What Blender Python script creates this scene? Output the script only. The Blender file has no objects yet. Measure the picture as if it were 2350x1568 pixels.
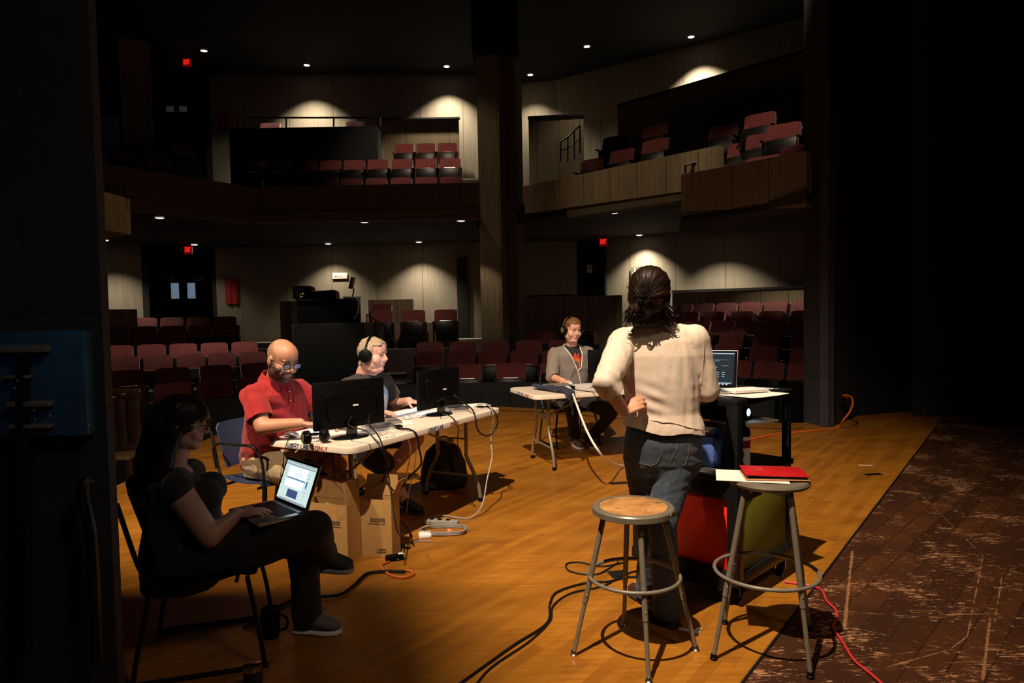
import bpy, bmesh, math, random
from mathutils import Vector, Matrix, Quaternion, noise
from mathutils.bvhtree import BVHTree
V = Vector
random.seed(7)
C = bpy.context.scene.collection
scene = bpy.context.scene

# ---------------------------------------------------------------- camera
FPX = 1567.0            # focal length in pixels of the 2350 px wide frame
CAM_H = 1.53
PITCH = math.radians(2.5)
ROLL = math.radians(1.05)
_f = V((0, math.cos(PITCH), -math.sin(PITCH)))
_r0 = V((1, 0, 0)); _u0 = V((0, math.sin(PITCH), math.cos(PITCH)))
_r = _r0 * math.cos(ROLL) - _u0 * math.sin(ROLL)
_u = _u0 * math.cos(ROLL) + _r0 * math.sin(ROLL)
CAM = V((0, 0, CAM_H))
cam_data = bpy.data.cameras.new('camera')
cam_data.sensor_width = 36.0
cam_data.lens = 36.0 * FPX / 2350.0
cam_data.clip_start = 0.05
cam_data.clip_end = 200
cam = bpy.data.objects.new('camera', cam_data)
C.objects.link(cam)
cam.matrix_world = Matrix(((_r.x, _u.x, -_f.x, CAM.x), (_r.y, _u.y, -_f.y, CAM.y), (_r.z, _u.z, -_f.z, CAM.z), (0, 0, 0, 1)))
scene.camera = cam

def ray(px, py):
    return _f + _r * ((px - 1175) / FPX) + _u * ((784 - py) / FPX)
def P(px, py, Y):
    d = ray(px, py); return CAM + d * (Y / d.y)
def PZ(px, py, z=0.0):
    d = ray(px, py); return CAM + d * ((z - CAM_H) / d.z)

# ---------------------------------------------------------------- world, exposure, stage light
scene.view_settings.view_transform = 'Standard'
scene.view_settings.look = 'None'
scene.view_settings.gamma = 1
scene.view_settings.use_curve_mapping = False
scene.view_settings.exposure = 0.0
scene.cycles.use_denoising = True
scene.cycles.max_bounces = 5
scene.cycles.diffuse_bounces = 3
scene.cycles.glossy_bounces = 3
scene.cycles.transmission_bounces = 4
scene.cycles.transparent_max_bounces = 6
world = bpy.data.worlds.new('world'); scene.world = world
world.use_nodes = True
world.node_tree.nodes['Background'].inputs[0].default_value = (0.5, 0.7, 1.0, 1)
world.node_tree.nodes['Background'].inputs[1].default_value = 0.0016

def look_rot(frm, to):
    return (V(to) - V(frm)).to_track_quat('-Z', 'Y').to_euler()
def spot(name, loc, target, power, color, angle, blend=0.3, radius=0.04, parent=None):
    l = bpy.data.lights.new(name, 'SPOT'); l.energy = power; l.color = color
    l.spot_size = math.radians(angle); l.spot_blend = blend; l.shadow_soft_size = radius
    o = bpy.data.objects.new(name, l); C.objects.link(o)
    o.location = loc; o.rotation_euler = look_rot(loc, target)
    return o
KEY = V((-1.3, .3, 8.0))
key = spot('stage_light_beam', KEY, KEY + V((.13, .65, -1.0)), 5700, (1.0, 0.80, 0.59), 60, 0.9, 0.045)
side = spot('added_side_spot', (-5.4, 1.7, 5.6), (-1.15, 5.0, .6), 1250, (1.0, 0.78, 0.56), 42, 0.9, 0.12)  # added spot from the left to light the seated men; no fixture
fill = spot('added_fill_spot', (3.4, -1.2, 6.5), (.7, 4.2, 0), 280, (1.0, 0.74, 0.50), 88, 1.0, 0.6)  # added soft fill that lifts the stage shadows; no fixture

# ---------------------------------------------------------------- materials
class NT:
    def __init__(s, name):
        s.m = bpy.data.materials.new(name); s.m.use_nodes = True
        s.t = s.m.node_tree; s.b = s.t.nodes['Principled BSDF']
    def n(s, typ, **kw):
        nd = s.t.nodes.new(typ)
        for k, v in kw.items():
            if k.startswith('i_'):
                nd.inputs[int(k[2:]) if k[2:].isdigit() else k[2:]].default_value = v
            else: setattr(nd, k, v)
        return nd
    def l(s, a, b): s.t.links.new(a, b)
    def math(s, op, a, b=None, c=None, clamp=False):
        nd = s.t.nodes.new('ShaderNodeMath'); nd.operation = op; nd.use_clamp = clamp
        for i, x in enumerate((a, b, c)):
            if x is None: continue
            if isinstance(x, (int, float)): nd.inputs[i].default_value = x
            else: s.l(x, nd.inputs[i])
        return nd.outputs[0]
    def mix(s, fac, a, b):
        nd = s.t.nodes.new('ShaderNodeMix'); nd.data_type = 'RGBA'
        for idx, x in ((0, fac), (6, a), (7, b)):
            if isinstance(x, (int, float)): nd.inputs[idx].default_value = x
            elif isinstance(x, tuple): nd.inputs[idx].default_value = (*x[:3], 1)
            else: s.l(x, nd.inputs[idx])
        return nd.outputs[2]
    def vec(s, rotz=0.0, scale=(1, 1, 1), src='Object', loc=(0, 0, 0)):
        tc = s.n('ShaderNodeTexCoord'); mp = s.n('ShaderNodeMapping')
        s.l(tc.outputs[src], mp.inputs[0])
        mp.inputs['Rotation'].default_value = (0, 0, rotz); mp.inputs['Scale'].default_value = scale
        mp.inputs['Location'].default_value = loc
        return mp.outputs[0]
    def noise(s, vec, scale=5, detail=3, rough=.5):
        nd = s.n('ShaderNodeTexNoise'); nd.inputs['Scale'].default_value = scale
        nd.inputs['Detail'].default_value = detail; nd.inputs['Roughness'].default_value = rough
        s.l(vec, nd.inputs['Vector']); return nd.outputs[0]
    def ramp(s, fac, stops):
        nd = s.n('ShaderNodeValToRGB'); cr = nd.color_ramp
        while len(cr.elements) < len(stops): cr.elements.new(.5)
        for e, (p, c) in zip(cr.elements, stops):
            e.position = p; e.color = (*c[:3], 1) if isinstance(c, tuple) else (c, c, c, 1)
        s.l(fac, nd.inputs[0]); return nd.outputs[0]
    def bump(s, h, strength=.3, dist=.01):
        nd = s.n('ShaderNodeBump'); nd.inputs['Strength'].default_value = strength; nd.inputs['Distance'].default_value = dist
        s.l(h, nd.inputs['Height']); s.l(nd.outputs[0], s.b.inputs['Normal'])

def simple(name, col, rough=.6, metal=0., var=.12, scale=12., bump=0., spec=.5, stretch=(1, 1, 1), sheen=0., coat=0.):
    """procedural material: base colour varied by noise, optional bump"""
    k = NT(name); v = k.vec(scale=stretch)
    f = k.noise(v, scale, 4)
    lo = tuple(c * (1 - var) for c in col); hi = tuple(min(1, c * (1 + var)) for c in col)
    k.l(k.ramp(f, [(.3, lo), (.7, hi)]), k.b.inputs['Base Color'])
    k.b.inputs['Roughness'].default_value = rough; k.b.inputs['Metallic'].default_value = metal
    k.b.inputs['Specular IOR Level'].default_value = spec
    if sheen: k.b.inputs['Sheen Weight'].default_value = sheen
    if coat: k.b.inputs['Coat Weight'].default_value = coat
    if bump: k.bump(f, bump, .004)
    return k.m
def emis(name, col, strength, base=(.004, .004, .004)):
    k = NT(name); k.b.inputs['Specular IOR Level'].default_value = .1; k.b.inputs['Base Color'].default_value = (*base, 1)
    k.b.inputs['Emission Color'].default_value = (*col, 1); k.b.inputs['Emission Strength'].default_value = strength
    return k.m

PLANK = math.atan2(6.0, 4.55)       # direction the boards run in, parallel to the stage opening
def mat_oak():
    k = NT('maple_stage_boards'); v = k.vec(rotz=-PLANK)
    br = k.n('ShaderNodeTexBrick', offset=.37, squash=1.0)
    k.l(v, br.inputs['Vector'])
    for nm, x in (('Scale', 1.0), ('Mortar Size', .0012), ('Brick Width', .95), ('Row Height', .058), ('Bias', 0.0)): br.inputs[nm].default_value = x
    br.inputs['Color1'].default_value = (.24, .086, .007, 1); br.inputs['Color2'].default_value = (.38, .147, .013, 1)
    br.inputs['Mortar'].default_value = (.20, .07, .014, 1)
    g = k.noise(k.vec(rotz=-PLANK, scale=(2.2, 30, 1)), 1.5, 5, .6)
    big = k.noise(k.vec(rotz=-PLANK, scale=(.9, 2.2, 1)), 1.6, 4, .6)
    c = k.mix(k.ramp(g, [(.38, .0), (.68, .65)]), br.outputs[0], (.17, .055, .005))
    c = k.mix(k.ramp(big, [(.4, .0), (.75, .5)]), c, (.43, .175, .018))
    scr = k.noise(k.vec(rotz=.5, scale=(1.2, 60, 1)), 2.0, 2, .4)
    c = k.mix(k.ramp(scr, [(.70, .0), (.76, .35)]), c, (.75, .42, .16))
    scr2 = k.noise(k.vec(rotz=1.9, scale=(1.5, 55, 1)), 1.7, 2, .4)
    c = k.mix(k.ramp(scr2, [(.25, .55), (.29, .0)]), c, (.10, .035, .01))
    k.l(c, k.b.inputs['Base Color'])
    k.l(k.ramp(big, [(.3, .30), (.8, .48)]), k.b.inputs['Roughness'])
    k.bump(br.outputs['Fac'], .15, .002)
    return k.m
def mat_darkfloor():
    k = NT('worn_dark_brown_floor_paint')
    br = k.n('ShaderNodeTexBrick', offset=.4); k.l(k.vec(rotz=-PLANK + .12), br.inputs['Vector'])
    for nm, x in (('Scale', 1.0), ('Mortar Size', .003), ('Brick Width', 1.3), ('Row Height', .13)): br.inputs[nm].default_value = x
    br.inputs['Color1'].default_value = (.035, .012, .005, 1); br.inputs['Color2'].default_value = (.085, .028, .009, 1)
    br.inputs['Mortar'].default_value = (.02, .008, .004, 1)
    c = br.outputs[0]
    grime = k.noise(k.vec(), 2.3, 5, .6)
    c = k.mix(k.ramp(grime, [(.42, .0), (.6, .7)]), c, (.035, .014, .008))
    wear = k.noise(k.vec(scale=(1, 1, 1)), 1.1, 3, .55)
    tot = None
    clus = k.ramp(k.noise(k.vec(loc=(3, 7, 0)), 2.6, 4, .6), [(.42, .0), (.62, 1.0)])
    for i, (rot, sx, sy, sc, th, gain) in enumerate([(.12, .9, 30, 3.0, .64, 40), (-.42, .8, 34, 2.6, .66, 40), (.75, .9, 30, 2.4, .67, 40), (-1.2, .8, 26, 2.6, .68, 40), (1.4, .8, 28, 2.6, .69, 40),
                                                    (.05, 3.2, 11, 4.2, .60, 30), (-.6, 3.0, 9, 4.0, .625, 30), (.5, 3.4, 10, 4.6, .635, 30)]):
        s_ = k.noise(k.vec(rotz=rot, scale=(sx, sy, 1), loc=(i * 3.1, i * 1.7, 0)), sc, 5, .72)
        th2 = k.math('SUBTRACT', th + .05, k.math('MULTIPLY', clus, .11))
        m = k.math('MULTIPLY', k.math('SUBTRACT', s_, th2), gain, clamp=True)
        tot = m if tot is None else k.math('MAXIMUM', tot, m)
    chip = k.noise(k.vec(scale=(1, 1, 1)), 30, 5, .75)
    ch = k.math('MULTIPLY', k.math('SUBTRACT', chip, k.math('SUBTRACT', .72, k.math('MULTIPLY', clus, .10))), 25, clamp=True)
    tot = k.math('MAXIMUM', tot, ch)
    # long scrapes left by dragged scenery: segments in floor coordinates
    tc = k.n('ShaderNodeTexCoord'); sx = k.n('ShaderNodeSeparateXYZ')
    k.l(tc.outputs['Object'], sx.inputs[0])
    wob = k.math('MULTIPLY', k.math('SUBTRACT', k.noise(k.vec(), 9, 3), .5), .035)
    segs = [((2084, 1105), (2256, 1275), .010), ((2256, 1275), (2220, 1460), .011), ((2220, 1460), (2180, 1490), .012), ((2180, 1490), (2030, 1532), .012),
            ((1956, 1265), (1938, 1440), .020), ((2300, 1320), (2282, 1430), .012), ((2272, 1420), (2255, 1560), .016), ((1900, 1400), (2170, 1420), .010),
            ((1960, 1440), (2350, 1530), .009), ((2190, 1110), (2300, 1122), .012), ((1880, 1520), (2150, 1490), .009), ((2000, 1230), (2350, 1300), .006)]
    for a, b, w in segs:
        A, B = PZ(*a), PZ(*b); d = B - A; L2 = d.x * d.x + d.y * d.y
        rx = k.math('SUBTRACT', sx.outputs[0], A.x); ry = k.math('SUBTRACT', sx.outputs[1], A.y)
        t = k.math('DIVIDE', k.math('ADD', k.math('MULTIPLY', rx, d.x), k.math('MULTIPLY', ry, d.y)), L2, clamp=True)
        qx = k.math('SUBTRACT', rx, k.math('MULTIPLY', t, d.x)); qy = k.math('SUBTRACT', ry, k.math('MULTIPLY', t, d.y))
        dist = k.math('SQRT', k.math('ADD', k.math('MULTIPLY', qx, qx), k.math('MULTIPLY', qy, qy)))
        m = k.math('MULTIPLY', k.math('SUBTRACT', w * .55, k.math('ADD', dist, k.math('ABSOLUTE', wob))), 260, clamp=True)
        tot = k.math('MAXIMUM', tot, k.math('MULTIPLY', m, k.math('MULTIPLY', k.noise(k.vec(), 55, 3, .7), 1.15)))
    c = k.mix(tot, c, (.36, .17, .075))
    k.l(c, k.b.inputs['Base Color'])
    k.l(k.math('ADD', .42, k.math('MULTIPLY', tot, .3)), k.b.inputs['Roughness'])
    k.bump(k.math('MULTIPLY', tot, -1), .25, .003)
    return k.m
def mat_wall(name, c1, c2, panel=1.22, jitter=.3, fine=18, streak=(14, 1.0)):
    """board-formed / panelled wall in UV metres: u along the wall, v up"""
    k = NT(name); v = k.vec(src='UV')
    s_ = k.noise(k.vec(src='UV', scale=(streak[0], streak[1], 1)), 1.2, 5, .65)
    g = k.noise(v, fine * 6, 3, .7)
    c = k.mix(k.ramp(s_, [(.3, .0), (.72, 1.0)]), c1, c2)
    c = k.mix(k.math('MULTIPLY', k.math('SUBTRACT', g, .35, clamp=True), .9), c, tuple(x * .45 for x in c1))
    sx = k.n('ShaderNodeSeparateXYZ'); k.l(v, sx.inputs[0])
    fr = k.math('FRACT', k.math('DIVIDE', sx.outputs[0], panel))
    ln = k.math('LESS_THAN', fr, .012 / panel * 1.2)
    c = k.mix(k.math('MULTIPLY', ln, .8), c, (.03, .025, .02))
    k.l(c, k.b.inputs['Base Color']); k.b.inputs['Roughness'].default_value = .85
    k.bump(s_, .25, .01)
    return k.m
def mat_block():
    k = NT('dark_painted_concrete_block')
    br = k.n('ShaderNodeTexBrick', offset=.5); k.l(k.vec(src='UV'), br.inputs['Vector'])
    for nm, x in (('Scale', 1.0), ('Mortar Size', .008), ('Brick Width', .78), ('Row Height', .31), ('Mortar Smooth', .3)): br.inputs[nm].default_value = x
    br.inputs['Color1'].default_value = (.026, .026, .029, 1); br.inputs['Color2'].default_value = (.033, .033, .036, 1); br.inputs['Mortar'].default_value = (.015, .015, .018, 1)
    g = k.noise(k.vec(), 8, 5, .7)
    k.l(k.mix(k.ramp(g, [(.3, .0), (.8, .6)]), br.outputs[0], (.025, .025, .028)), k.b.inputs['Base Color'])
    k.b.inputs['Roughness'].default_value = .75; k.bump(g, .4, .01)
    return k.m
def chipped_enamel():
    k = NT('chipped_grey_stool_enamel'); v = k.vec()
    a = k.ramp(k.noise(v, 14, 4), [(.3, (.145, .122, .088)), (.7, (.175, .148, .108))])
    ch = k.ramp(k.noise(k.vec(scale=(1, 1, .45)), 95, 4, .7), [(.63, .0), (.67, .85)])
    k.l(k.mix(ch, a, (.035, .025, .018)), k.b.inputs['Base Color'])
    k.b.inputs['Roughness'].default_value = .36; k.b.inputs['Metallic'].default_value = .1; k.bump(ch, .1, .001); return k.m
M = {}
M['oak'] = mat_oak(); M['darkfloor'] = mat_darkfloor(); M['block'] = mat_block()
M['wall'] = mat_wall('grey_panel_wall', (.19, .165, .122), (.27, .235, .172))
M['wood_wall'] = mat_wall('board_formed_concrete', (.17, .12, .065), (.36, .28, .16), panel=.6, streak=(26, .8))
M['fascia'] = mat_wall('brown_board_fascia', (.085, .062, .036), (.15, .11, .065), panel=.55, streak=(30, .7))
M['black'] = simple('flat_black_paint', (.005, .005, .0055), .85)
M['ceiling'] = simple('black_ceiling_paint', (.004, .004, .0045), .9)
M['darkwall'] = simple('near_black_wall_paint', (.008, .0075, .008), .85, bump=.2)
M['carpet'] = simple('dark_aisle_carpet', (.05, .03, .028), .95, var=.3, scale=60)
M['step'] = simple('grey_step_nosing', (.28, .24, .18), .8)
M['maroon'] = simple('maroon_seat_wool', (.17, .026, .026), .85, var=.25, scale=30, bump=.2, sheen=.3)
M['seatblack'] = simple('black_seat_shell', (.006, .005, .005), .4, spec=.3)
M['chrome'] = simple('worn_chrome', (.6, .58, .55), .25, 1., .1)
M['metal_black'] = simple('black_enamelled_tube', (.007, .007, .008), .35, spec=.35)
M['plastic_black'] = simple('black_plastic', (.0022, .0022, .0028), .5, var=.05, spec=.12)
M['gloss_black'] = simple('glossy_black_plastic', (.004, .004, .005), .14, var=.05, spec=.4)
M['grey_metal'] = simple('grey_powder_steel', (.19, .165, .13), .42, .2, .12, 25, bump=.05)
M['stool'] = chipped_enamel()
M['table'] = simple('white_blow_moulded_plastic', (.68, .58, .48), .42, var=.04, scale=80, bump=.08)
M['leg_grey'] = simple('grey_folding_leg_tube', (.22, .19, .15), .35, .35, .08)
M['white'] = simple('white_plastic', (.80, .79, .76), .4, var=.03)
M['white_cable'] = simple('white_cable_sleeve', (.75, .72, .66), .5, var=.03)
M['grey_cable'] = simple('grey_cable_sleeve', (.30, .30, .31), .5, var=.03)
M['black_cable'] = simple('black_rubber_cable', (.006, .006, .006), .5, var=.05, spec=.3)
M['red_cable'] = simple('red_rubber_cable', (.55, .03, .03), .45, var=.05)
M['orange_cable'] = simple('orange_rubber_cable', (.65, .12, .02), .45, var=.05)
M['paper'] = simple('white_paper', (.74, .68, .61), .8, var=.02)
M['card'] = simple('brown_corrugated_card', (.42, .23, .07), .85, var=.08, scale=30)
M['card_in'] = simple('brown_card_inner', (.36, .19, .06), .9, var=.08)
M['ink'] = simple('black_print_ink', (.01, .01, .01), .8)
M['ink_blue'] = simple('blue_stencil_paint', (.02, .07, .22), .7, var=.35, scale=120)
M['ink_red'] = simple('red_stencil_paint', (.42, .02, .02), .7, var=.35, scale=120)
M['silver'] = simple('brushed_aluminium', (.55, .55, .56), .32, .9, .05)
M['red_print'] = simple('faded_red_print', (.45, .22, .18), .8)
M['alu_cable'] = simple('dull_grey_plastic', (.25, .24, .22), .45)
M['blue_plastic'] = simple('navy_blue_plastic', (.024, .032, .070), .4, var=.08)
M['navy_cloth'] = simple('navy_cotton', (.022, .025, .05), .95, var=.2, scale=60, bump=.3)
M['red_leather'] = simple('red_leather', (.42, .008, .012), .38, var=.2, scale=90, bump=.25)
M['tan_leather'] = simple('tan_leather_edge', (.50, .22, .09), .6)
M['red_panel'] = simple('red_laminate_panel', (.72, .03, .012), .45, var=.05)
M['olive_panel'] = simple('olive_yellow_laminate', (.20, .18, .012), .5, var=.06)
M['stool_wood'] = None
k = NT('worn_hardboard_seat'); nz = k.noise(k.vec(), 9, 6, .65); nz2 = k.noise(k.vec(scale=(1, 3, 1)), 16, 5, .7)
c_ = k.mix(k.ramp(nz, [(.4, .0), (.6, 1.)]), (.30, .13, .035), (.46, .23, .075))
c_ = k.mix(k.ramp(nz2, [(.56, .0), (.64, .9)]), c_, (.045, .025, .012))
k.l(c_, k.b.inputs['Base Color']); k.b.inputs['Roughness'].default_value = .6; M['stool_wood'] = k.m

def thicken(mb, t):
    """gives an open surface a real thickness t on its inner side"""
    bm = mb.bm; bm.normal_update(); fs = list(bm.faces); bd = [e for e in bm.edges if len(e.link_faces) == 1]
    cp = {}
    for f in fs:
        for v in f.verts:
            if v not in cp: cp[v] = None
    for v in list(cp): cp[v] = bm.verts.new(v.co - v.normal * t)
    sides = []
    for e in bd:
        f = e.link_faces[0]; lp = [l for l in f.loops if l.edge == e][0]; a, b = lp.vert, lp.link_loop_next.vert
        sides.append((b, a, cp[a], cp[b]))
    mi = [(f, [cp[v] for v in reversed(f.verts)]) for f in fs]
    for f, vs in mi:
        nf = bm.faces.new(vs); nf.material_index = f.material_index
    for q in sides:
        try: bm.faces.new(q)
        except ValueError: pass
    return mb
# ---------------------------------------------------------------- mesh helpers
class MB:
    def __init__(s): s.bm = bmesh.new()
    def box(s, c, size, B=None, bevel=0.):
        """box centred at c, size (x,y,z) along basis B (3x3 Matrix, columns = axes)"""
        B = B or Matrix.Identity(3)
        vs = []
        for dz in (-.5, .5):
            for dx, dy in ((-.5, -.5), (.5, -.5), (.5, .5), (-.5, .5)):
                vs.append(s.bm.verts.new(V(c) + B @ V((dx * size[0], dy * size[1], dz * size[2]))))
        fs = []
        for f in ((3, 2, 1, 0), (4, 5, 6, 7), (0, 1, 5, 4), (1, 2, 6, 5), (2, 3, 7, 6), (3, 0, 4, 7)):
            fs.append(s.bm.faces.new([vs[i] for i in f]))
        if bevel > 0:
            es = list({e for f in fs for e in f.edges})
            bmesh.ops.bevel(s.bm, geom=es, offset=bevel, segments=2, profile=.5, affect='EDGES')
        return s
    def ring_skin(s, rings, cap=True, closed=False):
        rv = [[s.bm.verts.new(p) for p in r] for r in rings]
        n = len(rv[0])
        pairs = list(zip(rv[:-1], rv[1:])) + ([(rv[-1], rv[0])] if closed else [])
        for a, b in pairs:
            for i in range(n):
                j = (i + 1) % n
                s.bm.faces.new((a[i], a[j], b[j], b[i]))
        if cap and not closed:
            s.bm.faces.new(list(reversed(rv[0]))); s.bm.faces.new(rv[-1])
        return s
    def tube(s, pts, r, n=8, closed=False, flat=None):
        """tube along points; r number or list; flat=(ratio, axis) squashes the section"""
        pts = [V(p) for p in pts]; rings = []
        up = None
        m = len(pts)
        for i, p in enumerate(pts):
            if closed: d = pts[(i + 1) % m] - pts[i - 1]
            else: d = pts[min(i + 1, m - 1)] - pts[max(i - 1, 0)]
            if d.length < 1e-9: d = V((0, 0, 1))
            d.normalize()
            if up is None:
                up = V((0, 0, 1)) if abs(d.z) < .9 else V((1, 0, 0))
            x = up.cross(d)
            if x.length < 1e-6: x = d.orthogonal()
            x.normalize(); y = d.cross(x); up = y
            rr = r[i] if isinstance(r, (list, tuple)) else r
            rings.append([p + (x * math.cos(a) + y * math.sin(a)) * rr for a in [2 * math.pi * k / n for k in range(n)]])
        return s.ring_skin(rings, True, closed)
    def cyl(s, p0, p1, r0, r1=None, n=16):
        return s.tube([p0, p1], [r0, r0 if r1 is None else r1], n)
    def lathe(s, prof, c=(0, 0, 0), B=None, n=32):
        """profile [(r, z)] turned about the local z axis"""
        B = B or Matrix.Identity(3); rings = []
        for r, z in prof:
            rings.append([V(c) + B @ V((max(r, 1e-4) * math.cos(a), max(r, 1e-4) * math.sin(a), z)) for a in [2 * math.pi * k / n for k in range(n)]])
        return s.ring_skin(rings)
    def torus(s, c, R, r, B=None, n=40, m=8, sx=1., sy=1.):
        B = B or Matrix.Identity(3)
        pts = [V(c) + B @ V((R * sx * math.cos(a), R * sy * math.sin(a), 0)) for a in [2 * math.pi * k / n for k in range(n)]]
        return s.tube(pts, r, m, closed=True)
    def prism(s, poly, h, c=(0, 0, 0), B=None):
        """polygon [(x,y)] in the local xy plane pulled up by h along local z"""
        B = B or Matrix.Identity(3)
        a = [s.bm.verts.new(V(c) + B @ V((x, y, 0))) for x, y in poly]
        b = [s.bm.verts.new(V(c) + B @ V((x, y, h))) for x, y in poly]
        n = len(poly)
        s.bm.faces.new(list(reversed(a))); s.bm.faces.new(b)
        for i in range(n):
            j = (i + 1) % n; s.bm.faces.new((a[i], a[j], b[j], b[i]))
        return s
    def ell(s, c, rad, B=None, n=20, m=12):
        B = B or Matrix.Identity(3); rings = []
        for j in range(m + 1):
            t = math.pi * (j + .02) / (m + .04) - math.pi / 2
            rings.append([V(c) + B @ V((rad[0] * math.cos(t) * math.cos(a), rad[1] * math.cos(t) * math.sin(a), rad[2] * math.sin(t))) for a in [2 * math.pi * k / n for k in range(n)]])
        return s.ring_skin(rings)
    def cap(s, p0, p1, r0, r1=None, n=16):
        r1 = r0 if r1 is None else r1
        p0, p1 = V(p0), V(p1); d = p1 - p0; L = d.length
        if L < 1e-6: return s.ell(p0, (r0, r0, r0))
        d /= L; x = d.orthogonal().normalized(); y = d.cross(x)
        rings = []
        for j in range(6):
            t = -math.pi / 2 + (math.pi / 2) * j / 5; rr = max(r0 * math.cos(t), 1e-4)
            rings.append((p0 + d * r0 * math.sin(t), rr))
        for j in range(6):
            t = (math.pi / 2) * j / 5; rr = max(r1 * math.cos(t), 1e-4)
            rings.append((p1 + d * r1 * math.sin(t), rr))
        return s.ring_skin([[c + (x * math.cos(a) + y * math.sin(a)) * rr for a in [2 * math.pi * k / n for k in range(n)]] for c, rr in rings])
    def chain(s, pts, rads, n=16):
        for i in range(len(pts) - 1): s.cap(pts[i], pts[i + 1], rads[i], rads[i + 1], n)
        return s
    def loft(s, secs, n=28, p=2.0):
        """secs: (centre, axis_a, ra, axis_b, rb) superelliptic rings"""
        rings = []
        for c, a, ra, b, rb in secs:
            a = V(a).normalized(); b = V(b).normalized(); ring = []
            for k in range(n):
                t = 2 * math.pi * k / n; ct, st = math.cos(t), math.sin(t)
                ring.append(V(c) + a * (ra * math.copysign(abs(ct) ** (2 / p), ct)) + b * (rb * math.copysign(abs(st) ** (2 / p), st)))
            rings.append(ring)
        return s.ring_skin(rings)
    def grid(s, fn, nu, nv, thick=0.):
        """surface fn(u,v)->Vector for u,v in 0..1"""
        g = [[s.bm.verts.new(fn(i / nu, j / nv)) for j in range(nv + 1)] for i in range(nu + 1)]
        fs = [s.bm.faces.new((g[i][j], g[i + 1][j], g[i + 1][j + 1], g[i][j + 1])) for i in range(nu) for j in range(nv)]
        if thick: thicken(s, thick)
        return s

MATS = {}
def clean_new(name, data): 
    o = bpy.data.objects.new(name, data); C.objects.link(o); return o
def obj(name, mb, mat, parent=None, local=False, smooth=40, base=True):
    """links a mesh; world coordinates are taken into the parent's frame"""
    bm = mb.bm if isinstance(mb, MB) else mb
    bmesh.ops.recalc_face_normals(bm, faces=bm.faces)
    me = bpy.data.meshes.new(name); 
    X = None; T = Matrix.Identity(4)
    if parent is not None:
        T = MATS.get(parent.name, Matrix.Identity(4))
        if not local: bm.transform(T.inverted())
    elif base:
        xs = [v.co for v in bm.verts]
        lo = V([min(c[i] for c in xs) for i in range(3)]); hi = V([max(c[i] for c in xs) for i in range(3)])
        X = V(((lo.x + hi.x) / 2, (lo.y + hi.y) / 2, lo.z)); bm.transform(Matrix.Translation(-X)); T = Matrix.Translation(X)
    if smooth:
        for f in bm.faces: f.smooth = True
        for e in bm.edges:
            if len(e.link_faces) == 2 and e.calc_face_angle(0) > math.radians(smooth): e.smooth = False
    bm.to_mesh(me); bm.free()
    for m in (mat if isinstance(mat, (list, tuple)) else [mat]): me.materials.append(m)
    o = clean_new(name, me)
    if parent is not None: o.parent = parent
    elif X is not None: o.location = X
    MATS[o.name] = T
    return o
def frame(loc=(0, 0, 0), fwd=(0, 1, 0), up=(0, 0, 1)):
    """4x4 with local y = fwd, local z ~ up"""
    y = V(fwd).normalized(); x = y.cross(V(up)).normalized(); z = x.cross(y)
    m = Matrix((x, y, z)).transposed().to_4x4(); m.translation = V(loc); return m
def thing(name, label, cat, T=None, group=None):
    o = clean_new(name, None); o.empty_display_size = .05
    T = T if isinstance(T, Matrix) else Matrix.Translation(V(T or (0, 0, 0)))
    o.matrix_world = T; MATS[o.name] = T.copy()
    o['label'] = label; o['category'] = cat
    if group: o['group'] = group
    return o
def tag(o, label, cat, group=None, kind=None):
    o['label'] = label; o['category'] = cat
    if group: o['group'] = group
    if kind: o['kind'] = kind
    return o
def struct(name, mb, mat, parent=None, smooth=0):
    o = obj(name, mb, mat, parent, smooth=smooth)
    if parent is None: o['kind'] = 'structure'
    return o
def dup(root, T, label, group=None):
    r = root.copy(); C.objects.link(r); r.matrix_world = T; r['label'] = label
    if group: r['group'] = group
    for ch in list(root.children):
        c = ch.copy(); C.objects.link(c); c.parent = r
        for g in ch.children:
            d = g.copy(); C.objects.link(d); d.parent = c
    return r
def crom(pts, sub=8):
    pts = [V(p) for p in pts]; out = []
    q = [pts[0] * 2 - pts[1]] + pts + [pts[-1] * 2 - pts[-2]]
    for i in range(1, len(q) - 2):
        a, b, c, d = q[i - 1:i + 3]
        for k in range(sub):
            t = k / sub
            out.append(.5 * ((2 * b) + (c - a) * t + (2 * a - 5 * b + 4 * c - d) * t * t + (-a + 3 * b - 3 * c + d) * t ** 3))
    out.append(pts[-1]); return out
def cable(name, label, pts, r, mat, cat='cable', group=None, parent=None, sub=8):
    o = obj(name, MB().tube(crom(pts, sub), r, 7), mat, parent)
    if parent is None: tag(o, label, cat, group)
    return o
def text_mesh(body, size, thick=.0006):
    cu = bpy.data.curves.new('txt', 'FONT'); cu.body = body; cu.size = size; cu.extrude = thick / 2
    cu.offset = size * .012
    cu.align_x = 'CENTER'; cu.align_y = 'CENTER'; cu.resolution_u = 3
    o = bpy.data.objects.new('txt', cu); C.objects.link(o)
    dg = bpy.context.evaluated_depsgraph_get(); dg.update()
    me = bpy.data.meshes.new_from_object(o.evaluated_get(dg)); bm = bmesh.new(); bm.from_mesh(me)
    bpy.data.objects.remove(o); bpy.data.curves.remove(cu); bpy.data.meshes.remove(me)
    return bm
def text(name, body, size, c, right, up, mat, parent=None, sx=1., stencil=False):
    bm = text_mesh(body, size)
    x = V(right).normalized(); z = x.cross(V(up)).normalized(); y = z.cross(x)
    if stencil:      # the bridges of a stencil: a thin gap across the letters
        for co in (-.12 * size, ):
            pass
    m = Matrix((x, y, z)).transposed().to_4x4(); m.translation = V(c)
    bm.transform(m @ Matrix.Diagonal((sx, 1, 1, 1)))
    return obj(name, bm, mat, parent, smooth=0)
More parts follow.
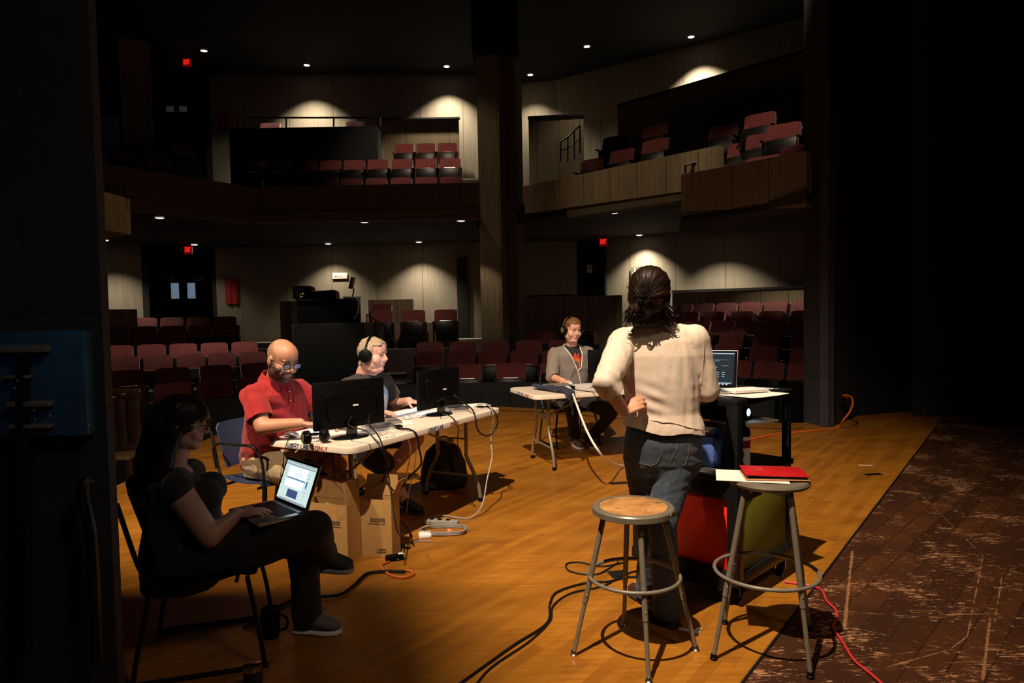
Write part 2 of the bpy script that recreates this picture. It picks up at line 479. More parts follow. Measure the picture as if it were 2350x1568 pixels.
def wallmesh(mb, p0, p1, z0, z1, t=.15, away=True):
    """upright slab from p0 to p1 with UV metres; thickness goes away from the stage"""
    p0 = V((p0[0], p0[1], 0)); p1 = V((p1[0], p1[1], 0)); d = p1 - p0; L = d.length; d.normalize()
    nrm = V((-d.y, d.x, 0))
    if nrm.dot((p0 + p1) / 2) < 0: nrm = -nrm
    if not away: nrm = -nrm
    bm = mb.bm; uv = bm.loops.layers.uv.verify()
    q = [p0, p1, p1 + nrm * t, p0 + nrm * t]
    lo = [bm.verts.new(V((a.x, a.y, z0 if not isinstance(z0, tuple) else z0[0 if i in (0, 3) else 1]))) for i, a in enumerate(q)]
    hi = [bm.verts.new(V((a.x, a.y, z1 if not isinstance(z1, tuple) else z1[0 if i in (0, 3) else 1]))) for i, a in enumerate(q)]
    us = [0, L, L + t, -t]
    fs = [bm.faces.new(list(reversed(lo))), bm.faces.new(hi)] + [bm.faces.new((lo[i], lo[(i + 1) % 4], hi[(i + 1) % 4], hi[i])) for i in range(4)]
    off = p0.x * .7
    for f in fs:
        for lp in f.loops:
            i = (lo.index(lp.vert) if lp.vert in lo else hi.index(lp.vert))
            lp[uv].uv = (us[i] + off, lp.vert.co.z)
    return mb
def W(px, Y, py=700): 
    p = P(px, py, Y); return (p.x, p.y)
ORD = ['first', 'second', 'third', 'fourth', 'fifth', 'sixth', 'seventh', 'eighth', 'ninth', 'tenth', 'eleventh', 'twelfth', 'thirteenth', 'fourteenth', 'fifteenth', 'sixteenth', 'seventeenth', 'eighteenth']
# ================================================================ THE STAGE FLOOR
lip = [PZ(298, 1100), PZ(400, 1043), PZ(535, 981), PZ(700, 957), PZ(900, 941), PZ(1150, 933), PZ(1425, 950), PZ(1731, 970), PZ(1844, 971)]
Bn, Bf = PZ(1700, 1568), PZ(2150, 975)
bd = (Bf - Bn).normalized()
A0 = Bn - bd * 4.6; A1 = Bf + bd * 2.2
def poly(mb, pts, z0, z1):
    return mb.prism([(p[0], p[1]) for p in pts], z1 - z0, (0, 0, z0))
oak_pts = [A0, A1, V((4.75, 9.6, 0)), V((4.0, 9.2, 0))] + list(reversed(lip)) + [V((-3.5, 3.3, 0)), V((-3.6, 1.0, 0))]
o = obj('floor', poly(MB(), oak_pts, -.25, 0), M['oak'], base=False, smooth=0); o['kind'] = 'structure'
nrm = V((bd.y, -bd.x, 0))
dark_pts = [A0, A0 + nrm * 7, A1 + nrm * 5, A1]
o = obj('floor_wing', poly(MB(), dark_pts, -.25, -.002), M['darkfloor'], base=False, smooth=0); o['kind'] = 'structure'
e_ = MB(); e_.box((Bn + Bf) / 2 + V((0, 0, .001)) + nrm * .006, (.012, (A1 - A0).length * .98, .004), Matrix((nrm, bd, V((0, 0, 1)))).transposed())
struct('trim_floor_joint', e_, M['metal_black'])
ap = MB()
for a, b in zip(lip[:-1], lip[1:]):
    wallmesh(ap, (a.x, a.y), (b.x, b.y), -1.4, -.03, .04)
struct('trim_stage_apron', ap, M['black'])
nb = MB(); inner = [p * .955 + V((0, .0, .0)) for p in lip[2:]]
nb.tube([V((p.x, p.y, .001)) for p in crom(inner, 6)], .007, 4)
struct('trim_stage_groove', nb, M['metal_black'])
mk = MB()
mk.box(PZ(1582, 1447, .001), (.10, .022, .002), Matrix.Rotation(-.35, 3, 'Z')); mk.box(PZ(1600, 1447, .0012), (.07, .02, .002), Matrix.Rotation(.9, 3, 'Z'))
tag(obj('spike_tape', mk, M['paper']), 'white V-shaped tape mark on the boards by the left stool', 'tape')
tag(obj('spike_tape', MB().box(PZ(1987, 1068, .001), (.12, .022, .002), Matrix.Rotation(-.2, 3, 'Z')), M['paper']), 'short white tape strip on the bare boards at the right', 'tape')
for px, py, w, l in ((1420, 1109, .16, .08), (1418, 1318, .10, .10), (2004, 1089, .16, .06)):
    tag(obj('floor_pocket_cover', MB().box(PZ(px, py, .001), (w, l, .004), Matrix.Rotation(.2, 3, 'Z')), M['metal_black']),
        {1420: 'small dark plate set in the boards left of the standing woman', 1418: 'small dark plate on the floor under the left stool ring', 2004: 'small dark plate on the boards beside the white tape strip'}[px], 'floor plate')

# ================================================================ AUDITORIUM FLOOR, WALLS, CEILING
o = obj('floor_auditorium', MB().box((0, 15, -1.6), (34, 14, .2)), M['carpet'], smooth=0); o['kind'] = 'structure'
o = obj('ceiling', MB().box((0, 12, 8.45), (34, 22, .3)), M['ceiling'], smooth=0); o['kind'] = 'structure'
w = MB()
wallmesh(w, W(498, 18.45), W(1325, 18.45), -1.5, 3.4)
struct('wall_back', w, M['wall'])
w = MB(); wallmesh(w, W(215, 16.8), W(328, 17.2), -1.5, 3.4); struct('wall_back_left', w, M['wall'])
w = MB(); wallmesh(w, (-12.5, 9.5), W(215, 16.8), -1.5, 8.3); wallmesh(w, W(328, 17.2), (-12.2, 22.4), -1.5, 3.4); wallmesh(w, (-9.5, 22.2), W(498, 18.45), -1.5, 3.4, .1)
wallmesh(w, W(500, 19.4), (-9.4, 22.6), 3.7, 8.3); wallmesh(w, (-10.9, 22.5), (-9.2, 22.5), 3.7, 8.3)
struct('wall_left', w, M['darkwall'])
w = MB(); wallmesh(w, (-12.5, 22.3), (-9.3, 22.3), -1.5, 3.4); struct('wall_vestibule', w, M['darkwall'])
w = MB(); wallmesh(w, W(1387, 18.1), (8.5, 14.3), -1.5, 3.4); wallmesh(w, (8.5, 14.3), (11.5, 12.4), -1.5, 3.4)
struct('wall_right', w, M['wall'])
w = MB(); wallmesh(w, (1.72, 18.5), (1.75, 19.3), -1.5, 3.4, .05); wallmesh(w, (1.7, 19.3), (2.7, 19.3), -1.5, 3.4); wallmesh(w, (2.44, 19.3), (2.46, 17.9), -1.5, 3.4, .05)
struct('wall_right_vestibule', w, M['darkwall'])
w = MB(); wallmesh(w, W(500, 19.4), (.2, 19.75), 3.7, 8.3); struct('wall_upper_back', w, M['wall'])
w = MB(); wallmesh(w, (.2, 20.6), (1.45, 20.35), 3.7, 8.3); wallmesh(w, (1.45, 20.35), (9.9, 14.2), 3.7, 8.3); wallmesh(w, (.2, 19.75), (.21, 20.6), 3.7, 8.3, .05)
struct('wall_upper_right', w, M['wall'])
w = MB(); wallmesh(w, W(297, 15.2), W(368, 15.6), 3.7, 7.7, .3); struct('wall_upper_left_return', w, M['wood_wall'])
# structural column between the balconies
w = MB(); wallmesh(w, W(1104, 14.5), W(1153, 14.3), -1.5, 6.85, .6); struct('wall_column', w, M['wood_wall'])
w = MB(); wallmesh(w, W(1162, 14.6), W(1191, 14.5), -1.5, 6.85, .4); struct('wall_column_fin', w, M['fascia'])
w = MB(); wallmesh(w, W(1151, 14.8), W(1166, 14.8), -1.5, 6.85, .2); wallmesh(w, W(1095, 14.25), W(1200, 14.25), 6.86, 8.3, .9); struct('trim_column_recess', w, M['black'])
w = MB(); wallmesh(w, W(1050, 18.42), W(1074, 18.42), .8, 3.0, -.04); struct('trim_wall_slot', w, M['black'])
# proscenium piers
w = MB(); wallmesh(w, (-5.2, 2.2), (-1.318, 2.2), 0, 2.62, .04); struct('wall_pier_left', w, M['block'])
w = MB(); w.prism([(-1.325, 2.243), (-5.2, 2.243), (-5.2, 2.8), (-1.78, 2.8)], 2.62); struct('wall_pier_left_core', w, M['black'])
w = MB(); wallmesh(w, (3.84, 8.98), (3.955, 8.55), 0, 8.3, .1); wallmesh(w, (3.96, 8.53), (4.72, 9.33), 0, 8.3, .1); struct('wall_pier_right', w, M['block'])
w = MB(); wallmesh(w, (4.72, 9.4), (9, 10.8), -.2, 8.3, .1); wallmesh(w, (9, 10.8), (9.5, 1), -.2, 8.3, .1); struct('wall_wing', w, M['black'])
w = MB(); wallmesh(w, (5.6, 9.2), (6.15, 9.35), -.2, 6.3, .25); struct('trim_wing_duct', w, M['block'])

# ---- balcony slab, soffit and fascias
soff = [(-13, 8.0), (-6.75, 11.3), (-5.05, 13.35), (-.72, 13.35), (-.72, 15.2), (.22, 15.2), (.22, 13.9), (1.10, 13.45), (2.85, 11.75), (3.7, 12.9), (6.4, 11.6), (9, 10.4), (12, 11), (12.5, 13), (8.6, 14.4), (2.4, 20), (-9, 23), (-13, 22)]
o = obj('ceiling_soffit', poly(MB(), soff, 3.4, 3.7), M['ceiling'], smooth=0); o['kind'] = 'structure'
w = MB()
pts = [P(222, 430, 11.0), P(578, 430, 13.3), P(1100, 430, 13.3)]
for a, b in zip(pts[:-1], pts[1:]): wallmesh(w, (a.x, a.y), (b.x, b.y), 3.53, 4.03, .12)
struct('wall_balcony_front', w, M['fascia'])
w = MB()
for a, b in zip(pts[:-1], pts[1:]):
    wallmesh(w, (a.x, a.y - .06), (b.x, b.y - .06), 3.34, 3.53, .3)
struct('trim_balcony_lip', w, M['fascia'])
w = MB(); wallmesh(w, W(1199, 13.9, 440), W(1650, 10.7, 340), (3.5, 3.42), (4.05, 4.05), .15); struct('wall_balcony_right', w, M['wood_wall'])
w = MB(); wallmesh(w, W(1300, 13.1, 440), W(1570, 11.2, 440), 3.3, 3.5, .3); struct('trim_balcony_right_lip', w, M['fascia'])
w = MB(); a, b, c = W(1563, 10.45, 440), W(1640, 10.0, 440), W(1850, 8.75, 420)
wallmesh(w, a, b, (3.0, 2.95), (3.56, 3.55), .12); wallmesh(w, b, c, (2.95, 2.80), (3.55, 3.50), .12)
struct('wall_box_right', w, M['wood_wall'])
o = obj('ceiling_box_right', poly(MB(), [a, b, c, (6.3, 11.5), (3.7, 12.8), (2.9, 11.8)], 2.85, 2.93), M['ceiling'], smooth=0); o['kind'] = 'structure'
w = MB(); a, b = W(228, 8.6, 480), W(299, 8.9, 480); wallmesh(w, a, b, (2.66, 2.62), (3.14, 3.08), .9); struct('wall_box_left', w, M['wood_wall'])
# upper wooden parapets
w = MB(); wallmesh(w, W(878, 19.25, 300), W(1053, 19.25, 300), 4.2, 6.91, .08); struct('wall_upper_panel', w, M['wood_wall'])
w = MB(); wallmesh(w, W(1213, 18.9, 300), W(1339, 18.7, 300), 4.0, 6.78, .08); struct('wall_upper_panel_right', w, M['wood_wall'])
w = MB(); a, b = W(1417, 16.4, 255), W(1850, 13.1, 120); wallmesh(w, a, b, 3.9, 6.32, .1); struct('wall_upper_parapet_right', w, M['wood_wall'])
w = MB(); wallmesh(w, W(1196, 16.7), W(1428, 16.4), -1.4, 1.88, .15); struct('wall_low_parapet', w, M['wood_wall'])
w = MB(); wallmesh(w, W(1543, 16.5), (7.75, 13.6), -1.4, 1.92, .12); struct('wall_low_parapet_right', w, M['wood_wall'])
w = MB(); wallmesh(w, W(1541, 16.45), (7.8, 13.52), 1.925, 1.97, .2); wallmesh(w, W(1194, 16.65), W(1320, 16.5), 1.885, 1.92, .2)
wallmesh(w, W(876, 19.2, 280), W(1055, 19.2, 280), 6.915, 6.96, .15); wallmesh(w, W(1211, 18.85, 280), W(1341, 18.65, 280), 6.785, 6.84, .15)
wallmesh(w, W(1415, 16.35, 255), W(1852, 13.05, 120), 6.325, 6.37, .14)
struct('trim_parapet_caps', w, M['black'])
w = MB(); wallmesh(w, W(642, 16.0), W(668, 15.9), -1.4, 1.87, .4); struct('wall_booth_end', w, M['wood_wall'])
w = MB(); wallmesh(w, W(845, 17.15), W(948, 17.15), .5, 1.89, .1); wallmesh(w, W(850, 16.28), W(1050, 16.28), -.5, 1.30, .05); struct('wall_back_parapet', w, M['wood_wall'])
w = MB(); wallmesh(w, W(243, 15.6), W(314, 15.9), -1.4, 1.75, .1); struct('wall_left_parapet', w, M['wood_wall'])
# front rail of the seating
w = MB(); rp = [(-5.9, 8.2), (-4.9, 9.5), (-3.2, 10.9), (-1.6, 11.45), (-.1, 11.6), (2.0, 11.0), (3.4, 10.2), (4.6, 9.75)]
for a, b in zip(rp[:-1], rp[1:]): wallmesh(w, a, b, -1.5, .33, .08)
struct('wall_front_rail', w, M['darkwall'])
cp = MB()
for i, (px, w_) in enumerate(((1078, .7), (1150, .6), (1235, .5))):
    p = P(px, 905, 11.4); cp.box((p.x, 11.56 - abs(p.x) * .2, -.1), (w_ * .5, .04, .5))
struct('trim_rail_panels', cp, M['black'])

# ---- upper booth, aisles, stairs
w = MB(); wallmesh(w, W(540, 17.1), W(876, 17.1), 3.7, 6.18, .5); struct('wall_upper_booth', w, M['black'])
st = MB()
for i in range(6):
    a = P(1056, 400, 15.8 + i * .45); b = P(1104, 400, 15.8 + i * .45)
    st.box(((a.x + b.x) / 2, 16.0 + i * .45, 3.7 + (i + 1) * .11 * 2 - .11 * (i + 1)), (b.x - a.x, .44, (i + 1) * .22))
struct('floor_balcony_steps', st, M['carpet'])
st = MB()
for i in range(6):
    a = P(1056, 400, 15.8 + i * .45); b = P(1104, 400, 15.8 + i * .45)
    st.box(((a.x + b.x) / 2, 15.79 + i * .45, 3.7 + (i + 1) * .22 - .01), (b.x - a.x, .03, .05))
struct('trim_step_nosing', st, M['step'])
st = MB(); ns = MB()
for i in range(9):
    Y = 12.3 + i * .5; z = -.62 + i * .17; a = P(566, 800, Y); b = P(628 if i < 6 else 640, 800, Y)
    st.box(((a.x + b.x) / 2, Y + .25, (z - 1.5) / 2), (b.x - a.x, .5, z + 1.5)); ns.box(((a.x + b.x) / 2, Y - .015, z - .02), (b.x - a.x, .03, .05))
struct('floor_aisle_steps', st, M['carpet']); struct('trim_aisle_nosing', ns, M['step'])
st = MB(); ns = MB()
for i in range(8):
    Y = 12.6 + i * .5; z = -.62 + i * .17; a = P(884, 800, Y); b = P(940, 800, Y)
    st.box(((a.x + b.x) / 2, Y + .25, (z - 1.5) / 2), (b.x - a.x, .5, z + 1.5)); ns.box(((a.x + b.x) / 2 - .03, Y - .015, z - .02), ((b.x - a.x) * .8, .03, .04))
struct('floor_aisle_steps_centre', st, M['carpet']); struct('trim_aisle_nosing_centre', ns, M['step'])
o = obj('floor_rear_landing', MB().box((-2.2, 17.75, -.35), (12.5, .7, 2.4)), M['step'], smooth=0); o['kind'] = 'structure'
o = obj('floor_rear_left', MB().box((-10.6, 18.9, -.4), (3.0, 7, 2.3)), M['carpet'], smooth=0); o['kind'] = 'structure'

def rail(name, label, posts, top, r=.022, mid=None, mat='metal_black', cat='railing'):
    t = thing(name, label, cat, Matrix.Translation(V(posts[0][0])))
    for a, b in posts: obj('post', MB().cyl(a, b, r, n=8), M[mat], t)
    obj('top_rail', MB().tube(top, r * 1.1, 8), M[mat], t)
    if mid: obj('middle_rail', MB().tube(mid, r * .8, 8), M[mat], t)
    return t
ps = [(P(x, 300, 17.05), P(x, 270, 17.05)) for x in (547, 657, 766, 873)]
for a, b in ps: a.z = 6.17
rail('guard_rail', 'thin black guard rail along the top of the upper booth wall', ps, [b for a, b in ps])
ps = [(P(x, y0, 11.0), P(x, y1, 11.0)) for x, y0, y1 in ((1573, 398, 380), (1590, 396, 374), (1634, 391, 367))]
rail('guard_rail', 'short black rail on the front of the right side box', ps, [b for a, b in ps], .018)
ps = [(P(x, y0, 18.0), P(x, y1, 18.0)) for x, y0, y1 in ((1287, 370, 325), (1303, 372, 315), (1318, 365, 300), (1331, 352, 288))]
rail('stair_rail', 'black stair rail rising beside the upper right panel', ps, [b for a, b in ps], .02, [(a * .45 + b * .55) for a, b in ps])
ps = [(P(x, 460, 8.8), P(x, y, 8.8)) for x, y in ((246, 424), (270, 422), (287, 425))]
for a, b in ps: a.z = 3.1
rail('guard_rail', 'black rail on top of the small left side box', ps, [b for a, b in ps], .012)
ps = [(P(x, y0, 14.8), P(x, y1, 14.8)) for x, y0, y1 in ((842, 745, 722), (852, 750, 728), (862, 756, 735), (873, 763, 742), (884, 768, 750))]
rail('stair_rail', 'short black stair rail with balusters beside the sound desk', ps, [b for a, b in ps], .014)
t = thing('hand_rail', 'long thin rail sloping down from the sound booth', 'railing', Matrix.Translation(P(667, 728, 14.0)))
obj('rail_bar', MB().tube([P(667, 728, 14.0), P(812, 850, 12.4)], .006, 6), M['metal_black'], t)
t = thing('hand_rail', 'long thin rail sloping down right of the sound booth', 'railing', Matrix.Translation(P(887, 765, 14.6)))
obj('rail_bar', MB().tube([P(887, 765, 14.6), P(1010, 838, 12.6)], .006, 6), M['metal_black'], t)

# ---- doors, signs
def door(name, p, w, h, fwdang, glass, n=2):
    """double door with a window in each leaf, facing the stage"""
    T = Matrix.Translation(V(p)) @ Matrix.Rotation(fwdang, 4, 'Z')
    d = clean_new(name, None); d.matrix_world = T; MATS[d.name] = T; d['kind'] = 'structure'
    for i in range(n):
        cx = (i - (n - 1) / 2) * w / n
        lf = obj('door_leaf', MB().box((cx, 0, h / 2), (w / n - .02, .05, h)), M['darkwall'], d, local=True)
        if glass: obj('pane', MB().box((cx + (.17 if i == 0 else -.17) * (n > 1), -.03, h * .72), (.24, .02, .5), bevel=.004), glass, lf, local=True)
        obj('door_handle', MB().cyl((cx + (.32 if i == 0 else -.32), -.06, .95), (cx + (.32 if i == 0 else -.32), -.06, 1.15), .015), M['chrome'], lf, local=True)
    return d
glass_l = emis('lobby_glass_lit', (.32, .45, .60), .33); glass_d = emis('lobby_glass_dim', (.30, .30, .28), .05)
p = P(424, 735, 21.9); door('door_1', (p.x, p.y, .95), 1.7, 2.0, .06, glass_l)
p = P(408, 300, 22.2); door('door_2', (p.x, p.y, 7.0), 1.5, 1.9, .06, glass_d)
o_ = MB().box((-10.2, 22, 6.9), (2.2, 2, .2)); o = obj('floor_upper_lobby', o_, M['darkwall'], smooth=0); o['kind'] = 'structure'
p = P(1353, 730, 19.2); door('door_3', (p.x, p.y, 1.0), .85, 2.05, 0, None, 1)
exit_red = emis('exit_red', (1.0, .02, .01), 2.2)
exit_face = emis('exit_face', (.8, .0, .0), .12)
for i, (px, py, Y, lab) in enumerate(((429, 144, 17.9, 'red lit EXIT sign high up on the left above the upper doors'), (432, 574, 17.4, 'red lit EXIT sign at the left above the lower double doors'),
                                     (1384, 556, 17.2, 'red lit EXIT sign above the doorway right of the column'))):
    c = P(px, py, Y); t = thing('exit_sign', lab, 'exit sign', frame(c + V((0, 0, -.1)), (0, 1, 0)))
    obj('housing', MB().box((0, 0, .1), (.20, .06, .20)), exit_face, t, local=True)
    text('lettering', 'EXIT', .17, c + V((0, -.034, 0)), (1, 0, 0), (0, 0, 1), exit_red, t, sx=.42)
def sign_plate(name, lab, px, py, Y, w, h, lines, size, mat='paper', ink='ink', nrm=(0, -1, 0)):
    c = P(px, py, Y); T = frame(c, V(nrm) * -1); t = thing(name, lab, 'sign', T)
    obj('plate', MB().box((0, 0, 0), (w, .015, h), bevel=.003), M[mat], t, local=True)
    if not lines:
        mb = MB()
        for j in range(2): mb.box((0, -.009, h * (.15 - .3 * j)), (w * (.6 - .1 * j), .002, h * .14))
        obj('faint_print', mb, M['red_print'] if w > .2 else M['alu_cable'], t, local=True)
    for j, (s_, x_, z_, sz) in enumerate(lines):
        text('lettering', s_, sz, T @ V((x_, -.009, z_)), T.to_3x3() @ V((1, 0, 0)), T.to_3x3() @ V((0, 0, 1)), M[ink], t)
    return t
sign_plate('no_smoking_sign', 'white NO SMOKING sign on the rear wall above the sound desk', 780, 633, 18.40, .40, .155, [('NO', -.08, .03, .055), ('SMOKING', -.03, -.025, .055)], .05)
sign_plate('door_notice', 'small white notice above the left lower double door leaf', 389, 641, 20.6, .30, .14, [], .04)
sign_plate('door_notice', 'small white notice above the right lower double door leaf', 455, 641, 20.6, .30, .14, [], .04)
sign_plate('posted_notice', 'pale paper notice taped beside the doorway right of the column', 1353, 617, 19.05, .14, .22, [], .03)
# accessible seating sign
c = P(1458, 626, 17.58); T = frame(c, (.53, .85, 0)); t = thing('accessible_sign', 'dark square wheelchair symbol sign on the lit right wall', 'sign', T)
obj('plate', MB().box((0, 0, 0), (.26, .015, .29)), simple('olive_sign_face', (.10, .095, .05), .7), t, local=True)
mb = MB(); mb.torus((-.01, -.012, -.04), .062, .011, Matrix.Rotation(math.pi / 2, 3, 'X'), 24, 6)
mb.tube([(-.02, -.012, .09), (-.02, -.012, .0), (.05, -.012, .0), (.07, -.012, -.07), (.095, -.012, -.065)], .012, 6); mb.ell((-.02, -.012, .11), (.022, .008, .022)); mb.tube([(-.02, -.012, .05), (.04, -.012, .045)], .009, 6)
obj('wheelchair_symbol', mb, M['paper'], t, local=True)
# red hangings
red = simple('red_banner_cloth', (.30, .012, .015), .9, var=.2)
for px, y0, y1, Y, lab in ((516, 255, 297, 18.9, 'red cloth hanging on the upper rear wall at its left end'), (532, 638, 697, 18.0, 'red cloth hanging on the lower rear wall beside the doors')):
    Y += .40 if y0 > 500 else .46
    a = P(px - 16, y0, Y); b = P(px + 16, y1, Y)
    mb = MB(); mb.grid(lambda u, v: V((a.x + (b.x - a.x) * u, Y + .02 * math.sin(u * 14), a.z + (b.z - a.z) * v)), 16, 6, .01)
    tag(obj('hanging_banner', mb, red), lab, 'banner')

# ================================================================ RECESSED LIGHTS
lamp_glow = emis('lamp_lens_glow', (1.0, .80, .62), 9.0)
trim_m = simple('lamp_trim_ring', (.10, .08, .07), .5)
def downlight(px, py, zc, power, lab, ang=74, blend=.35, tgt=None, group=None):
    p = PZ(px, py, zc); T = Matrix.Translation(p)
    t = thing('recessed_ceiling_light', lab, 'ceiling light', T, group)
    obj('trim_ring', MB().torus((0, 0, -.004), .088, .012, n=24, m=6), trim_m, t, local=True)
    obj('lens', MB().lathe([(0, -.012), (.045, -.018), (.072, -.012), (.075, -.001)], n=20), lamp_glow, t, local=True)
    l = spot('lamp_beam', p + V((0, 0, -.03)), p + V((0, 0, -3)), power, (1.0, .84, .64), ang, blend, .03)
    l.parent = t; l.matrix_parent_inverse = Matrix.Identity(4); l.location = (0, 0, -.03); l.rotation_euler = (0, 0, 0)
    return t
G1, G2, G3, G4 = 'downlights in the upper ceiling', 'downlights near the balcony edge', 'downlights along the rear wall', 'downlights under the right balcony'
for px, py, pw, lab in ((468, 116, 90, 'upper ceiling downlight nearest the high exit sign'), (704, 149, 950, 'upper ceiling downlight above the black booth'), (1025, 152, 950, 'upper ceiling downlight just left of the column'),
                        (1217, 171, 380, 'upper ceiling downlight just right of the column'), (1347, 106, 90, 'upper ceiling downlight second from the column on the right'), (1586, 84, 1400, 'upper ceiling downlight farthest right above the side balcony')):
    downlight(px, py, 8.29, pw, lab, group=G1, ang=100, blend=.8)
for px, py, lab in ((366, 499, 'downlight under the balcony edge, farthest left of the front row'), (605, 512, 'downlight under the balcony edge, above the bald man'), (836, 509, 'downlight under the balcony edge, above the man with headphones'), (1058, 506, 'downlight under the balcony edge, nearest the column')):
    downlight(px, py, 3.39, 150 if px < 700 else 45, lab, group=G2, ang=84)
for px, py, pw, lab in ((241, 551, 240, 'downlight by the rear wall, half hidden at the left pier'), (446, 561, 70, 'downlight by the rear wall, in front of the double doors'), (753, 559, 210, 'downlight by the rear wall, above the NO SMOKING sign'), (961, 555, 330, 'downlight by the rear wall, left of the column')):
    downlight(px, py, 3.39, pw, lab, group=G3, ang=106, blend=.8)
for px, py, pw, lab in ((1467, 539, 430, 'downlight above the wheelchair sign'), (1638, 519, 480, 'downlight under the right balcony above the upper seat rows'), (1408, 488, 40, 'downlight under the lip of the right balcony'), (1772, 489, 260, 'downlight under the right balcony, nearest the stage pier')):
    downlight(px, py, 3.39, pw, lab, group=G4, ang=108, blend=.8)

spot('added_house_spot', (3.0, 8.0, 8.2), (4.35, 11.0, 3.9), 520, (1.0, .78, .55), 38, .5, .04)  # unseen spots added to brighten balconies, fascia and rear seats; no fixtures
spot('added_house_spot', (-4.2, 6.6, 8.2), (-5.2, 8.7, 2.8), 150, (1.0, .80, .52), 18, .5, .04)
spot('added_house_spot', (-1.6, 14.3, 8.2), (-2.3, 17.0, 5.0), 420, (1.0, .78, .55), 64, .8, .04)
spot('added_house_spot', (-1.6, 8.6, 8.2), (2.3, 12.2, 3.7), 330, (1.0, .80, .52), 34, .9, .05)
spot('added_house_spot', (-3.4, 13.2, 8.2), (-.6, 14.4, 4.5), 110, (1.0, .82, .6), 34, .9, .05)
spot('added_house_spot', (-2.0, 13.9, 3.35), (-2.5, 16.4, 1.2), 70, (1.0, .84, .64), 60, .8, .04)
spot('added_house_spot', (.5, 13.0, 8.2), (1.2, 14.2, 3.8), 60, (1.0, .78, .55), 24, .5, .04)

# ================================================================ THEATRE SEATS
def make_seat():
    t = thing('theatre_seat', '', 'theatre seat')
    R = Matrix.Rotation(math.radians(12), 3, 'X')
    mb = MB(); 
    def bk(u, v):
        x = (u - .5) * .50; e = 1 - abs(2 * u - 1) ** 8 * .06
        return V((x * (1 - .05 * v), -.03 - .11 * v - .025 * math.cos(x * 5) + .012 * math.sin(v * math.pi) , .40 + .47 * v * e))
    mb.grid(bk, 10, 8, .055); bmesh.ops.bevel(mb.bm, geom=[e for e in mb.bm.edges if len(e.link_faces) == 2 and e.calc_face_angle(0) > 1], offset=.015, segments=2, affect='EDGES')
    obj('backrest', mb, M['maroon'], t, local=True)
    obj('back_shell', MB().box((0, -.16, .58), (.46, .015, .50), Matrix.Rotation(math.radians(13), 3, 'X'), .004), M['seatblack'], t, local=True)
    R2 = Matrix.Rotation(math.radians(10), 3, 'X')
    obj('seat_cushion', MB().box((0, .005, .47), (.43, .05, .30), R2, .02), M['maroon'], t, local=True)
    pn = obj('seat_pan', MB().box((0, .062, .46), (.44, .055, .32), R2, .025), M['seatblack'], t, local=True)
    obj('hinge_bar', MB().cyl((-.12, .045, .628), (.12, .045, .628), .005, n=8), M['chrome'], pn, local=True)
    for s in (-1, 1):
        obj('armrest', MB().box((s * .255, .03, .60), (.035, .30, .03), bevel=.01), M['seatblack'], t, local=True)
        obj('leg', MB().box((s * .255, .0, .293), (.025, .12, .586)), M['seatblack'], t, local=True)
    return t
seat0 = make_seat(); seat_used = [False]
def seat_row(block, rowname, A, B, group, face=None, tier=True, labelfn=None, zoff=0, n=None):
    A = P(*A); B = P(*B); L = (V((A.x, A.y)) - V((B.x, B.y))).length
    n = n or max(1, int(L / .545) + 1); z = (A.z + B.z) / 2 - .875 + zoff
    d = V((B.x - A.x, B.y - A.y, 0)).normalized() if n > 1 else V((1, 0, 0))
    nr = V((d.y, -d.x, 0))
    if face is not None: nr = V(face).normalized(); 
    elif nr.y > 0: nr = -nr
    for i in range(n):
        c = A.lerp(B, i / (n - 1)) if n > 1 else A
        T = frame(V((c.x, c.y, z)), nr)
        sc = 1.0 if n == 1 else min(1.10, max(1.0, (L / (n - 1)) / .55))
        T = T @ Matrix.Diagonal((sc, 1, 1, 1))
        lab = f'dark red theatre seat, {ORD[i]} from left, {rowname} of {block}'
        if not seat_used[0]:
            seat0.matrix_world = T; seat0['label'] = lab; seat0['group'] = group; seat_used[0] = True
        else: dup(seat0, T, lab, group)
    if tier:
        a = V((A.x, A.y, 0)) - d * .35; b = V((B.x, B.y, 0)) + d * .35; bot = tier if not isinstance(tier, bool) else -1.5
        q = [a + nr * .52, b + nr * .52, b - nr * .36, a - nr * .36]
        struct('floor_tier', poly(MB(), q, bot, z - .002), M['carpet'])
LB, MBk, RB, CB = 'left seating block', 'rear centre block', 'right seating block', 'front centre block'
g = 'theatre seats in the left block'
seat_row(LB, 'front row', (294, 891, 9.9), (590, 866, 11.2), g)
seat_row(LB, 'second row', (292, 856, 11.2), (590, 832, 12.4), g)
seat_row(LB, 'third row', (284, 824, 12.3), (580, 806, 13.2), g)
seat_row(LB, 'fourth row', (270, 798, 13.3), (560, 783, 14.0), g)
seat_row(LB, 'fifth row', (262, 774, 14.3), (395, 768, 14.6), g)
seat_row(LB, 'sixth row', (262, 753, 15.2), (520, 745, 15.6), g)
seat_row(LB, 'seventh row', (330, 732, 16.2), (512, 726, 16.4), g)
seat_row(LB, 'back row', (268, 714, 16.0), (290, 714, 16.0), g, n=1)
g = 'theatre seats in the rear centre block'
seat_row(MBk, 'back row', (875, 699, 16.75), (926, 698, 16.75), g, face=(0, -1, 0))
seat_row(MBk, 'front row', (874, 714, 15.9), (1022, 712, 15.9), g, face=(.0, -1, 0))
g = 'theatre seats in the front centre block'
seat_row(CB, 'front row', (1072, 836, 12.35), (1272, 836, 12.3), g)
seat_row(CB, 'second row', (985, 808, 13.1), (1275, 808, 13.0), g)
seat_row(CB, 'third row', (985, 785, 13.8), (1290, 784, 13.75), g)
seat_row(CB, 'fourth row', (1243, 761, 14.7), (1342, 761, 14.6), g)
g = 'theatre seats in the right block'
seat_row(RB, 'back row', (1562, 697, 15.4), (1838, 694, 13.0), g)
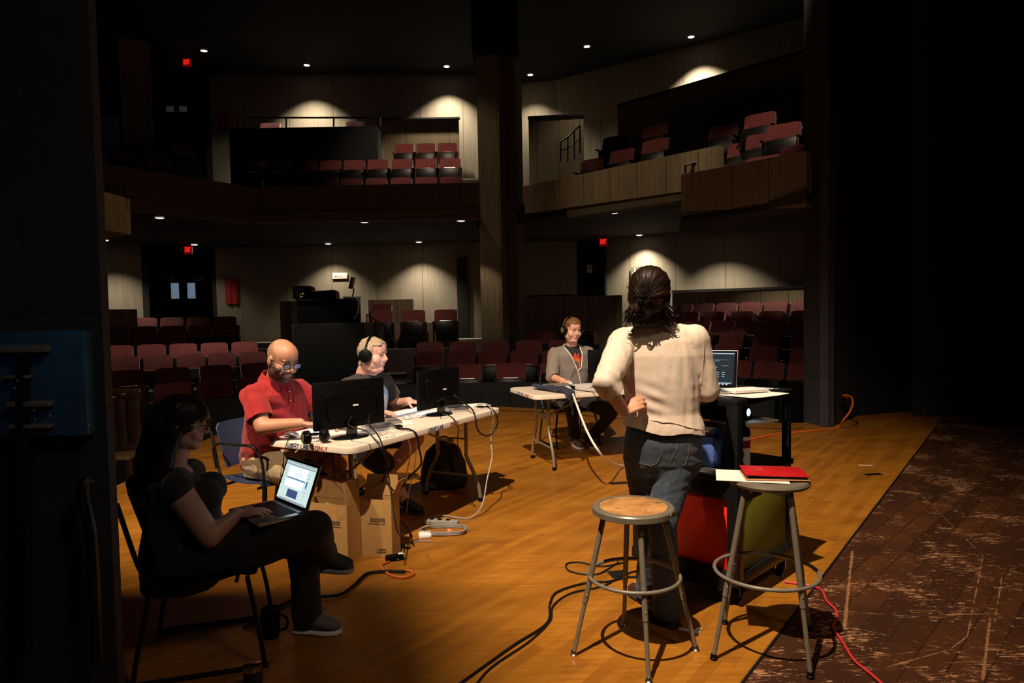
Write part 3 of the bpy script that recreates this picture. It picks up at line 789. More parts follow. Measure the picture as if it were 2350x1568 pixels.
seat_row(RB, 'second row from the back', (1575, 717, 14.6), (1838, 715, 12.4), g)
seat_row(RB, 'third row from the back', (1600, 738, 13.7), (1840, 737, 11.75), g)
seat_row(RB, 'fourth row from the back', (1600, 764, 12.9), (1842, 764, 11.1), g)
seat_row(RB, 'fifth row from the back', (1660, 795, 11.9), (1842, 795, 10.6), g)
seat_row(RB, 'front row', (1685, 832, 11.1), (1838, 832, 10.3), g)
g = 'theatre seats in the balcony centre'
seat_row('balcony centre', 'front row', (575, 409, 15.5), (1034, 408, 15.5), g, tier=3.7)
seat_row('balcony centre', 'second row', (590, 367, 16.75), (1032, 365, 16.75), g, tier=3.7)
seat_row('balcony centre', 'short top row', (927, 328, 17.6), (1026, 327, 17.6), g, tier=3.7)
seat_row('balcony centre', 'pair behind the booth rail', (617, 279, 18.35), (815, 278, 18.35), g, tier=3.7, n=2)
g = 'theatre seats in the left balcony'
seat_row('left balcony', 'upper row', (320, 316, 14.5), (425, 324, 15.4), g, tier=3.7)
seat_row('left balcony', 'lower row', (290, 352, 13.3), (440, 364, 14.6), g, tier=3.7)
g = 'theatre seats in the right balcony'
seat_row('right balcony box', 'front row', (1676, 372, 10.7), (1832, 340, 9.3), g, face=(-.62, -.78, 0), tier=2.94)
seat_row('right balcony box', 'second row', (1700, 315, 12.1), (1795, 293, 10.9), g, face=(-.62, -.78, 0), tier=2.94)
seat_row('right balcony', 'long upper row', (1405, 306, 14.0), (1500, 290, 13.2), g, face=(-.62, -.78, 0), tier=3.7)
seat_row('right balcony', 'long lower row', (1355, 353, 13.8), (1500, 330, 12.3), g, n=3, face=(-.62, -.78, 0), tier=3.7)
seat_row('right balcony', 'high dark row', (1655, 281, 12.6), (1740, 262, 11.9), g, face=(-.62, -.78, 0), tier=3.7)
seat_row('right balcony', 'topmost dark row', (1645, 248, 13.4), (1745, 228, 12.6), g, face=(-.62, -.78, 0), tier=3.7)

# ================================================================ SOUND DESK IN THE HOUSE
p0 = P(666, 700, 14.3); p1 = P(786, 700, 14.3)
w = MB(); wallmesh(w, (p0.x, 14.45), (P(835, 800, 14.45).x, 14.45), -1.5, 1.35, .1); wallmesh(w, (P(560, 820, 12.7).x, 14.5), (p0.x, 14.45), -1.5, .2, .1); struct('wall_booth_front', w, M['black'])
t = thing('sound_desk', 'black sound desk standing behind the booth wall', 'desk', Matrix.Translation(V(((p0.x + p1.x) / 2, 14.9, 1.35))))
o = obj('floor_booth', MB().box(((p0.x + p1.x) / 2 + .25, 15.2, -.1), (1.75, 1.2, 2.9)), M['carpet'], smooth=0); o['kind'] = 'structure'
za = P(700, 690, 14.7).z
obj('desk_top', MB().box(((p0.x + p1.x) / 2, 14.95, za), (p1.x - p0.x, .6, .05), bevel=.006), M['plastic_black'], t)
for s in (p0.x + .04, p1.x - .04): obj('leg', MB().box((s, 14.95, (za - .025 + 1.35) / 2), (.05, .5, za - .025 - 1.35)), M['plastic_black'], t)
obj('modesty_panel', MB().box(((p0.x + p1.x) / 2, 14.72, (za + 1.35) / 2), (p1.x - p0.x - .15, .03, za - 1.36)), M['plastic_black'], t)
c = P(698, 672, 14.95); t = thing('lighting_console', 'dark console with tiny red and green lights at the left of the sound desk', 'console', Matrix.Translation(V((c.x, c.y, za + .025))))
obj('console_body', MB().box((c.x, c.y, za + .025 + .14), (.40, .35, .28), Matrix.Rotation(-.1, 3, 'X'), .02), M['plastic_black'], t)
for i, (dx, dz, m) in enumerate(((-.02, .10, (1, .05, .02)), (.01, .06, (.1, 1, .1)), (-.03, .05, (1, .1, .05)), (.03, .12, (.2, 1, .2)))):
    obj('indicator_light', MB().ell((c.x + dx, c.y - .20, za + .03 + dz), (.008, .006, .008), n=8, m=6), emis('indicator_%d' % i, m, 3), t)
c = P(748, 676, 14.95); t = thing('mixing_console', 'sloping black mixing console in the middle of the sound desk', 'console', Matrix.Translation(V((c.x, c.y, za + .025))))
obj('console_body', MB().prism([(-.26, 0), (.27, 0), (.25, .16), (.18, .20), (-.26, .15)], .3, (c.x, c.y + .15, za + .026), Matrix(((1, 0, 0), (0, 0, -1), (0, 1, 0)))), M['plastic_black'], t)
obj('fader_strip', MB().box((c.x, c.y - .1, za + .20), (.40, .05, .02)), M['grey_metal'], t)
t = thing('equipment_cart', 'black equipment rack with dangling cable right of the sound desk', 'equipment rack', Matrix.Translation(V((P(807, 690, 14.8).x, 14.8, 1.35))))
c = P(807, 690, 14.8); obj('rack_body', MB().box((c.x, 14.85, 1.62), (.30, .3, .52), bevel=.02), M['plastic_black'], t)
obj('rack_lid', MB().box((c.x, 14.85, 1.90), (.33, .33, .04), bevel=.01), M['grey_metal'], t)
zr = 1.92
c = P(808, 652, 14.9); t = thing('tilted_screen', 'thin tilted screen on a stalk above the equipment rack', 'monitor', Matrix.Translation(V((c.x, c.y, zr))))
obj('screen', MB().box((c.x, 14.9, 2.22), (.03, .34, .26), Matrix.Rotation(.25, 3, 'Y'), .006), M['plastic_black'], t)
obj('stalk', MB().tube([(c.x, 14.9, zr), (c.x + .04, 14.9, 2.1)], .014), M['plastic_black'], t)
cable('cable', 'pale cable hanging from the equipment rack', [P(815, 682, 14.66), P(822, 690, 14.66), P(823, 705, 14.66), P(819, 722, 14.66), P(812, 732, 14.66)], .008, M['grey_cable'])
c = P(1344, 785, 12.2); t = thing('equipment_case', 'black equipment case with a bright lid edge behind the man in the hoodie', 'case', Matrix.Translation(V((c.x, 12.6, -.3))))
zt = P(1344, 763, 12.6).z
obj('case_body', MB().box((c.x, 12.75, (zt - 1.5) / 2 - .02), (.38, .35, zt + 1.5 - .05), bevel=.01), M['plastic_black'], t)
obj('case_lid', MB().box((c.x, 12.75, zt), (.40, .37, .05), bevel=.01), M['plastic_black'], t)
obj('edge_strip', MB().box((c.x - .05, 12.56, zt + .02), (.14, .01, .015)), M['chrome'], t)
for px in (1655, 1815):
    c = P(px, 905, 9.65); 
    t = thing('equipment_case', {1655: 'low black case behind the projector cart at the stage edge', 1815: 'tall black case at the stage edge beside the right pier'}[px], 'case', Matrix.Translation(V((c.x, 9.8, -1.5))))
    obj('case_body', MB().box((c.x, 9.62 if px > 1700 else 10.1, -.55), (.42, .2, 1.9), bevel=.01), M['plastic_black'], t)
    obj('catch', MB().box((c.x - .1, (9.62 if px > 1700 else 10.1) - .105, .25), (.05, .01, .03)), M['chrome'], t)

# ================================================================ LEFT PIER FITTINGS (dark, faint blue from an added spot)
blue_steel = simple('blue_grey_steel_panel', (.04, .12, .20), .45, .3, .15)
a = P(0, 762, 2.16); b = P(204, 1000, 2.16); a.x = P(-60, 762, 2.16).x
t = thing('electrical_cabinet', 'blue-lit steel electrical cabinet on the left pier', 'electrical cabinet', Matrix.Translation(V(((a.x + b.x) / 2, 2.16, b.z))))
obj('back_plate', MB().box(((a.x + b.x) / 2, 2.178, (a.z + b.z) / 2), (b.x - a.x, .045, a.z - b.z), bevel=.006), blue_steel, t)
for y0, y1, x0, x1 in ((795, 808, -40, 110), (862, 868, 10, 70), (922, 932, 20, 118), (975, 982, 25, 118)):
    q0 = P(x0, y0, 2.14); q1 = P(x1, y1, 2.14)
    obj('terminal_strip', MB().box(((q0.x + q1.x) / 2, 2.141, (q0.z + q1.z) / 2), (q1.x - q0.x, .03, q0.z - q1.z), bevel=.002), M['grey_metal'], t)
for x, y in ((40, 874), (33, 892), (112, 930), (78, 942), (115, 955), (80, 962), (202, 975)):
    obj('screw', MB().ell(P(x, y, 2.12), (.004, .004, .004), n=8, m=6), M['chrome'], t)
mb = MB(); 
cable('conduit', 'dark conduit pipe running down the left pier below the cabinet', [P(52, 810, 2.14), P(52, 1000, 2.14), P(56, 1200, 2.14), P(60, 1500, 2.14)], .02, M['metal_black'], 'conduit')
cable('conduit', 'bent dark conduit pipe near the edge of the left pier', [P(205, 1100, 2.15), P(190, 1130, 2.13), P(210, 1250, 2.13), P(222, 1520, 2.13)], .018, M['metal_black'], 'conduit')
spot('added_blue_spot', (-.7, .5, 2.2), P(170, 850, 2.16), 3.6, (.12, .5, 1.0), 44, 1.0, .05)  # added blue spot that tints the cabinet; no fixture
# ================================================================ THE STAGE LAMP (hung above and behind the camera)
t = thing('stage_light', 'black stage lamp with an added beam flap, unseen above the stage', 'stage light', Matrix.Translation(KEY + V((0, -.1, .12))))
obj('lamp_housing', MB().lathe([(.0, .45), (.12, .45), (.16, .3), (.17, .06), (.165, .06), (.15, .3), (.0, .4)], KEY + V((0, 0, .02))), M['metal_black'], t)
D = .8
fl = [(-1.4, -.5), (.22, -.5), (.155, .32), (.09, .50), (-1.4, .53)]
obj('added_beam_flap', MB().prism([(x * D, y * D) for x, y in fl], .004, KEY + V((0, 0, -D))), M['metal_black'], t)  # added flap, shaped to keep the beam off the pier and left foreground
obj('yoke', MB().tube([KEY + V((-.2, 0, .3)), KEY + V((-.2, 0, .48)), KEY + V((.2, 0, .48)), KEY + V((.2, 0, .3))], .012), M['metal_black'], t)
for s_ in (-1, 1): obj('flap_arm', MB().tube([KEY + V((s_ * .16, 0, .1)), KEY + V((s_ * .16, -.05, -D))], .006), M['metal_black'], t)

# ================================================================ TABLES
def rrect(w, l, r, n=6):
    pts = []
    for cx, cy, a0 in ((w - r, l - r, 0), (r, l - r, 90), (r, r, 180), (w - r, r, 270)):
        for k in range(n + 1):
            a = math.radians(a0 + 90 * k / n); pts.append((cx + r * math.cos(a), cy + r * math.sin(a)))
    return pts
def folding_table(c1, l, s, L, Wd, label, xn=.22, yn=.22):
    """c1 = near corner on the floor plan; l = long direction, s = short direction"""
    l = V((l[0], l[1], 0)).normalized(); s = V((s[0], s[1], 0)).normalized()
    B = Matrix((l, s, V((0, 0, 1)))).transposed(); T = B.to_4x4(); T.translation = V((c1[0], c1[1], 0))
    hand = 1 if B.determinant() > 0 else -1
    t = thing('folding_table', label, 'table', Matrix.Translation(V((c1[0], c1[1], 0))))
    w = lambda x, y, z: V((c1[0], c1[1], 0)) + l * x + s * y + V((0, 0, z))
    mb = MB(); pr = rrect(L, Wd, .075)
    rings = []
    def off(d): 
        cx, cy = L / 2, Wd / 2
        return [(cx + (x - cx) * (1 - d / (L / 2)), cy + (y - cy) * (1 - d / (Wd / 2))) for x, y in pr]
    for d, z in ((.03, .7), (.006, .698), (.0, .702), (0, .734), (.003, .739), (.009, .741), (.03, .7415)):
        rings.append([w(x, y, z) for x, y in off(d)])
    mb.ring_skin(rings)
    obj('tabletop', mb, M['table'], t)
    for e, (x0, sg, yi) in enumerate(((xn, 1, yn), (L - .22, -1, .22))):
        for y0, dy in ((yi, -1), (Wd - yi, 1)):
            pts = [w(x0, y0, .69), w(x0, y0, .42), w(x0, y0 + dy * .0, .36), w(x0, y0 + dy * .06, .24), w(x0, y0 + dy * .11, .12), w(x0, y0 + dy * .125, .02)]
            lg = obj('leg', MB().tube(crom(pts, 5), .0155, 10), M['leg_grey'], t)
            obj('rubber_foot', MB().cyl(pts[-1] + V((0, 0, .012)), pts[-1] + V((0, 0, -.02)), .019), M['plastic_black'], lg)
        obj('cross_bar', MB().tube([w(x0, yi - .075, .20), w(x0, Wd - yi + .075, .20)], .010), M['leg_grey'], t)
        obj('cross_bar', MB().tube([w(x0, yi, .50), w(x0, Wd - yi, .50)], .007), M['leg_grey'], t)
        obj('brace', MB().tube([w(x0, Wd / 2, .46), w(x0 + sg * .30, Wd / 2, .58), w(x0 + sg * .48, Wd / 2, .692)], .0095), M['leg_grey'], t)
        obj('brace_bracket', MB().box(w(x0 + sg * .02, Wd / 2, .48), (.05, .05, .05), B if hand > 0 else None, .01), M['leg_grey'], t)
    return t, w, l, s
T1c = (-.955, 4.005)
tab1, w1, l1, s1 = folding_table(T1c, (.472, .881), (-.885, .466), 1.83, .72, 'long white folding table with two monitors and tangled cables', .31, .29)
def edge_text(tab, w, l, s, txt, mat, pos, side, size, along):
    if side == 'short': c = w(-.0015, pos, .718); right = -s
    else: c = w(pos, -.0015, .718); right = l
    text('lettering', txt, size, c, right, (0, 0, 1), M[mat], tab, sx=along)
edge_text(tab1, w1, l1, s1, 'LIGHT LAB', 'ink_blue', .44, 'short', .040, .95)
edge_text(tab1, w1, l1, s1, 'ONLY', 'ink_red', .245, 'short', .040, .95)
edge_text(tab1, w1, l1, s1, 'LIGHT LAB', 'ink_blue', .86, 'long', .040, 1.)
edge_text(tab1, w1, l1, s1, 'ONLY', 'ink_red', 1.10, 'long', .040, 1.)
tab2, w2, l2, s2 = folding_table((.205, 6.34), (.948, .318), (-.318, .948), 1.83, .79, 'white folding table behind the standing woman with a dark cloth on its corner')
edge_text(tab2, w2, l2, s2, 'LIGHT LAB', 'ink_blue', .42, 'short', .040, 1.)
edge_text(tab2, w2, l2, s2, 'ONLY', 'ink_red', .22, 'short', .040, 1.)

# ================================================================ MONITORS
scr_on = emis('monitor_screen_lit', (.62, .72, 1.0), 3.0)
def monitor(cpos, wdir, base_z, z0, z1, label, W_=.477, sticker=True):
    """cpos: plan centre of the panel; wdir: direction of its width; the screen faces away from the camera"""
    wd = V((wdir[0], wdir[1], 0)).normalized(); n = V((-wd.y, wd.x, 0))
    if n.y < 0: n = -n                     # n = facing direction of the screen
    T = frame(V((cpos[0], cpos[1], base_z)), n); t = thing('computer_monitor', label, 'monitor', T)
    h = z1 - z0; zc = (z0 + z1) / 2 - base_z
    obj('casing', MB().box((0, 0, zc), (W_, .028, h), bevel=.008), M['plastic_black'], t, local=True)
    mb = MB(); mb.prism([(-.15, -.09), (.15, -.09), (.17, -.06), (.17, .07), (.15, .09), (-.15, .09), (-.17, .07), (-.17, -.06)], .03, (0, -.012, zc - .01), Matrix(((1, 0, 0), (0, 0, -1), (0, 1, 0))))
    obj('rear_housing', mb, M['plastic_black'], t, local=True)
    obj('screen', MB().box((0, .0155, zc + .005), (W_ - .04, .002, h - .05)), scr_on, t, local=True)
    obj('neck', MB().box((0, -.02, (zc - h * .2) / 2 + .005), (.07, .03, zc - h * .2 + .02), bevel=.006), M['gloss_black'], t, local=True)
    bs = obj('base', MB().lathe([(0, 0), (.105, 0), (.11, .005), (.10, .012), (.03, .02), (0, .02)], (0, 0, 0)), M['gloss_black'], t, local=True)
    bs.scale = (1.15, .8, 1)
    st = obj('rating_label', MB().box((.015, -.0435, zc - .005), (.055, .002, .03)), M['plastic_black'], t, local=True)
    obj('barcode', MB().box((.02, -.0452, zc - .008), (.038, .001, .011)), M['white'], st, local=True)
    pl = obj('port_plug', MB().box((-.03, -.055, zc - .075), (.035, .03, .014), bevel=.003), M['plastic_black'], t, local=True)
    obj('port_plug', MB().box((.10, -.055, zc - .075), (.035, .03, .014), bevel=.003), M['plastic_black'], t, local=True)
    return t, n, T
mon1, n1, Tm1 = monitor((-1.05, 4.36), (.374, .33), .7415, .81, 1.112, 'black computer monitor seen from behind in front of the man in red', .50)
mon2, n2, Tm2 = monitor((-.575, 5.27), (.285, .40), .7415, .80, 1.10, 'black computer monitor seen from behind in front of the man in the black shirt')
pm = P(1402, 838, 6.95)
mon3, n3, Tm3 = monitor((pm.x, pm.y), (.95, .25), .7415, .80, 1.13, 'black computer monitor on the far table beside the man in the hoodie', .50)
# soft light thrown by the two screens onto the faces behind them
for T_, pw in ((Tm1, 1.6), (Tm2, 1.6), (Tm3, .8)):
    pass

# ================================================================ LAPTOPS
def laptop(T, label, w_=.33, d_=.225, lid=.215, tilt=20, body='silver', screen=None, content=None):
    t = thing('laptop', label, 'laptop', T)
    obj('base', MB().box((0, d_ / 2, .009), (w_, d_, .018), bevel=.006), M[body], t, local=True)
    k = MB()
    for i in range(13):
        for j in range(5):
            k.box((-.126 + i * .021, .04 + j * .0195, .0192), (.0175, .016, .002))
    ko = obj('keyboard', k, M['plastic_black'], t, local=True); ko['kind'] = 'stuff'
    obj('trackpad', MB().box((0, d_ - .045, .0185), (.09, .06, .001)), M['grey_metal'], t, local=True)
    R = Matrix.Rotation(math.radians(tilt), 3, 'X')      # leans away from the user (-y)
    B = Matrix(((1, 0, 0), (0, 1, 0), (0, 0, 1))).to_3x3(); B = Matrix.Rotation(math.radians(tilt), 3, 'X')
    c = V((0, 0, .014)) + B @ V((0, 0, lid / 2))
    ld = obj('lid', MB().box(c, (w_, .009, lid), B, .004), M[body], t, local=True)
    bz = obj('bezel', MB().box(c + B @ V((0, .0052, 0)), (w_ - .006, .002, lid - .006), B), M['gloss_black'], ld, local=True)
    obj('screen', MB().box(c + B @ V((0, .0068, .002)), (w_ - .036, .0015, lid - .034), B), screen, ld, local=True)
    if content:
        for nm, mat, rects in content:
            mb = MB()
            for x, z, ww, hh in rects:
                mb.box(c + B @ V((x, .0082, z)), (ww, .0008, hh), B)
            obj(nm, mb, mat, ld, local=True)
    return t, c, B
# on the seated woman's lap
hinge = P(662, 1163, 3.16)
TL = frame(hinge + V((.01, 0, -.012)), (-.72, -.69, 0))
pg = emis('page_pale_yellow', (.62, .78, .76), 1.05); wt = emis('page_white', (.74, .86, 1.0), 1.35); bl = emis('page_blue', (.03, .16, .42), .7); gr = emis('page_grey', (.42, .52, .60), .8)
ph = emis('page_photo', (.10, .14, .35), .6); dk = emis('page_text', (.20, .24, .30), .45); rd = emis('page_icon', (.55, .25, .2), .7)
rows = [(-.01 + .02 * (i % 2), .058 - i * .0065, .10 - .02 * (i % 3), .0012) for i in range(6)]
cont = [('menu_bar', gr, [(0, .088, .292, .006), (0, .077, .292, .008)]), ('page', wt, [(.01, .045, .18, .05), (.02, -.008, .18, .034)]),
        ('selected_line', bl, [(.01, .0155, .18, .004), (-.098, .005, .01, .03)]), ('text_lines', dk, rows + [(-.10, .05 - i * .016, .02, .001) for i in range(7)] + [(.125, .05 - i * .009, .025, .001) for i in range(9)]),
        ('photo', ph, [(.01, -.053, .10, .036)]), ('dock', gr, [(0, -.086, .26, .010)]), ('dock_icons', rd, [(-.09 + i * .018, -.086, .009, .006) for i in range(11)])]
lap1, lc, lB = laptop(TL, 'open silver laptop with a bright page on the lap of the seated woman', screen=pg, content=cont, tilt=21)
# on the cart
TC = frame(V((1.10, 3.86, 1.066)), (-.5, -.866, 0))
sc = emis('dark_editor_screen', (.010, .022, .035), .8); tx = emis('editor_text', (.35, .55, .65), 1.0)
random.seed(3)
cont = [('menu_bar', emis('editor_menu_bar', (.45, .60, .65), .9), [(0, .088, .292, .006)]), ('text_lines', tx, [(-.10 + random.random() * .2, .045 - i * .009, .012 + random.random() * .03, .0018) for i in range(15)] + [(.02 + .035 * (i % 3), .035 - .008 * (i // 3), .02, .002) for i in range(15)] + [(-.09 + (i % 5) * .03, -.02 - .012 * (i // 5), .014, .003) for i in range(15)] + [(x * .01 - .12, .052, .003, .003) for x in range(24)]),
        ('scroll_bar', emis('editor_scroll_bar', (.06, .16, .22), 1), [(.13, .02, .002, .09)]), ('dock', emis('editor_dock', (.4, .55, .65), .9), [(0, -.080, .27, .006)]),
        ('dock_icons', emis('editor_icons', (.55, .65, .75), 1.0), [(-.11 + i * .02, -.087, .011, .008) for i in range(12)])]
lap2, _, _ = laptop(TC, 'open silver laptop with a dark screen on top of the black cart', screen=sc, content=cont, tilt=14)

# ================================================================ CART
FC = V((1.115, 3.42, 0)); ca = V((-.43, .46, 0)).normalized(); cb = V((.44, .43, 0)).normalized(); La, Lb = .60, .60
cart = thing('rolling_cart', 'tall black rolling cart with red and olive side panels', 'cart', Matrix.Translation(FC))
CB3 = Matrix((cb, ca, V((0, 0, 1)))).transposed()
cw = lambda a, b, z: FC + ca * a + cb * b + V((0, 0, z))
for a, b, wd in ((0, 0, .062), (La, 0, .05), (0, Lb, .040), (La, Lb, .05)):
    obj('post', MB().box(cw(a, b, .59), (wd, wd, .90), CB3, .004), M['metal_black'], cart)
    pc = cw(a + (.03 if a == 0 else -.03), b + (.03 if b == 0 else -.03), 0)
    cs = obj('caster', MB().torus(pc + V((0, 0, .052)), .036, .015, Matrix.Rotation(math.pi / 2, 3, 'X') if a == b else Matrix.Rotation(math.pi / 2, 3, 'Y'), 24, 8).cyl(pc + V((-.012, -.012, .052)), pc + V((.012, .012, .052)), .03), M['plastic_black'], cart)
    obj('caster_fork', MB().cyl(pc + V((0, 0, .148)), pc + V((0, 0, .11)), .03).box(pc + V((.028, 0, .09)), (.006, .045, .09)).box(pc + V((-.028, 0, .09)), (.006, .045, .09)), M['chrome'], cs)
for nm, z, th in (('top_shelf', 1.048, .035), ('middle_shelf', .655, .03), ('bottom_shelf', .145, .06)):
    obj(nm, MB().box(cw(La / 2, Lb / 2, z), (Lb + .06, La + .06, th), CB3, .004), M['metal_black'], cart)
obj('rail', MB().box(cw(La / 2, -.012, .60), (.03, La - .04, .10), CB3, .003), M['metal_black'], cart)
obj('rail', MB().box(cw(La / 2, -.012, .13), (.03, La - .04, .11), CB3, .003), M['metal_black'], cart)
rp_ = obj('red_panel', MB().box(cw(La / 2, .004, .37), (.018, La - .05, .40), CB3, .002), M['red_panel'], cart)
obj('olive_panel', MB().box(cw(.004, Lb / 2, .385), (Lb - .04, .018, .46), CB3, .002), M['olive_panel'], cart)
obj('panel_sign', MB().box(cw(-.008, .17, .585), (.22, .004, .11), CB3, .002), M['ink'], cart)
lab_m = simple('pale_blue_grey_print', (.18, .22, .28), .7)
obj('sign_print', MB().box(cw(-.0115, .155, .585), (.035, .001, .04), CB3), lab_m, cart)
for i in range(3): obj('sign_print', MB().box(cw(-.0115, .22, .60 - i * .016), (.06, .001, .007), CB3), lab_m, cart)
# apple-shaped mark on the red panel
ap = MB(); pts_a = []
for k in range(40):
    a = 2 * math.pi * k / 40; r = 1 - .18 * math.exp(-((a - math.pi / 2) / .28) ** 2) - .10 * math.exp(-((a - 1.5 * math.pi) / .3) ** 2)
    if abs(((a + math.pi) % (2 * math.pi)) - math.pi) < .45: r -= .22 * math.cos(a * 3.4)
    pts_a.append((math.cos(a) * r * .95, math.sin(a) * r))
PB = Matrix((-ca, V((0, 0, 1)), -cb)).transposed()
mc = P(1559, 1193, 3.86); tt = (mc - FC).dot(ca)
ap.prism([(x * .022, y * .024) for x, y in pts_a], .001, cw(min(tt, .54), -.0065, .40), PB)
ap.prism([(math.cos(a) * .005, math.sin(a) * .011) for a in [k * math.pi / 5 for k in range(10)]], .001, cw(min(tt, .54), -.0065, .432), PB)
obj('fruit_mark', ap, simple('pale_grey_sticker', (.45, .40, .38), .6), cart)
# things on the cart
Rn = lambda a: Matrix.Rotation(a, 3, 'Z')
ZT = 1.0665
def sheet(name, label, c, w_, h_, ang, mat='paper', th=.0012, curl=0., cat='paper', group=None, z=None):
    B = Rn(ang)
    mb = MB(); mb.grid(lambda u, v: V(c) + B @ V(((u - .5) * w_, (v - .5) * h_, curl * (abs(2 * u - 1) ** 3) * (.5 + .5 * math.cos(v * 3)))), 10, 6, th)
    return tag(obj(name, mb, M[mat]), label, cat, group)
pp = P(1725, 918, 3.62)
sheet('paper_sheet', 'white sheet of paper hanging over the corner of the black cart', (pp.x, 3.60, ZT + .003), .30, .22, .55, curl=.004)
nb_c = P(1713, 903, 3.66)
t = thing('spiral_notebook', 'white spiral notebook open on the black cart beside the laptop', 'notebook', frame(V((nb_c.x, 3.70, ZT + .011)), (math.sin(-.3), math.cos(-.3), 0)))
obj('pages', MB().box((0, 0, .005), (.215, .14, .010), bevel=.002), M['paper'], t, local=True)
obj('cover', MB().box((0, .0, -.001), (.225, .15, .002)), M['paper'], t, local=True)
sp = MB()
for i in range(18): sp.torus((-.10 + i * .0118, -.073, .005), .0065, .0009, Matrix.Rotation(math.pi / 2, 3, 'Y'), 10, 5)
obj('spiral_binding', sp, M['chrome'], t, local=True)
obj('pen', MB().cyl((.04, .06, .016), (.135, .035, .016), .0045), simple('pale_blue_pen', (.35, .45, .6), .4), None) if False else None
a, b = V((nb_c.x + .06, 3.76, ZT + .018)), V((nb_c.x + .16, 3.70, ZT + .018))
t = thing('pen', 'pale blue pen lying at the edge of the spiral notebook', 'pen', Matrix.Translation(a))
obj('barrel', MB().cyl(a, b, .0045), simple('pale_blue_pen', (.35, .45, .6), .4), t); obj('pen_cap', MB().cyl(b, b + (b - a) * .25, .0052), M['blue_plastic'], t)
# middle shelf: blue bin, papers, projector, bottle, teal device
ZM = .6705
bin_m = simple('translucent_blue_bin', (.08, .14, .42), .35)
bc = cw(.34, .20, ZM); t = thing('storage_bin', 'blue plastic storage bin on the middle shelf of the black cart', 'bin', Matrix.Translation(bc))
obj('tub', MB().box(bc + V((0, 0, .095)), (.20, .33, .19), CB3, .02), bin_m, t)
obj('rim', MB().box(bc + V((0, 0, .197)), (.225, .355, .016), CB3, .006), bin_m, t)
pc = bc + V((0, 0, .2055))
sheet('paper_sheet', 'white papers lying on the blue bin inside the cart', pc + V((.02, -.03, .003)), .30, .21, .9, th=.006)
magz = tag(obj('magazine', MB().box(cw(.13, .35, .905), (.30, .22, .012), Rn(.5), .002), M['paper']), 'folded magazine under the projector inside the cart', 'magazine')
t = thing('projector', 'black projector with a glowing lens inside the cart', 'projector', Matrix.Translation(cw(.25, .3, .914)))
pjc = cw(.27, .30, .958)
obj('projector_body', MB().box(pjc, (.24, .30, .085), CB3, .015), M['plastic_black'], t)
lp = P(1692, 951, 3.56); lp = V((lp.x, 3.62, .958)); lp = cw(.085, .315, .958)
obj('lens_barrel', MB().cyl(pjc + (lp - pjc) * .55, lp, .034, n=24), M['gloss_black'], t)
obj('lens_glass', MB().ell(lp + V((0, 0, 0)) + (lp - pjc).normalized() * -.004, (.022, .012, .022), CB3), emis('lens_glow_white', (.6, .85, 1.0), 5.0), t)
bt = cw(.045, .17, ZM); t = thing('water_bottle', 'white and red sports bottle with a black cap on the cart', 'bottle', Matrix.Translation(bt))
obj('bottle_body', MB().lathe([(0, 0), (.036, 0), (.038, .01), (.038, .17), (.036, .185), (0, .186)], bt), M['white'], t)
obj('red_band', MB().lathe([(.0385, .125), (.0385, .165), (.039, .165), (.039, .125)], bt), simple('dark_red_print', (.25, .02, .04), .4), t)
obj('bottle_cap', MB().lathe([(0, .186), (.039, .186), (.040, .20), (.034, .225), (.016, .235), (.014, .262), (0, .264)], bt), M['plastic_black'], t)
sw = MB()
for k in range(3): sw.tube([bt + V((-.012 + .006 * math.sin(q * .9 + k), -.0395, .02 + q * .008 + k * .01)) for q in range(10)], .0015, 5)
obj('script_logo', sw, M['ink'], t)
teal = simple('teal_plastic', (.02, .28, .38), .35)
tc_ = cw(.42, .03, ZM); t = thing('switch_box', 'teal control box with small knobs on the cart middle shelf', 'control box', Matrix.Translation(tc_))
obj('box_body', MB().box(tc_ + V((0, 0, .06)), (.10, .22, .03), CB3 @ Matrix.Rotation(.35, 3, 'X'), .006), teal, t)
obj('stand_foot', MB().box(tc_ + V((0, 0, .03)), (.09, .19, .06), CB3, .004), M['plastic_black'], t)
for i in range(3): obj('knob', MB().cyl(tc_ + ca * (-.06 + i * .05) + V((0, 0, .066)), tc_ + ca * (-.06 + i * .05) + V((0, 0, .10)), .008), M['plastic_black'], t)
sheet('paper_sheet', 'pale paper on the front corner of the cart middle shelf', cw(.13, .05, ZM + .002), .20, .12, 2.4)
t = None
# red panel case + paper on right stool come below

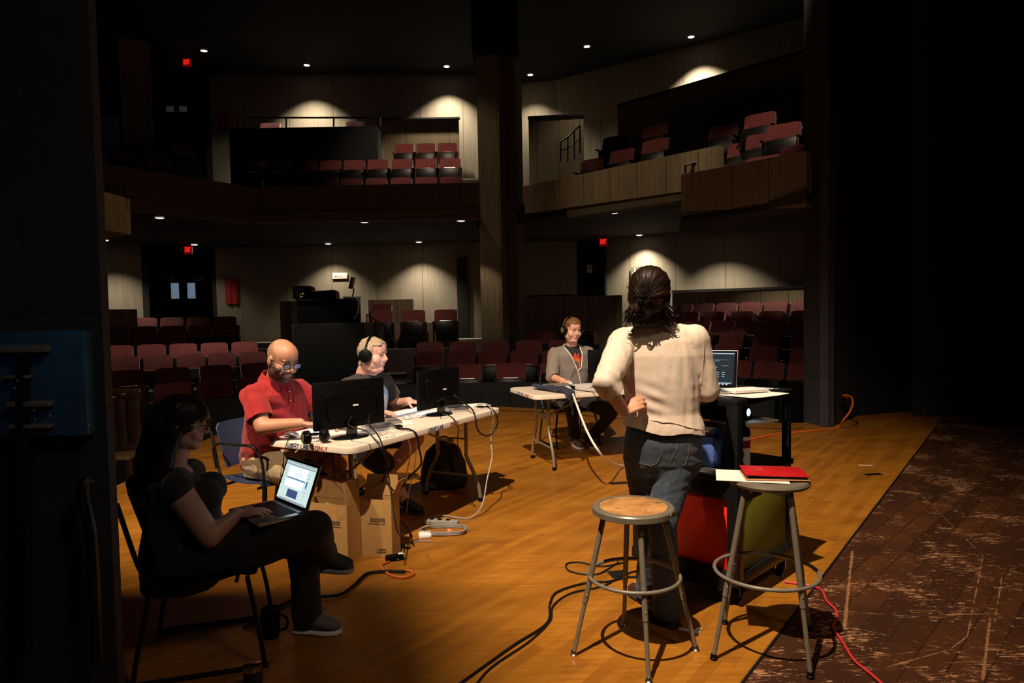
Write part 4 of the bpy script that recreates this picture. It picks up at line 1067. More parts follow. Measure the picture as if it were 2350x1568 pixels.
# ================================================================ STOOLS
def stool(label, feet, top_c, seat_r, ring_z, wood, rimh=.035, topspread=.13):
    ctr = V((top_c.x, top_c.y, 0)); t = thing('metal_stool', label, 'stool', Matrix.Translation(ctr))
    H = top_c.z
    if wood:
        obj('seat', MB().lathe([(0, -.030), (seat_r - .006, -.032), (seat_r, -.028), (seat_r, -.006), (seat_r - .006, 0), (seat_r - .028, .001), (seat_r - .030, -.004), (0, -.004)], top_c, n=48), M['stool'], t)
        obj('seat_pad', MB().lathe([(0, -.0035), (seat_r - .031, -.0035), (seat_r - .031, .0), (seat_r - .035, .001), (0, .001)], top_c, n=48), M['stool_wood'], t)
        q = top_c + V((seat_r * .78, -seat_r * .63, -.015)); obj('rivet', MB().ell(q, (.006, .006, .008), n=10, m=8), M['chrome'], t)
    else:
        obj('seat', MB().lathe([(0, -.028), (seat_r * .86, -.032), (seat_r * .97, -.026), (seat_r, -.014), (seat_r * .97, -.003), (seat_r * .88, .0), (seat_r * .6, -.003), (0, -.004)], top_c, n=48), M['stool'], t)
    fs = [V((f.x, f.y, 0)) for f in feet]; cen = sum(fs, V()) / 4
    for f in fs:
        d = (f - cen).normalized(); top = top_c + d * topspread + V((0, 0, -.03)); foot = f + V((0, 0, .012))
        mid = top.lerp(foot, .64); ring_t = (top.z - ring_z) / (top.z - foot.z)
        lg = obj('leg', MB().tube([top, mid], .0125, 12), M['stool'], t)
        obj('lower_leg', MB().tube([mid + (mid - foot).normalized() * .02, foot], .0098, 12), M['stool'], lg)
        obj('foot_cap', MB().lathe([(0, -.012), (.015, -.012), (.016, -.004), (.011, .0), (.014, .006), (.011, .014), (0, .015)], foot), M['chrome'] if wood else M['plastic_black'], lg)
        sc = top.lerp(foot, .58); obj('set_screw', MB().ell(sc + V((0, -.013, 0)), (.005, .004, .005), n=8, m=6), M['chrome'], lg)
    rt = (top_c.z - .03 - ring_z) / (top_c.z - .03); rc = (top_c + V((0, 0, -.03))).lerp(V((cen.x, cen.y, 0)), rt)
    rad = sum(((top_c + (f - cen).normalized() * topspread + V((0, 0, -.03))).lerp(f, rt) - rc).length for f in fs) / 4
    obj('foot_ring', MB().torus(V((rc.x, rc.y, ring_z)), rad + .012, .0085, n=56, m=10), M['grey_metal'], t)
    return t
f1 = [PZ(*q) for q in ((1317, 1506), (1432, 1438), (1489, 1568), (1597, 1495))]
c1s = P(1453, 1161, 3.02)
stool('round metal stool with a worn brown hardboard seat', f1, c1s, .182, .345, True)
f2 = [PZ(*q) for q in ((1638, 1514), (1663, 1432), (1860, 1556), (1857, 1446))]
c2s = P(1764, 1096, 2.98)
stool('taller grey metal stool holding a red tablet case', f2, c2s, .172, .355, False)
sz = c2s.z
q = P(1738, 1078, 2.98)
sheet('paper_sheet', 'white sheet under the red tablet case on the taller stool', (q.x - .02, 3.0, sz + .002), .30, .21, -.28)
hw = MB(); hq = P(1705, 1072, 3.0)
tc = V((P(1776, 1070, 2.98).x, 2.985, sz + .004)); TT = frame(tc, (math.sin(.16), math.cos(.16), 0))
t = thing('tablet_case', 'red leather tablet case with stitched edge on the taller stool', 'tablet case', TT)
obj('back_cover', MB().box((0, 0, .003), (.262, .175, .005), bevel=.002), M['tan_leather'], t, local=True)
obj('tablet', MB().box((.0, 0, .0105), (.245, .165, .009), bevel=.003), M['gloss_black'], t, local=True)
obj('front_cover', MB().box((0, .002, .021), (.262, .178, .008), Matrix.Rotation(.02, 3, 'Y'), .004), M['red_leather'], t, local=True)
stt = MB()
for i in range(40):
    stt.box((-.12 + i * .0062, -.082, .0255), (.0035, .0012, .001)); stt.box((-.12 + i * .0062, .086, .0255), (.0035, .0012, .001))
obj('stitching', stt, simple('red_thread', (.55, .05, .04), .6), t, local=True)
em = MB(); em.tube([(-.06, .02, .0262), (-.05, .026, .0262), (-.045, .018, .0262), (-.055, .012, .0262), (-.062, .006, .0262)], .0009, 5)
obj('embossed_mark', em, M['tan_leather'], t, local=True)

# ================================================================ CARD BOXES, BACKPACK
def card_box(label, fr, wdir, ddir, w_, d_, h_, txts, flaps):
    wd = V((wdir[0], wdir[1], 0)).normalized(); dd = V((ddir[0], ddir[1], 0)).normalized()
    o0 = V((fr[0], fr[1], 0)); t = thing('cardboard_box', label, 'cardboard box', Matrix.Translation(o0))
    q = lambda a, b, z: o0 + wd * a + dd * b + V((0, 0, z + .001))
    B = Matrix((wd, dd, V((0, 0, 1)))).transposed()
    mb = MB(); e = .004
    mb.box(q(w_ / 2, 0, h_ / 2), (w_, e, h_), B); mb.box(q(w_ / 2, d_, h_ / 2), (w_, e, h_), B)
    mb.box(q(0, d_ / 2, h_ / 2), (e, d_, h_), B); mb.box(q(w_, d_ / 2, h_ / 2), (e, d_, h_), B); mb.box(q(w_ / 2, d_ / 2, .003), (w_, d_, e), B)
    obj('box_walls', mb, M['card'], t)
    for kind in flaps:
        f = MB()
        if kind == 'back': pts = [q(0, d_, h_), q(w_, d_, h_), q(w_ * .96, d_ + .03, h_ + .13), q(.02, d_ + .03, h_ + .13)]
        elif kind == 'right': pts = [q(0, 0, h_), q(0, d_, h_), q(-.05, d_ - .01, h_ + .12), q(-.05, .01, h_ + .12)]
        elif kind == 'right_up': pts = [q(0, 0, h_), q(0, d_, h_), q(.01, d_, h_ + .14), q(.02, .0, h_ + .14)]
        elif kind == 'left': pts = [q(w_, 0, h_), q(w_, d_, h_), q(w_ + .07, d_, h_ + .06), q(w_ + .07, 0, h_ + .06)]
        else: pts = [q(0, 0, h_), q(w_, 0, h_), q(w_ * .97, -.07, h_ - .09), q(.02, -.07, h_ - .09)]
        vs = [f.bm.verts.new(p) for p in pts]; fc = f.bm.faces.new(vs); thicken(f, .004)
        obj('flap', f, M['card_in'], t, smooth=0)
    for s_, a, z, sz_ in txts:
        text('printed_lettering', s_, sz_, q(a, -.0035, z), -wd, (0, 0, 1), M['ink'], t)
    fp = MB()
    for i in range(14): fp.box(q(.045 + i * .0085, -.0035, .212 + (.010 if w_ > .3 else 0)), (.006, .001, .005), B)
    obj('small_print', fp, M['ink'], t)
    return t
card_box('open brown cardboard box nearest the seated woman under the table', (-1.03, 4.13), (-.93, .36), (.40, .92), .33, .13, .36,
         [('E2050S', .10, .245, .034), ('LED', .075, .035, .038)], ['right_up', 'back'])
card_box('open brown cardboard box under the middle of the table', (-.775, 4.22), (-.98, .20), (.30, .95), .235, .11, .365,
         [('E2050S', .09, .235, .034), ('LED', .07, .04, .038)], ['back', 'right'])
# backpack
bpk = P(1020, 1118, 5.95); bx, by = bpk.x, 5.95
def remesh(mb, vox=.008, smooth=3, fac=.5):
    bmesh.ops.recalc_face_normals(mb.bm, faces=mb.bm.faces)
    me = bpy.data.meshes.new('tmp'); mb.bm.to_mesh(me); mb.bm.free()
    o = bpy.data.objects.new('tmp', me); C.objects.link(o)
    m = o.modifiers.new('r', 'REMESH'); m.mode = 'VOXEL'; m.voxel_size = vox
    if smooth:
        s_ = o.modifiers.new('s', 'SMOOTH'); s_.factor = fac; s_.iterations = smooth
    dg = bpy.context.evaluated_depsgraph_get(); dg.update()
    me2 = bpy.data.meshes.new_from_object(o.evaluated_get(dg))
    bpy.data.objects.remove(o); bpy.data.meshes.remove(me)
    bm = bmesh.new(); bm.from_mesh(me2); bpy.data.meshes.remove(me2)
    bm.normal_update(); r = MB(); r.bm.free(); r.bm = bm
    return r
def displace(mb, fn):
    mb.bm.normal_update()
    new = [v.co + v.normal * fn(v.co, v.normal) for v in mb.bm.verts]
    for v, c in zip(mb.bm.verts, new): v.co = c
    mb.bm.normal_update(); return mb
mb = MB()
mb.loft([(V((bx, by, z)), (1, .15, 0), a, (-.15, 1, 0), b) for z, a, b in ((.0, .17, .12), (.03, .20, .15), (.12, .205, .15), (.22, .19, .13), (.31, .155, .11), (.38, .10, .08), (.41, .04, .03))], p=2.6)
mb.ell((bx + .03, by - .12, .13), (.13, .06, .10))
mb = remesh(mb, .012, 3); displace(mb, lambda c, n: noise.noise(c * 9) * .014 + noise.noise(V((c.x * 30, c.y * 30, c.z * 10))) * .004)
t = thing('backpack', 'black backpack standing on the floor behind the far table legs', 'backpack', Matrix.Translation(V((bx, by, 0))))
bag = simple('black_nylon', (.013, .012, .013), .7, bump=.2)
obj('bag_body', mb, bag, t)
obj('carry_loop', MB().tube(crom([(bx - .03, by, .39), (bx - .02, by, .44), (bx + .03, by, .44), (bx + .04, by, .39)]), .008), bag, t)
for s_ in (-1, 1): obj('shoulder_strap', MB().tube(crom([(bx + s_ * .05, by - .06, .37), (bx + s_ * .12 - .02, by - .17, .25), (bx + s_ * .13, by - .14, .05)]), .012), bag, t)

# ================================================================ ON THE LONG TABLE
ZT1 = .7415
def on1(px, py, z=ZT1): return PZ(px, py, z)
def headphones(name, label, c, T, band_r=.085, band_h=None, s=1., cup='gloss_black', disc=None, wide=1., cs=1.):
    """local frame: x between the ear cups, z up along the band"""
    t = thing(name, label, 'headphones', T)
    band_h = band_h or band_r * 1.05
    arc = [(band_r * wide * math.cos(a), 0, band_h * math.sin(a)) for a in [math.radians(8 + 164 * k / 20) for k in range(21)]]
    obj('headband', MB().tube(arc, .008, 8), M[cup], t, local=True)
    obj('head_pad', MB().tube([(x * .94, y, z * .94) for x, y, z in arc[5:16]], .010, 8), M['plastic_black'], t, local=True)
    for s_ in (-1, 1):
        B = Matrix.Rotation(s_ * math.pi / 2, 3, 'Y')
        cu = obj('ear_cup', MB().lathe([(r_ * cs, z_) for r_, z_ in ((0, -.012), (.036, -.012), (.042, -.004), (.040, .010), (.03, .018), (0, .020))], (s_ * band_r * wide, 0, -.012), B, 28), M[cup], t, local=True)
        obj('ear_pad', MB().torus((s_ * (band_r * wide - .016), 0, -.012), .030 * cs, .012 * cs, B, 28, 10), M['plastic_black'], t, local=True)
        if disc: obj('badge_disc', MB().lathe([(r_ * cs, z_) for r_, z_ in ((0, .019), (.026, .019), (.027, .021), (0, .0225))], (s_ * band_r * wide, 0, -.012), B, 24), disc, cu, local=True)
        if disc: obj('badge_mark', MB().tube(crom([(s_ * (band_r * wide + .0235), y_ * cs, -.012 + z_ * cs) for y_, z_ in ((.006, .008), (-.002, .011), (-.006, .006), (0, 0), (.006, -.006), (.002, -.011), (-.006, -.008))], 4), .0011, 6), M['ink'], cu, local=True)
        obj('slider', MB().box((s_ * (band_r * wide + .002), 0, .035), (.006, .016, .045), bevel=.002), M['chrome'], t, local=True)
    return t
gold = simple('pale_gold_badge', (.38, .32, .18), .35, .6)
hp = on1(722, 1001, ZT1 + .048); hx = V((-.80, -.60, 0)); hz_ = V((-.60, .80, .0)); hy = hz_.cross(hx)
HT = Matrix((hx, hy, hz_)).transposed().to_4x4(); HT.translation = hp
headphones('headphones', 'black headphones with round pale badges lying on the near table corner', None, HT, disc=gold, band_r=.062, band_h=.075)
mo = on1(668, 1003); T = frame(mo, (-.8, .5, 0)); t = thing('computer_mouse', 'grey computer mouse on the near table corner beside the headphones', 'mouse', T)
def mouse_bm():
    mb = MB(); mb.loft([(V((0, y, .001 + h / 2)), (1, 0, 0), w_, (0, 0, 1), h / 2) for y, w_, h in ((-.055, .015, .012), (-.045, .027, .026), (-.02, .031, .036), (.01, .031, .036), (.035, .029, .028), (.052, .022, .016), (.057, .01, .008))]); return mb
obj('mouse_shell', mouse_bm(), M['silver'], t, local=True); obj('scroll_wheel', MB().torus((0, .03, .028), .007, .003, Matrix.Rotation(math.pi / 2, 3, 'Y'), 14, 6), M['plastic_black'], t, local=True)
ph_c = on1(628, 1007); T = frame(ph_c, (-.45, .88, 0)); t = thing('mobile_phone', 'dark phone lying on the near left corner of the long table', 'phone', T)
obj('phone_body', MB().box((0, 0, .005), (.065, .125, .009), bevel=.003), M['gloss_black'], t, local=True); obj('phone_edge', MB().box((0, 0, .0045), (.0665, .1265, .004), bevel=.001), simple('copper_edge', (.25, .08, .04), .4, .5), t, local=True)
kb = MB(); kc = V((-1.33, 4.62, ZT1)); T = frame(kc, (-.885, .466, 0)); t = thing('keyboard', 'white keyboard between the man in red and his monitor', 'keyboard', T)
obj('keyboard_tray', MB().box((0, 0, .008), (.42, .12, .014), bevel=.004), M['white'], t, local=True)
for i in range(20):
    for j in range(5): kb.box((-.195 + i * .0205, -.042 + j * .021, .017), (.017, .017, .006))
o = obj('keys', kb, M['white'], t, local=True); o['kind'] = 'stuff'
kb = MB(); kc = on1(938, 950); T = frame(kc + V((0, 0, 0)), (-.885, .466, 0)); t = thing('keyboard', 'long pale keyboard in front of the man in the black shirt', 'keyboard', T)
obj('keyboard_tray', MB().box((0, 0, .010), (.43, .13, .018), bevel=.004), M['silver'], t, local=True)
for i in range(20):
    for j in range(5): kb.box((-.195 + i * .0205, -.042 + j * .021, .021), (.017, .017, .006))
o = obj('keys', kb, M['white'], t, local=True); o['kind'] = 'stuff'
def on_table_box(name, label, px, py, sz, ang, mat, cat, extra=None):
    c = on1(px, py); t = thing(name, label, cat, Matrix.Translation(c)); B = Rn(ang)
    obj('case_shell', MB().box(c + V((0, 0, sz[2] / 2)), sz, B, min(sz) * .15), M[mat], t)
    if extra: extra(t, c, B)
    return t
on_table_box('small_computer', 'small silver computer standing beyond the second monitor', 1046, 943, (.17, .17, .038), .49, 'silver', 'computer', lambda t, c, B: obj('front_slot', MB().box(c + B @ V((0, -.086, .02)), (.10, .002, .004), B), M['ink'], t))
on_table_box('small_computer', 'flat silver computer behind the first monitor stand', 868, 984, (.19, .19, .036), .49, 'silver', 'computer', lambda t, c, B: obj('front_slot', MB().box(c + B @ V((0, -.096, .02)), (.10, .002, .004), B), M['ink'], t))
on_table_box('power_adapter', 'black adapter block at the table edge between the two monitors', 916, 985, (.035, .06, .028), .49, 'plastic_black', 'adapter', lambda t, c, B: obj('plug_pins', MB().box(c + B @ V((0, -.033, .014)), (.012, .01, .008), B), M['chrome'], t))
on_table_box('cable_connector', 'dark connector with a green gleam at the far end of the table', 1102, 936, (.05, .022, .016), .1, 'gloss_black', 'connector', lambda t, c, B: obj('connector_shell', MB().box(c + B @ V((-.035, 0, .009)), (.02, .02, .014), B), M['silver'], t))
sheet('paper_sheet', 'white printed sheet lying under the second monitor', on1(990, 947) + V((0, 0, .003)), .28, .20, .5)
sheet('paper_sheet', 'white sheet lying between the two monitors', on1(905, 972) + V((0, 0, .002)), .26, .18, .25)
sheet('paper_sheet', 'white sheet at the far end of the long table', on1(1085, 931) + V((0, 0, .002)), .26, .19, .55)
t = thing('laptop', 'closed dark laptop edge beside the first monitor', 'laptop', Matrix.Translation(on1(890, 973)))
obj('base', MB().box(on1(884, 975) + V((-.02, .06, .008)), (.22, .17, .014), Rn(.49), .004), M['grey_metal'], t); obj('lid', MB().box(on1(884, 975) + V((-.02, .06, .019)), (.22, .17, .007), Rn(.49), .003), M['silver'], t)

# ================================================================ ON THE FAR TABLE
def on2(px, py, z=ZT1): return PZ(px, py, z)
fl_ = MB()
def cloth(u, v):
    a, b = on2(1218, 892), on2(1296, 899); base = a.lerp(b, u)
    edge = (base - w2(0, 0, 0)).dot(s2)
    tpos = v * (.22 + .20 * u); hang = max(0., tpos - edge - .012)
    pt = base - s2 * min(tpos, edge + .018) + V((0, 0, .014 - hang))
    pt.z += .030 * abs(math.sin(u * 8 + v * 3)) * (1 - .6 * v) + .018 * noise.noise(V((u * 5, v * 7, 3)))
    pt -= s2 * (.018 * math.sin(u * 15 + v * 3) + .012) * (1 if hang > 0 else .3); pt += l2 * .012 * math.sin(v * 9 + u * 4); return pt
fl_.grid(cloth, 48, 30, .012)
tag(obj('folded_jacket', fl_, M['navy_cloth'], smooth=80), 'dark navy garment bunched on the left corner of the far table', 'garment')
c = on2(1283, 889); t = thing('laptop', 'thin closed grey laptop on the far table by the mouse hand', 'laptop', Matrix.Translation(c)); obj('base', MB().box(c + V((-.02, .02, .02)), (.26, .18, .012), Rn(.3), .004), M['grey_metal'], t); obj('lid', MB().box(c + V((-.02, .02, .029)), (.26, .18, .006), Rn(.3), .003), M['grey_metal'], t)
obj('foot_block', MB().box(c + V((-.02, .02, .008)), (.2, .14, .012), Rn(.3)), M['plastic_black'], t)
c = on2(1306, 893); t = thing('power_adapter', 'black adapter box beside the dark garment on the far table', 'adapter', Matrix.Translation(c)); obj('case_shell', MB().box(c + V((.02, -.0, .016)), (.07, .05, .03), Rn(.3), .004), M['plastic_black'], t); obj('white_plug', MB().box(c + V((-.03, -.01, .018)), (.03, .02, .014), Rn(.3), .003), M['white'], t)
mc_ = on2(1307, 885); T = frame(mc_ , (-.1, -1, 0)); t = thing('computer_mouse', 'white computer mouse under the hand of the man in the hoodie', 'mouse', T)
obj('mouse_shell', mouse_bm(), M['white'], t, local=True); obj('scroll_wheel', MB().torus((0, .03, .028), .007, .003, Matrix.Rotation(math.pi / 2, 3, 'Y'), 14, 6), M['plastic_black'], t, local=True)

# ================================================================ CABLES
wc = 'white_cable'
cable('cable', 'thick white cable dropping from the far table to the floor', [on2(1290, 889, ZT1 + .02), on2(1308, 891, ZT1 + .02), P(1322, 925, 6.1), P(1345, 985, 5.9), P(1370, 1030, 5.7), P(1395, 1058, 5.9), PZ(1432, 1070, .012), PZ(1480, 1068, .012), PZ(1540, 1060, .012)], .010, M[wc])
cable('cable', 'thin dark cable lying across the far table top', [on2(1312, 893, ZT1 + .006), on2(1345, 898, ZT1 + .006), on2(1380, 901, ZT1 + .006), on2(1420, 900, ZT1 + .006)], .004, M['black_cable'])
cable('cable', 'small dark loop of cable on the far table near the monitor', [on2(1385, 892, ZT1 + .006), on2(1362, 889, ZT1 + .006), on2(1365, 884, ZT1 + .006), on2(1390, 884, ZT1 + .006)], .004, M['black_cable'])
def pm1(T_, x, z): return T_ @ V((x, -.08, z))
Zc1 = (.81 + 1.112) / 2 - .7415 - .075
a = pm1(Tm1, -.03, Zc1); b = pm1(Tm1, .10, Zc1)
cable('cable', 'black video cable curving from the left port of the first monitor to the floor', [a, P(800, 976, 4.18), P(840, 990, 4.1), P(862, 1012, 4.05), P(880, 1040, 4.02), P(890, 1080, 4.15), PZ(912, 1220, .25), P(934, 1215, 4.5), PZ(950, 1252, .01)], .0045, M['black_cable'])
cable('cable', 'black power cable from the right port of the first monitor', [b, P(846, 972, 4.35), P(868, 1000, 4.15), P(880, 1030, 4.1), P(893, 1062, 4.2), P(880, 1100, 4.35), P(868, 1140, 4.4), P(868, 1168, 4.45), P(885, 1188, 4.5), P(912, 1193, 4.5), P(935, 1212, 4.55), P(948, 1240, 4.62), PZ(938, 1258, .01), PZ(915, 1248, .01)], .005, M['black_cable'])
a = pm1(Tm2, -.03, Zc1); b = pm1(Tm2, .10, Zc1)
cable('cable', 'grey cable from the second monitor running over the table edge', [a, P(1004, 925, 5.1), P(1012, 945, 5.0), on1(1032, 955, ZT1 + .006), on1(1043, 964, ZT1 + .01), P(1052, 985, 4.9), P(1050, 1012, 5.0), P(1055, 1050, 5.2), P(1060, 1085, 5.5)], .004, M['black_cable'])
cable('cable', 'black cable swinging in a low loop beyond the far end of the long table', [b, P(1060, 922, 5.45), P(1082, 938, 5.3), P(1091, 958, 5.2), P(1094, 980, 5.25), P(1104, 996, 5.3), P(1122, 1000, 5.35), P(1137, 985, 5.4), P(1142, 965, 5.4), P(1134, 944, 5.4), on1(1118, 934, ZT1 + .008), on1(1104, 935, ZT1 + .01)], .006, M['black_cable'])
cable('cable', 'white cable looping off the far end of the long table to the floor', [on1(1095, 928, ZT1 + .01), on1(1115, 927, ZT1 + .01), P(1128, 940, 5.35), P(1133, 965, 5.35), P(1128, 990, 5.4), P(1127, 1020, 5.4), P(1129, 1050, 5.3), P(1118, 1100, 5.2), P(1106, 1160, 5.1), PZ(1080, 1188, .01), PZ(1045, 1188, .01), PZ(1010, 1183, .01), PZ(985, 1197, .03)], .005, M['grey_cable'])
cable('cable', 'white cable hanging from the middle of the long table edge', [on1(905, 978, ZT1 + .01), on1(923, 980, ZT1 + .01), P(934, 1000, 4.5), P(942, 1030, 4.55), P(940, 1055, 4.6), P(934, 1085, 4.7), P(932, 1110, 4.8)], .005, M[wc])
cable('cable', 'thick black cable hanging down the middle of the long table', [on1(918, 984, ZT1 + .012), on1(940, 986, ZT1 + .012), P(956, 998, 4.55), P(962, 1030, 4.6), P(966, 1066, 4.75), P(940, 1095, 4.8), P(918, 1126, 4.8)], .007, M['black_cable'])
cable('cable', 'thin white cable hanging beside the thick black one', [on1(945, 978, ZT1 + .01), P(956, 1000, 4.6), P(955, 1040, 4.7), P(950, 1080, 4.8), P(940, 1120, 4.9), PZ(932, 1180, .02)], .0035, M[wc])
cable('cable', 'thin black cable hanging from the headphones over the near table end', [on1(672, 996, ZT1 + .012), on1(660, 1012, ZT1 + .006), P(655, 1030, 3.85), P(650, 1060, 3.95), P(654, 1085, 4.0), P(665, 1060, 4.0), P(668, 1025, 3.86), on1(680, 1017, ZT1 + .006)], .0025, M['black_cable'])
for lab, pts in (('thin dark cord curling across the table by the long keyboard', ((885, 966), (905, 956), (918, 953), (930, 962), (948, 960), (938, 956))), ('thin cord snaking under the second monitor', ((943, 935), (945, 950), (949, 957), (930, 955))), ('loop of thin cord left of the second monitor', ((962, 945), (958, 955), (948, 961), (925, 958), (885, 967))),
                 ('tangled white cord behind the first monitor stand', ((870, 980), (890, 976), (900, 984), (875, 992), (860, 986), (885, 988), (905, 992))), ('white cord trailing to the table edge near the first monitor', ((862, 992), (880, 996), (895, 990), (905, 998), (885, 1003), (870, 1000))), ('grey cord lying near the stand of the first monitor', ((830, 990), (845, 984), (862, 988), (876, 999), (890, 1004)))):
    cable('cord', lab, [on1(x, y, ZT1 + .004 + .002 * (i % 2)) for i, (x, y) in enumerate(pts)], .003, M['grey_cable'] if 'dark' in lab or 'grey' in lab else M[wc], 'cord')
# floor cables
ps_c = PZ(975, 1232, 0)
t = thing('power_adapter', 'white laptop adapter brick on the floor by the coiled cable', 'adapter', Matrix.Translation(ps_c)); obj('case_shell', MB().box(ps_c + V((0, 0, .014)), (.085, .085, .028), Rn(.2), .008), M['white'], t); obj('cable_stub', MB().cyl(ps_c + V((.04, 0, .014)), ps_c + V((.06, .0, .01)), .004), M[wc], t)
ps_c = PZ(995, 1202, 0)
t = thing('power_strip', 'pale power strip on the floor with a glowing red switch', 'power strip', Matrix.Translation(ps_c)); obj('strip_housing', MB().box(ps_c + V((.06, -.03, .02)), (.26, .055, .036), Rn(-.25), .008), M['alu_cable'], t)
for i in range(3): obj('socket', MB().box(ps_c + V((-.01 + i * .06, -.013 - i * .015, .039)), (.03, .03, .003), Rn(-.25)), M['plastic_black'], t)
rs = PZ(1031, 1217, .03); obj('red_switch', MB().box(rs, (.022, .014, .014), Rn(-.25), .003), emis('switch_red_glow', (1, .05, .02), 6), t)
co = []
for k in range(44):
    a = k * .45; c0 = PZ(1022, 1222, 0); co.append(c0 + V((math.cos(a) * (.155 + .02 * math.sin(k * 1.3)), math.sin(a) * (.11 + .018 * math.cos(k * .9)), .006 + .0006 * k)))
cable('cable', 'pale cable coiled on the floor around the power strip', co, .0045, M['alu_cable'], sub=4)
cable('cable', 'grey cable from the coil to the black plug on the floor', [PZ(990, 1243, .006), PZ(955, 1243, .006), PZ(930, 1255, .006), PZ(921, 1275, .006), PZ(913, 1284, .012)], .005, M['alu_cable'])
pc = PZ(905, 1286, 0); t = thing('cable_plug', 'black three-way plug at the end of the floor cable', 'plug', Matrix.Translation(pc)); obj('plug_body', MB().box(pc + V((0, 0, .018)), (.11, .05, .034), Rn(.3), .01), M['plastic_black'], t); obj('white_plug', MB().box(pc + V((.04, .02, .028)), (.04, .025, .02), Rn(.3), .005), M['white'], t)
cable('cable', 'orange extension cable looping near the card boxes', [PZ(893, 1289, .01), PZ(875, 1298, .01), PZ(893, 1318, .01), PZ(925, 1326, .01), PZ(948, 1318, .01), PZ(938, 1310, .01), PZ(905, 1310, .01)], .006, M['orange_cable'])
cable('cable', 'thick black cable running from the loop toward the seated woman', [PZ(930, 1312, .012), PZ(880, 1312, .012), PZ(840, 1318, .012), PZ(810, 1345, .012), PZ(780, 1365, .012), PZ(735, 1370, .012), PZ(690, 1372, .012), PZ(640, 1392, .012), PZ(560, 1440, .012)], .009, M['black_cable'])
cable('cable', 'black cable sweeping along the boards from the cart to the bottom edge', [PZ(1500, 1325, .008), PZ(1440, 1325, .008), PZ(1395, 1335, .008), PZ(1345, 1338, .008), PZ(1280, 1358, .008), PZ(1262, 1385, .008), PZ(1255, 1430, .008), PZ(1180, 1480, .008), PZ(1110, 1530, .008), PZ(1040, 1580, .008)], .006, M['black_cable'])
cable('cable', 'second black cable beside the long sweeping one', [PZ(1500, 1300, .006), PZ(1430, 1320, .006), PZ(1385, 1345, .006), PZ(1310, 1362, .006), PZ(1270, 1390, .006), PZ(1262, 1425, .006), PZ(1215, 1472, .006), PZ(1130, 1530, .006), PZ(1085, 1580, .006)], .005, M['black_cable'])
cable('cable', 'thin black cable loop on the boards left of the near stool', [PZ(1440, 1290, .006), PZ(1380, 1300, .006), PZ(1330, 1291, .006), PZ(1300, 1295, .006), PZ(1310, 1312, .006), PZ(1370, 1318, .006), PZ(1420, 1290, .006)], .005, M['black_cable'])
cable('cable', 'orange cable plugged into the right pier and trailing over the floor', [P(1938, 909, 8.72), P(1952, 910, 8.55), P(1957, 925, 8.45), P(1950, 945, 8.4), P(1935, 965, 8.4), PZ(1922, 980, .01), PZ(1880, 987, .01), PZ(1830, 992, .01), PZ(1785, 996, .01), PZ(1720, 1010, .01), PZ(1660, 1030, .01)], .011, M['orange_cable'])
cable('cable', 'red cable snaking over the dark scratched floor behind the taller stool', [PZ(1800, 1335, .008), PZ(1860, 1345, .008), PZ(1885, 1355, .008), PZ(1898, 1380, .008), PZ(1918, 1400, .008), PZ(1920, 1420, .008), PZ(1912, 1440, .008), PZ(1935, 1475, .008), PZ(1960, 1515, .008), PZ(2000, 1548, .008), PZ(2030, 1575, .008)], .006, M['red_cable'])
cable('cable', 'thin white cable arching behind the right caster of the cart', [cw(.1, .66, .12), P(1800, 1275, 3.95), P(1803, 1290, 3.95), PZ(1795, 1325, .01)], .004, M['grey_cable'])

# outlet on the right pier
q = P(1936, 912, 8.78); t = thing('wall_outlet', 'dark wall outlet on the right pier feeding the orange cable', 'outlet', Matrix.Translation(q))
obj('outlet_plate', MB().box(q + V((-.01, .02, 0)), (.12, .05, .16), Rn(.8), .005), M['metal_black'], t); obj('socket', MB().cyl(q + V((.0, -.02, .02)), q + V((.02, -.06, .02)), .025), M['orange_cable'], t)

